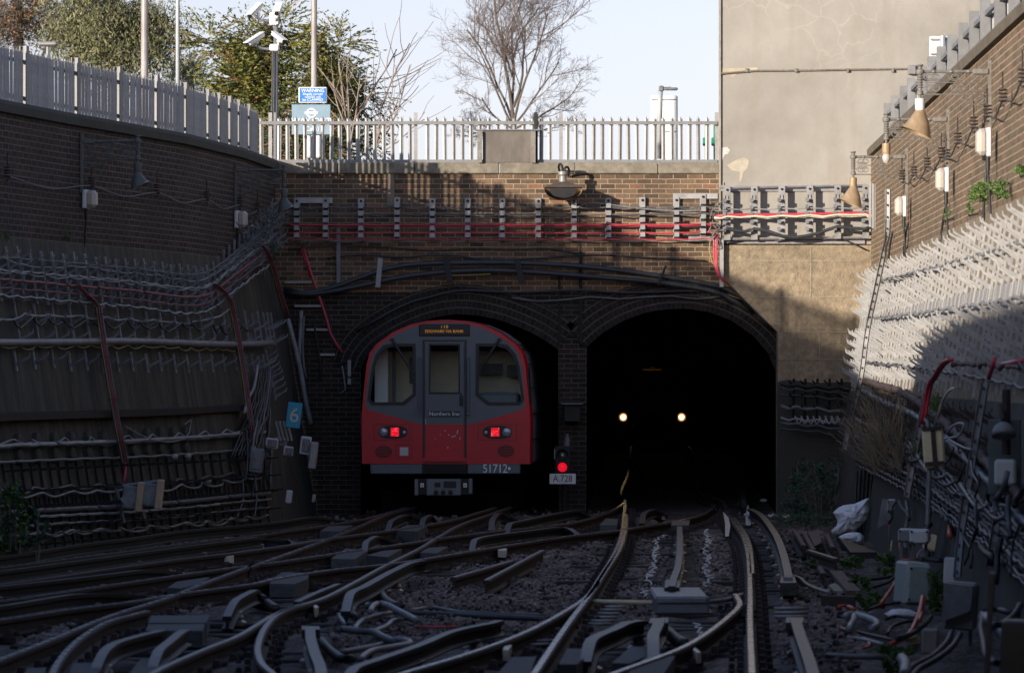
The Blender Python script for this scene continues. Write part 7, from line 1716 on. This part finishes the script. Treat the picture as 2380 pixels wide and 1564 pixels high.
# signs
SY = 70.6; ss = F / SY
sg1 = thing('warning_sign', 'blue parking warning sign with white border and lettering', 'sign', PY(727, 240, SY))
def sq(x, y, d=0): p = PY(x, y, SY); p.y += d; return p
m = MB(); m.bbox(sq(727, 221.5), (66 / ss, .03, 37 / ss), .012); m.build('border', M['white_paint'], sg1)
m = MB(); m.box(sq(727, 221.5, -.018), (61 / ss, .006, 32 / ss)); m.build('face', mat('sign_blue', (.03, .17, .55), .45, var=.05), sg1)
M['sign_white'] = mat('sign_lettering_white', (.82, .83, .84), .5, var=.02)
for i, (tx, sz, y) in enumerate((('WARNING', .078, 211.5), ('Illegally parked', .055, 219.5), ('vehicles will', .055, 226.3), ('be CLAMPED', .06, 233))):
    text('sign_lettering', tx, sz, sq(727, y, -.023), M['sign_white'], sg1)
sg2 = thing('way_out_sign', 'pale blue way out sign with white roundel behind the railing', 'sign', PY(723, 313, SY))
m = MB(); m.bbox(sq(723, 278, .05), (90 / ss, .04, 70 / ss), .006); m.build('board', mat('faded_blue_board', (.20, .29, .36), .5, var=.08), sg2)
m = MB(); n = 28; ro, ri = .083, .058; c = sq(723.5, 263, .027)
for k in range(n):
    a0, a1 = 2*math.pi*k/n, 2*math.pi*(k+1)/n; m.prism([c + Vector((r_*math.cos(a), 0, r_*math.sin(a))) for r_, a in ((ri, a0), (ro, a0), (ro, a1), (ri, a1))], (0, -.004, 0))
m.box(c + Vector((0, -.003, 0)), (.215, .005, .038)); m.build('roundel', M['sign_white'], sg2)
text('sign_lettering', 'WAY OUT', .135, sq(723, 282, .026), M['sign_white'], sg2, spacing=1.05)
text('sign_lettering', '(Cars)', .105, sq(723, 300, .026), M['sign_white'], sg2)
for x in (715.5, 738):
    m = MB(); m.bbox(sq(x, 341, .04), (13 / ss, .05, 52 / ss), .02); m.build('leg_cover', M['white_paint'], sg2)
m = MB(); m.tube([sq(727, 200, .12), Vector((sq(727, 0, .12).x, SY + .12, 4.35))], .04, 8); m.build('post', M['post_grey'], sg2)
# street light and white hoarding
SL = 78; t = thing('street_light', 'grey street light with flat lantern behind the railing', 'street light', Vector((PY(1533, 0, SL).x, SL, 4.35))); s_ = F / SL
m = MB(); m.tube([PY(1531, 370, SL), PY(1534, 240, SL), PY(1535, 208, SL)], [.055, .05, .045], 10); m.build('pole', M['post_grey'], t, smooth=True)
m = MB(); m.bbox(PY(1537, 207, SL), (.09, .12, .11), .02); m.tube([PY(1540, 207, SL), PY(1560, 206, SL)], .03, 8); m.bbox(PY(1559, 207.5, SL), (.26, .16, .05), .02); m.build('lantern', M['galv_old'], t)
hb = thing('hoarding', 'tall white panel standing behind the grey street light', 'panel', Vector((PY(1543, 0, 79).x, 79, 4.35)))
m = MB(); a, b = PY(1512, 223, 79), PY(1575, 372, 79); m.bbox(((a.x+b.x)/2, 79, (a.z + 4.35)/2), (b.x - a.x, .12, a.z - 4.35), .02); m.build('panel', mat('hoarding_white', (.80, .80, .78), .5, var=.03), hb)
m = MB()
for y in (232, 306): m.box(PY(1543, y, 78.93), ((b.x-a.x) * .9, .02, .015))
m.build('seam', M['galv_old'], hb)
gg = thing('green_gate', 'green painted gate posts behind right end of the railing', 'gate', PY(1650, 375, 67.5))
gm = mat('green_gate_paint', (.015, .20, .10), .5)
for x in (1624, 1641, 1661):
    m = MB(); a, b = PY(x, 284, 67.5), PY(x, 378, 67.5); m.box((a + b) / 2, (.035, .05, a.z - b.z)); m.build('gate_bar', gm, gg)
for x in (1640, 1660):
    m = MB(); m.bbox(PY(x, 330, 67.4), (.09, .06, .13), .01); m.build('gate_lock', gm, gg)
rs_ = thing('white_sign', 'back of a white sign on a post above the right fence', 'sign', PY(2195, 160, 62.5))
m = MB(); m.bbox(PY(2186, 109, 62.5), (52 / 158, .03, 48 / 158), .015); m.build('panel', M['white_paint'], rs_)
m = MB(); m.tube([PY(2191, 84, 62.4), Vector((PY(2191, 0, 62.4).x, 62.4, 4.75))], .04, 8); m.build('post', M['post_grey'], rs_)
m = MB(); m.box(PY(2186, 92, 62.45), (.3, .03, .02)); m.box(PY(2186, 126, 62.45), (.3, .03, .02)); m.build('rail', M['galv'], rs_)
fl = thing('floodlight', 'small pale floodlight head showing above the left fence', 'floodlight', PY(112, 240, 57)); m = MB(); m.bbox(PY(112, 103, 57), (44 / 174, .2, 9 / 174), .02); m.build('head', M['galv'], fl)
m = MB(); m.tube([PY(112, 108, 57), PY(112, 240, 57)], .03, 6); m.build('post', M['galv_old'], fl)
# ---------------------------------------------------------------- trees
M['bark'] = mat('brown_bark', (.10, .08, .065), .85, 0, .35, 4, stretch=(3, 3, .6)); M['bark_pale'] = mat('pale_bark', (.24, .19, .15), .8, 0, .3, 4, stretch=(3, 3, .6)); M['twig'] = mat('red_brown_twig', (.13, .10, .085), .85, 0, .3, 5)
for nm, c in (('euc1', (.15, .15, .07)), ('euc2', (.24, .225, .12)), ('euc3', (.07, .078, .045)), ('con1', (.125, .135, .032)), ('con2', (.20, .18, .05)), ('con3', (.06, .08, .028)), ('con4', (.22, .11, .05)), ('dk1', (.025, .04, .03)), ('dk2', (.05, .065, .04))): M[nm] = mat('foliage_' + nm, c, .65, 0, .3, 3, spec=.25)
def crown_ok(p, ell): return any(((p.x-c.x)/r[0])**2 + ((p.z-c.z)/r[2])**2 < 1 for c, r in ell)
def leafy(label, Y, ells, n_spray, per, L, mats, droop=0.0, up=.2, trunk=None, barkm='bark', wd=.3, name='tree', feather=False, seed=1, slen=.5, vis=None):
    """ells: crown lobes in survey pixels (x, y, rx, ry); sprays of small leaves fill them unevenly"""
    rs_ = random.Random(seed); s_ = F / Y; E_ = []
    for (x, y, rx, ry) in ells:
        c = PY(x, y, Y); E_.append((c, (max(.10, rx / s_ - slen * .62), max(.6, rx / s_ * .8), max(.10, ry / s_ - slen * .62))))
    tx = trunk[0] if trunk else ells[0][0]; base = Vector((PY(tx, 0, Y).x, Y, 4.3)); t = thing(name, label, 'tree', base)
    top = E_[0][0] if not trunk else PY(trunk[1], trunk[2], Y)
    m = MB(); m.tube(smooth_path([base, base.lerp(top, .5) + Vector((.1, .1, 0)), top], .3), [.14 + (0.02 - .14) * i / 99 for i in range(len(smooth_path([base, base.lerp(top, .5) + Vector((.1, .1, 0)), top], .3)))], 8)
    tot = sum(r[0] * r[2] for c, r in E_); fol = MB()
    for (c, r) in E_:
        k = int(n_spray * r[0] * r[2] / tot)
        q = base.lerp(top, rs_.uniform(.4, .9)); m.tube(smooth_path([q, q.lerp(c, .5) + Vector((0, 0, .15)), c], .3), .03, 5)
        subs = []
        for _ in range(max(5, int(k / 24))):
            d = Vector((rs_.gauss(0, 1), rs_.gauss(0, 1), rs_.gauss(0, 1))).normalized() * rs_.random() ** .35; subs.append(Vector((d.x * r[0], d.y * r[1], d.z * r[2])))
        for _ in range(k):
            o_ = rs_.choice(subs) + Vector((rs_.gauss(0, 1), rs_.gauss(0, 1), rs_.gauss(0, .8))) * .15; p = c + o_
            d = Vector((o_.x / r[0], o_.y / r[1], o_.z / r[2])); d = d.normalized() if d.length > .01 else Vector((0, 0, 1))
            out = Vector((d.x, d.y, d.z * .6 + up - droop)).normalized(); side = out.cross(Vector((0, 0, 1))); side = side.normalized() if side.length > .01 else Vector((1, 0, 0))
            w_ = [1.0, .7, .5, .12][:len(mats)]; mi = rs_.choices(range(len(mats)), w_)[0]
            if rs_.random() < .12: m.tube([c.lerp(p, .55), p], .009, 4, caps=False)
            for j in range(per):
                f_ = j / per * slen * rs_.uniform(.8, 1.2); q = p + out * f_ + Vector((0, 0, -droop * f_ * f_ * 1.6)); sg_ = 1 if j % 2 else -1
                if feather: ax = out * .8 + side * sg_ * .7 + Vector((rs_.gauss(0, .15), rs_.gauss(0, .15), -.15 + rs_.gauss(0, .15)))
                else:
                    ax = Vector((rs_.gauss(0, .6), rs_.gauss(0, .6), rs_.gauss(0, .5) - droop * 1.4)); q += Vector((rs_.gauss(0, .06), rs_.gauss(0, .06), rs_.gauss(0, .06)))
                leaf(fol, q, L * rs_.uniform(.6, 1.3), mi, rs_, ax, wd)
    m.build('trunk', M[barkm], t, smooth=True); fol.build('crown', [M[a] for a in mats], t); return t
leafy('tall drooping grey-green evergreen behind the curving fence', 92, [(250,30,120,90),(340,60,85,85),(190,80,80,70),(290,125,95,55),(395,40,30,60),(370,130,45,45),(140,20,60,50),(230,140,70,40)], 1900, 16, .10, ('euc1', 'euc2', 'euc3'), droop=.55, trunk=(250, 255, -60), wd=.26, seed=2, slen=.55)
leafy('brownish thin-leaved tree in the upper left corner', 96, [(50,30,100,70),(20,80,70,50),(120,70,50,50)], 1100, 12, .085, ('twig', 'euc3', 'con4'), droop=.1, trunk=(30, 40, -20), wd=.3, seed=3, slen=.5)
leafy('small dark blue-green conifer between the lamp posts and cypress', 120, [(440,170,34,32),(425,195,40,20)], 420, 14, .085, ('dk1', 'dk2'), up=.3, trunk=(440, 440, 140), feather=True, seed=4, slen=.4)
leafy('broad olive cypress with feathery tips behind the camera pole', 84, [(570,190,85,65),(530,125,48,40),(605,130,55,42),(520,235,45,45),(610,240,80,50),(655,60,42,55),(660,110,45,45),(560,265,75,40),(492,98,40,30),(575,92,40,30)], 1350, 18, .10, ('con1', 'con2', 'con3', 'con4'), up=.25, droop=.12, trunk=(590, 620, 60), feather=True, seed=5, slen=.55, wd=.3)
leafy('olive cypress with rusty patches behind the warning sign', 88, [(740,120,55,50),(770,190,65,50),(700,160,50,60),(800,240,60,35),(740,270,95,50),(850,225,28,14),(790,110,30,22),(690,240,50,50),(820,320,60,40)], 1250, 18, .10, ('con1', 'con2', 'con3', 'con4'), up=.15, droop=.2, trunk=(745, 745, 80), feather=True, seed=6, slen=.55, wd=.3)
leafy('dark hedge showing low behind the railing at left', 82, [(640,330,60,45),(700,340,50,35),(760,345,70,30)], 700, 16, .09, ('con3', 'dk2', 'con4'), trunk=(660, 670, 320), feather=True, seed=7, slen=.45)
def bare(label, base, segs, Y, barkm, seed, depth, r0, twigm='twig', name='bare_tree'):
    rs_ = random.Random(seed); t = thing(name, label, 'tree', base); tr = MB(); tw_ = MB()
    def grow(p, d, L, r, lev):
        pts = [p]; dd = d.copy(); n = 5
        for i in range(n):
            dd = (dd + Vector((rs_.gauss(0, .11), rs_.gauss(0, .11), rs_.gauss(0, .06) + .05))).normalized(); pts.append(pts[-1] + dd * L / n)
        sp_ = smooth_path(pts, L / 8) if lev < 3 else pts; r1 = r * .5; (tr if lev < 2 else tw_).tube(sp_, [r + (r1 - r) * i / max(1, len(sp_) - 1) for i in range(len(sp_))], 6 if lev < 3 else 3, caps=False)
        if lev >= depth: return
        k = rs_.randint(5, 7) if lev < 3 else rs_.randint(3, 5)
        for i in range(k):
            f = .25 + .75 * (i + rs_.random() * .8) / k; f = min(f, .98); idx = min(n - 1, int(f * n)); q = pts[idx].lerp(pts[idx+1], f * n - idx)
            ax = (pts[idx+1] - pts[idx]).normalized(); o = ax.orthogonal().normalized(); o = Matrix.Rotation(rs_.uniform(0, 6.28), 3, ax) @ o
            nd = (ax * rs_.uniform(.55, 1.0) + o * rs_.uniform(.5, .85)).normalized(); grow(q, nd, L * rs_.uniform(.42, .62), max(r * rs_.uniform(.34, .48), .0036), lev + 1)
    for (q0, q1, r) in segs: grow(q0, (q1 - q0).normalized(), (q1 - q0).length, r, 1)
    if tr.v: tr.build('trunk', M[barkm], t, smooth=True)
    if tw_.v: tw_.build('crown', M[twigm], t)
    return t
BY = 100; bp_ = lambda x, y, d=0: PY(x, y, BY) + Vector((0, d, 0))
b0 = Vector((bp_(1195, 0).x, BY, 4.3))
bt = bare('bare brown winter tree standing alone behind the railing', b0, [(bp_(1193,275), bp_(1189.3,-20), .05), (bp_(1194.48,290), bp_(1135.28,50,.6), .036), (bp_(1194.48,285), bp_(1249.98,30,-.5), .036), (bp_(1196.7,290), bp_(1298.08,150,.5), .03), (bp_(1192.26,295), bp_(1101.98,160,-.6), .03), (bp_(1190.78,180), bp_(1146.38,20,.3), .026), (bp_(1190.78,150), bp_(1216.68,0,.3), .024), (bp_(1195.22,300), bp_(1323.98,250,-.4), .032), (bp_(1192.26,300), bp_(1083.48,250,.5), .03), (bp_(1195.22,310), bp_(1294.38,320,.4), .028), (bp_(1193.74,310), bp_(1098.28,325,-.3), .028), (bp_(1190.78,250), bp_(1161.18,60,.9), .035), (bp_(1193.74,250), bp_(1224.08,80,-1), .035)], BY, 'bark', 11, 5, .06)
m = MB(); m.tube([b0, bp_(1195, 320), bp_(1193, 270)], [.12, .085, .065], 10); m.build('trunk', M['bark'], bt, smooth=True)
HY = 76; hp = lambda x, y, d=0: PY(x, y, HY) + Vector((0, d, 0))
b1 = Vector((hp(815, 0).x, HY, 4.3))
st_ = bare('leafless pale-stemmed sapling behind the railing, left of the bare tree', b1, [(hp(815,370), hp(772,140,.2), .028), (hp(815,360), hp(800,130), .02), (hp(812,300), hp(885,95,.2), .024), (hp(815,330), hp(850,160,-.2), .018), (hp(818,345), hp(740,190), .02)], HY, 'bark_pale', 21, 2, .03, 'bark_pale', 'sapling')
bare('leafless reddish sapling spreading right behind the railing', Vector((hp(880, 0).x, HY, 4.3)), [(hp(870,375), hp(970,80,.3), .022), (hp(870,370), hp(905,110), .014), (hp(880,330), hp(1025,200,.2), .018), (hp(872,350), hp(960,190), .014), (hp(875,365), hp(1010,280), .014)], HY, 'bark_pale', 25, 2, .03, 'twig', 'sapling')
# ================================================================ STATION BESIDE THE CAMERA, ADDED CANOPY TO CUT SKY LIGHT
st = thing('station_building', 'brick station building standing on the left bank beside the camera', 'building', (-13, 5, 4.5))
def uvbox(name, x0, x1, y0, y1, z0, z1, m_, parent):
    m = MB()
    for (a, b) in (((x0, y0), (x1, y0)), ((x1, y0), (x1, y1)), ((x1, y1), (x0, y1)), ((x0, y1), (x0, y0))):
        L = math.hypot(b[0]-a[0], b[1]-a[1]); m.add([(a[0], a[1], z0), (b[0], b[1], z0), (b[0], b[1], z1), (a[0], a[1], z1)], [(0, 1, 2, 3)], 0, [(0, z0), (L, z0), (L, z1), (0, z1)])
    m.add([(x0, y0, z1), (x1, y0, z1), (x1, y1, z1), (x0, y1, z1)], [(0, 1, 2, 3)], 0, [(x0, y0), (x1, y0), (x1, y1), (x0, y1)]); return m.build(name, m_, parent)
uvbox('wall', -17, -9.9, -20, 26.5, 4.4, 6.4, M['brick_left'], st)
m = MB(); m.prism([(-17.4, -20.4, 6.4), (-9.5, -20.4, 6.4), (-13.4, -20.4, 7.3)], (0, 47.3, 0)); m.build('roof', M['upground'], st)
for k in range(7):
    m = MB(); m.box((-9.88, -16 + k * 7, 5.5), (.06, 1.2, 1.1)); m.build('window', M['cab_dark'], st)
cn = thing('sky_blocker_canopy', 'unseen canopy added behind the camera to cut sky light', 'canopy', (0, 0, -.1))  # out-of-view roof added to hold back sky light on the tracks
m = MB(); m.box((-.2, -4, 4.86), (17.6, 58, .16)); m.build('roof', M['upground'], cn)
m = MB(); m.box((-.2, 24.95, 4.83), (17.6, .08, .34)); m.build('fascia', M['timber'], cn)
for y in (-24, -14, -4, 6, 16, 23):
    for x in (-5.5, 5.0):
        if abs(x) < 6 and abs(x) * F / max(y, .1) / F < .13 and y > 0: continue
        m = MB(); m.box((x, y, 2.3), (.16, .16, 5.0)); m.build('column', M['iron'], cn)
pf = MB(); pf.box((-6.5, -4, .35), (5.0, 50, 1.0)); pf.box((3.9, -8, .35), (2.0, 44, 1.0)); tag(pf.build('platform', M['concrete']), 'station platforms beside the camera', 'platform', kind='structure')
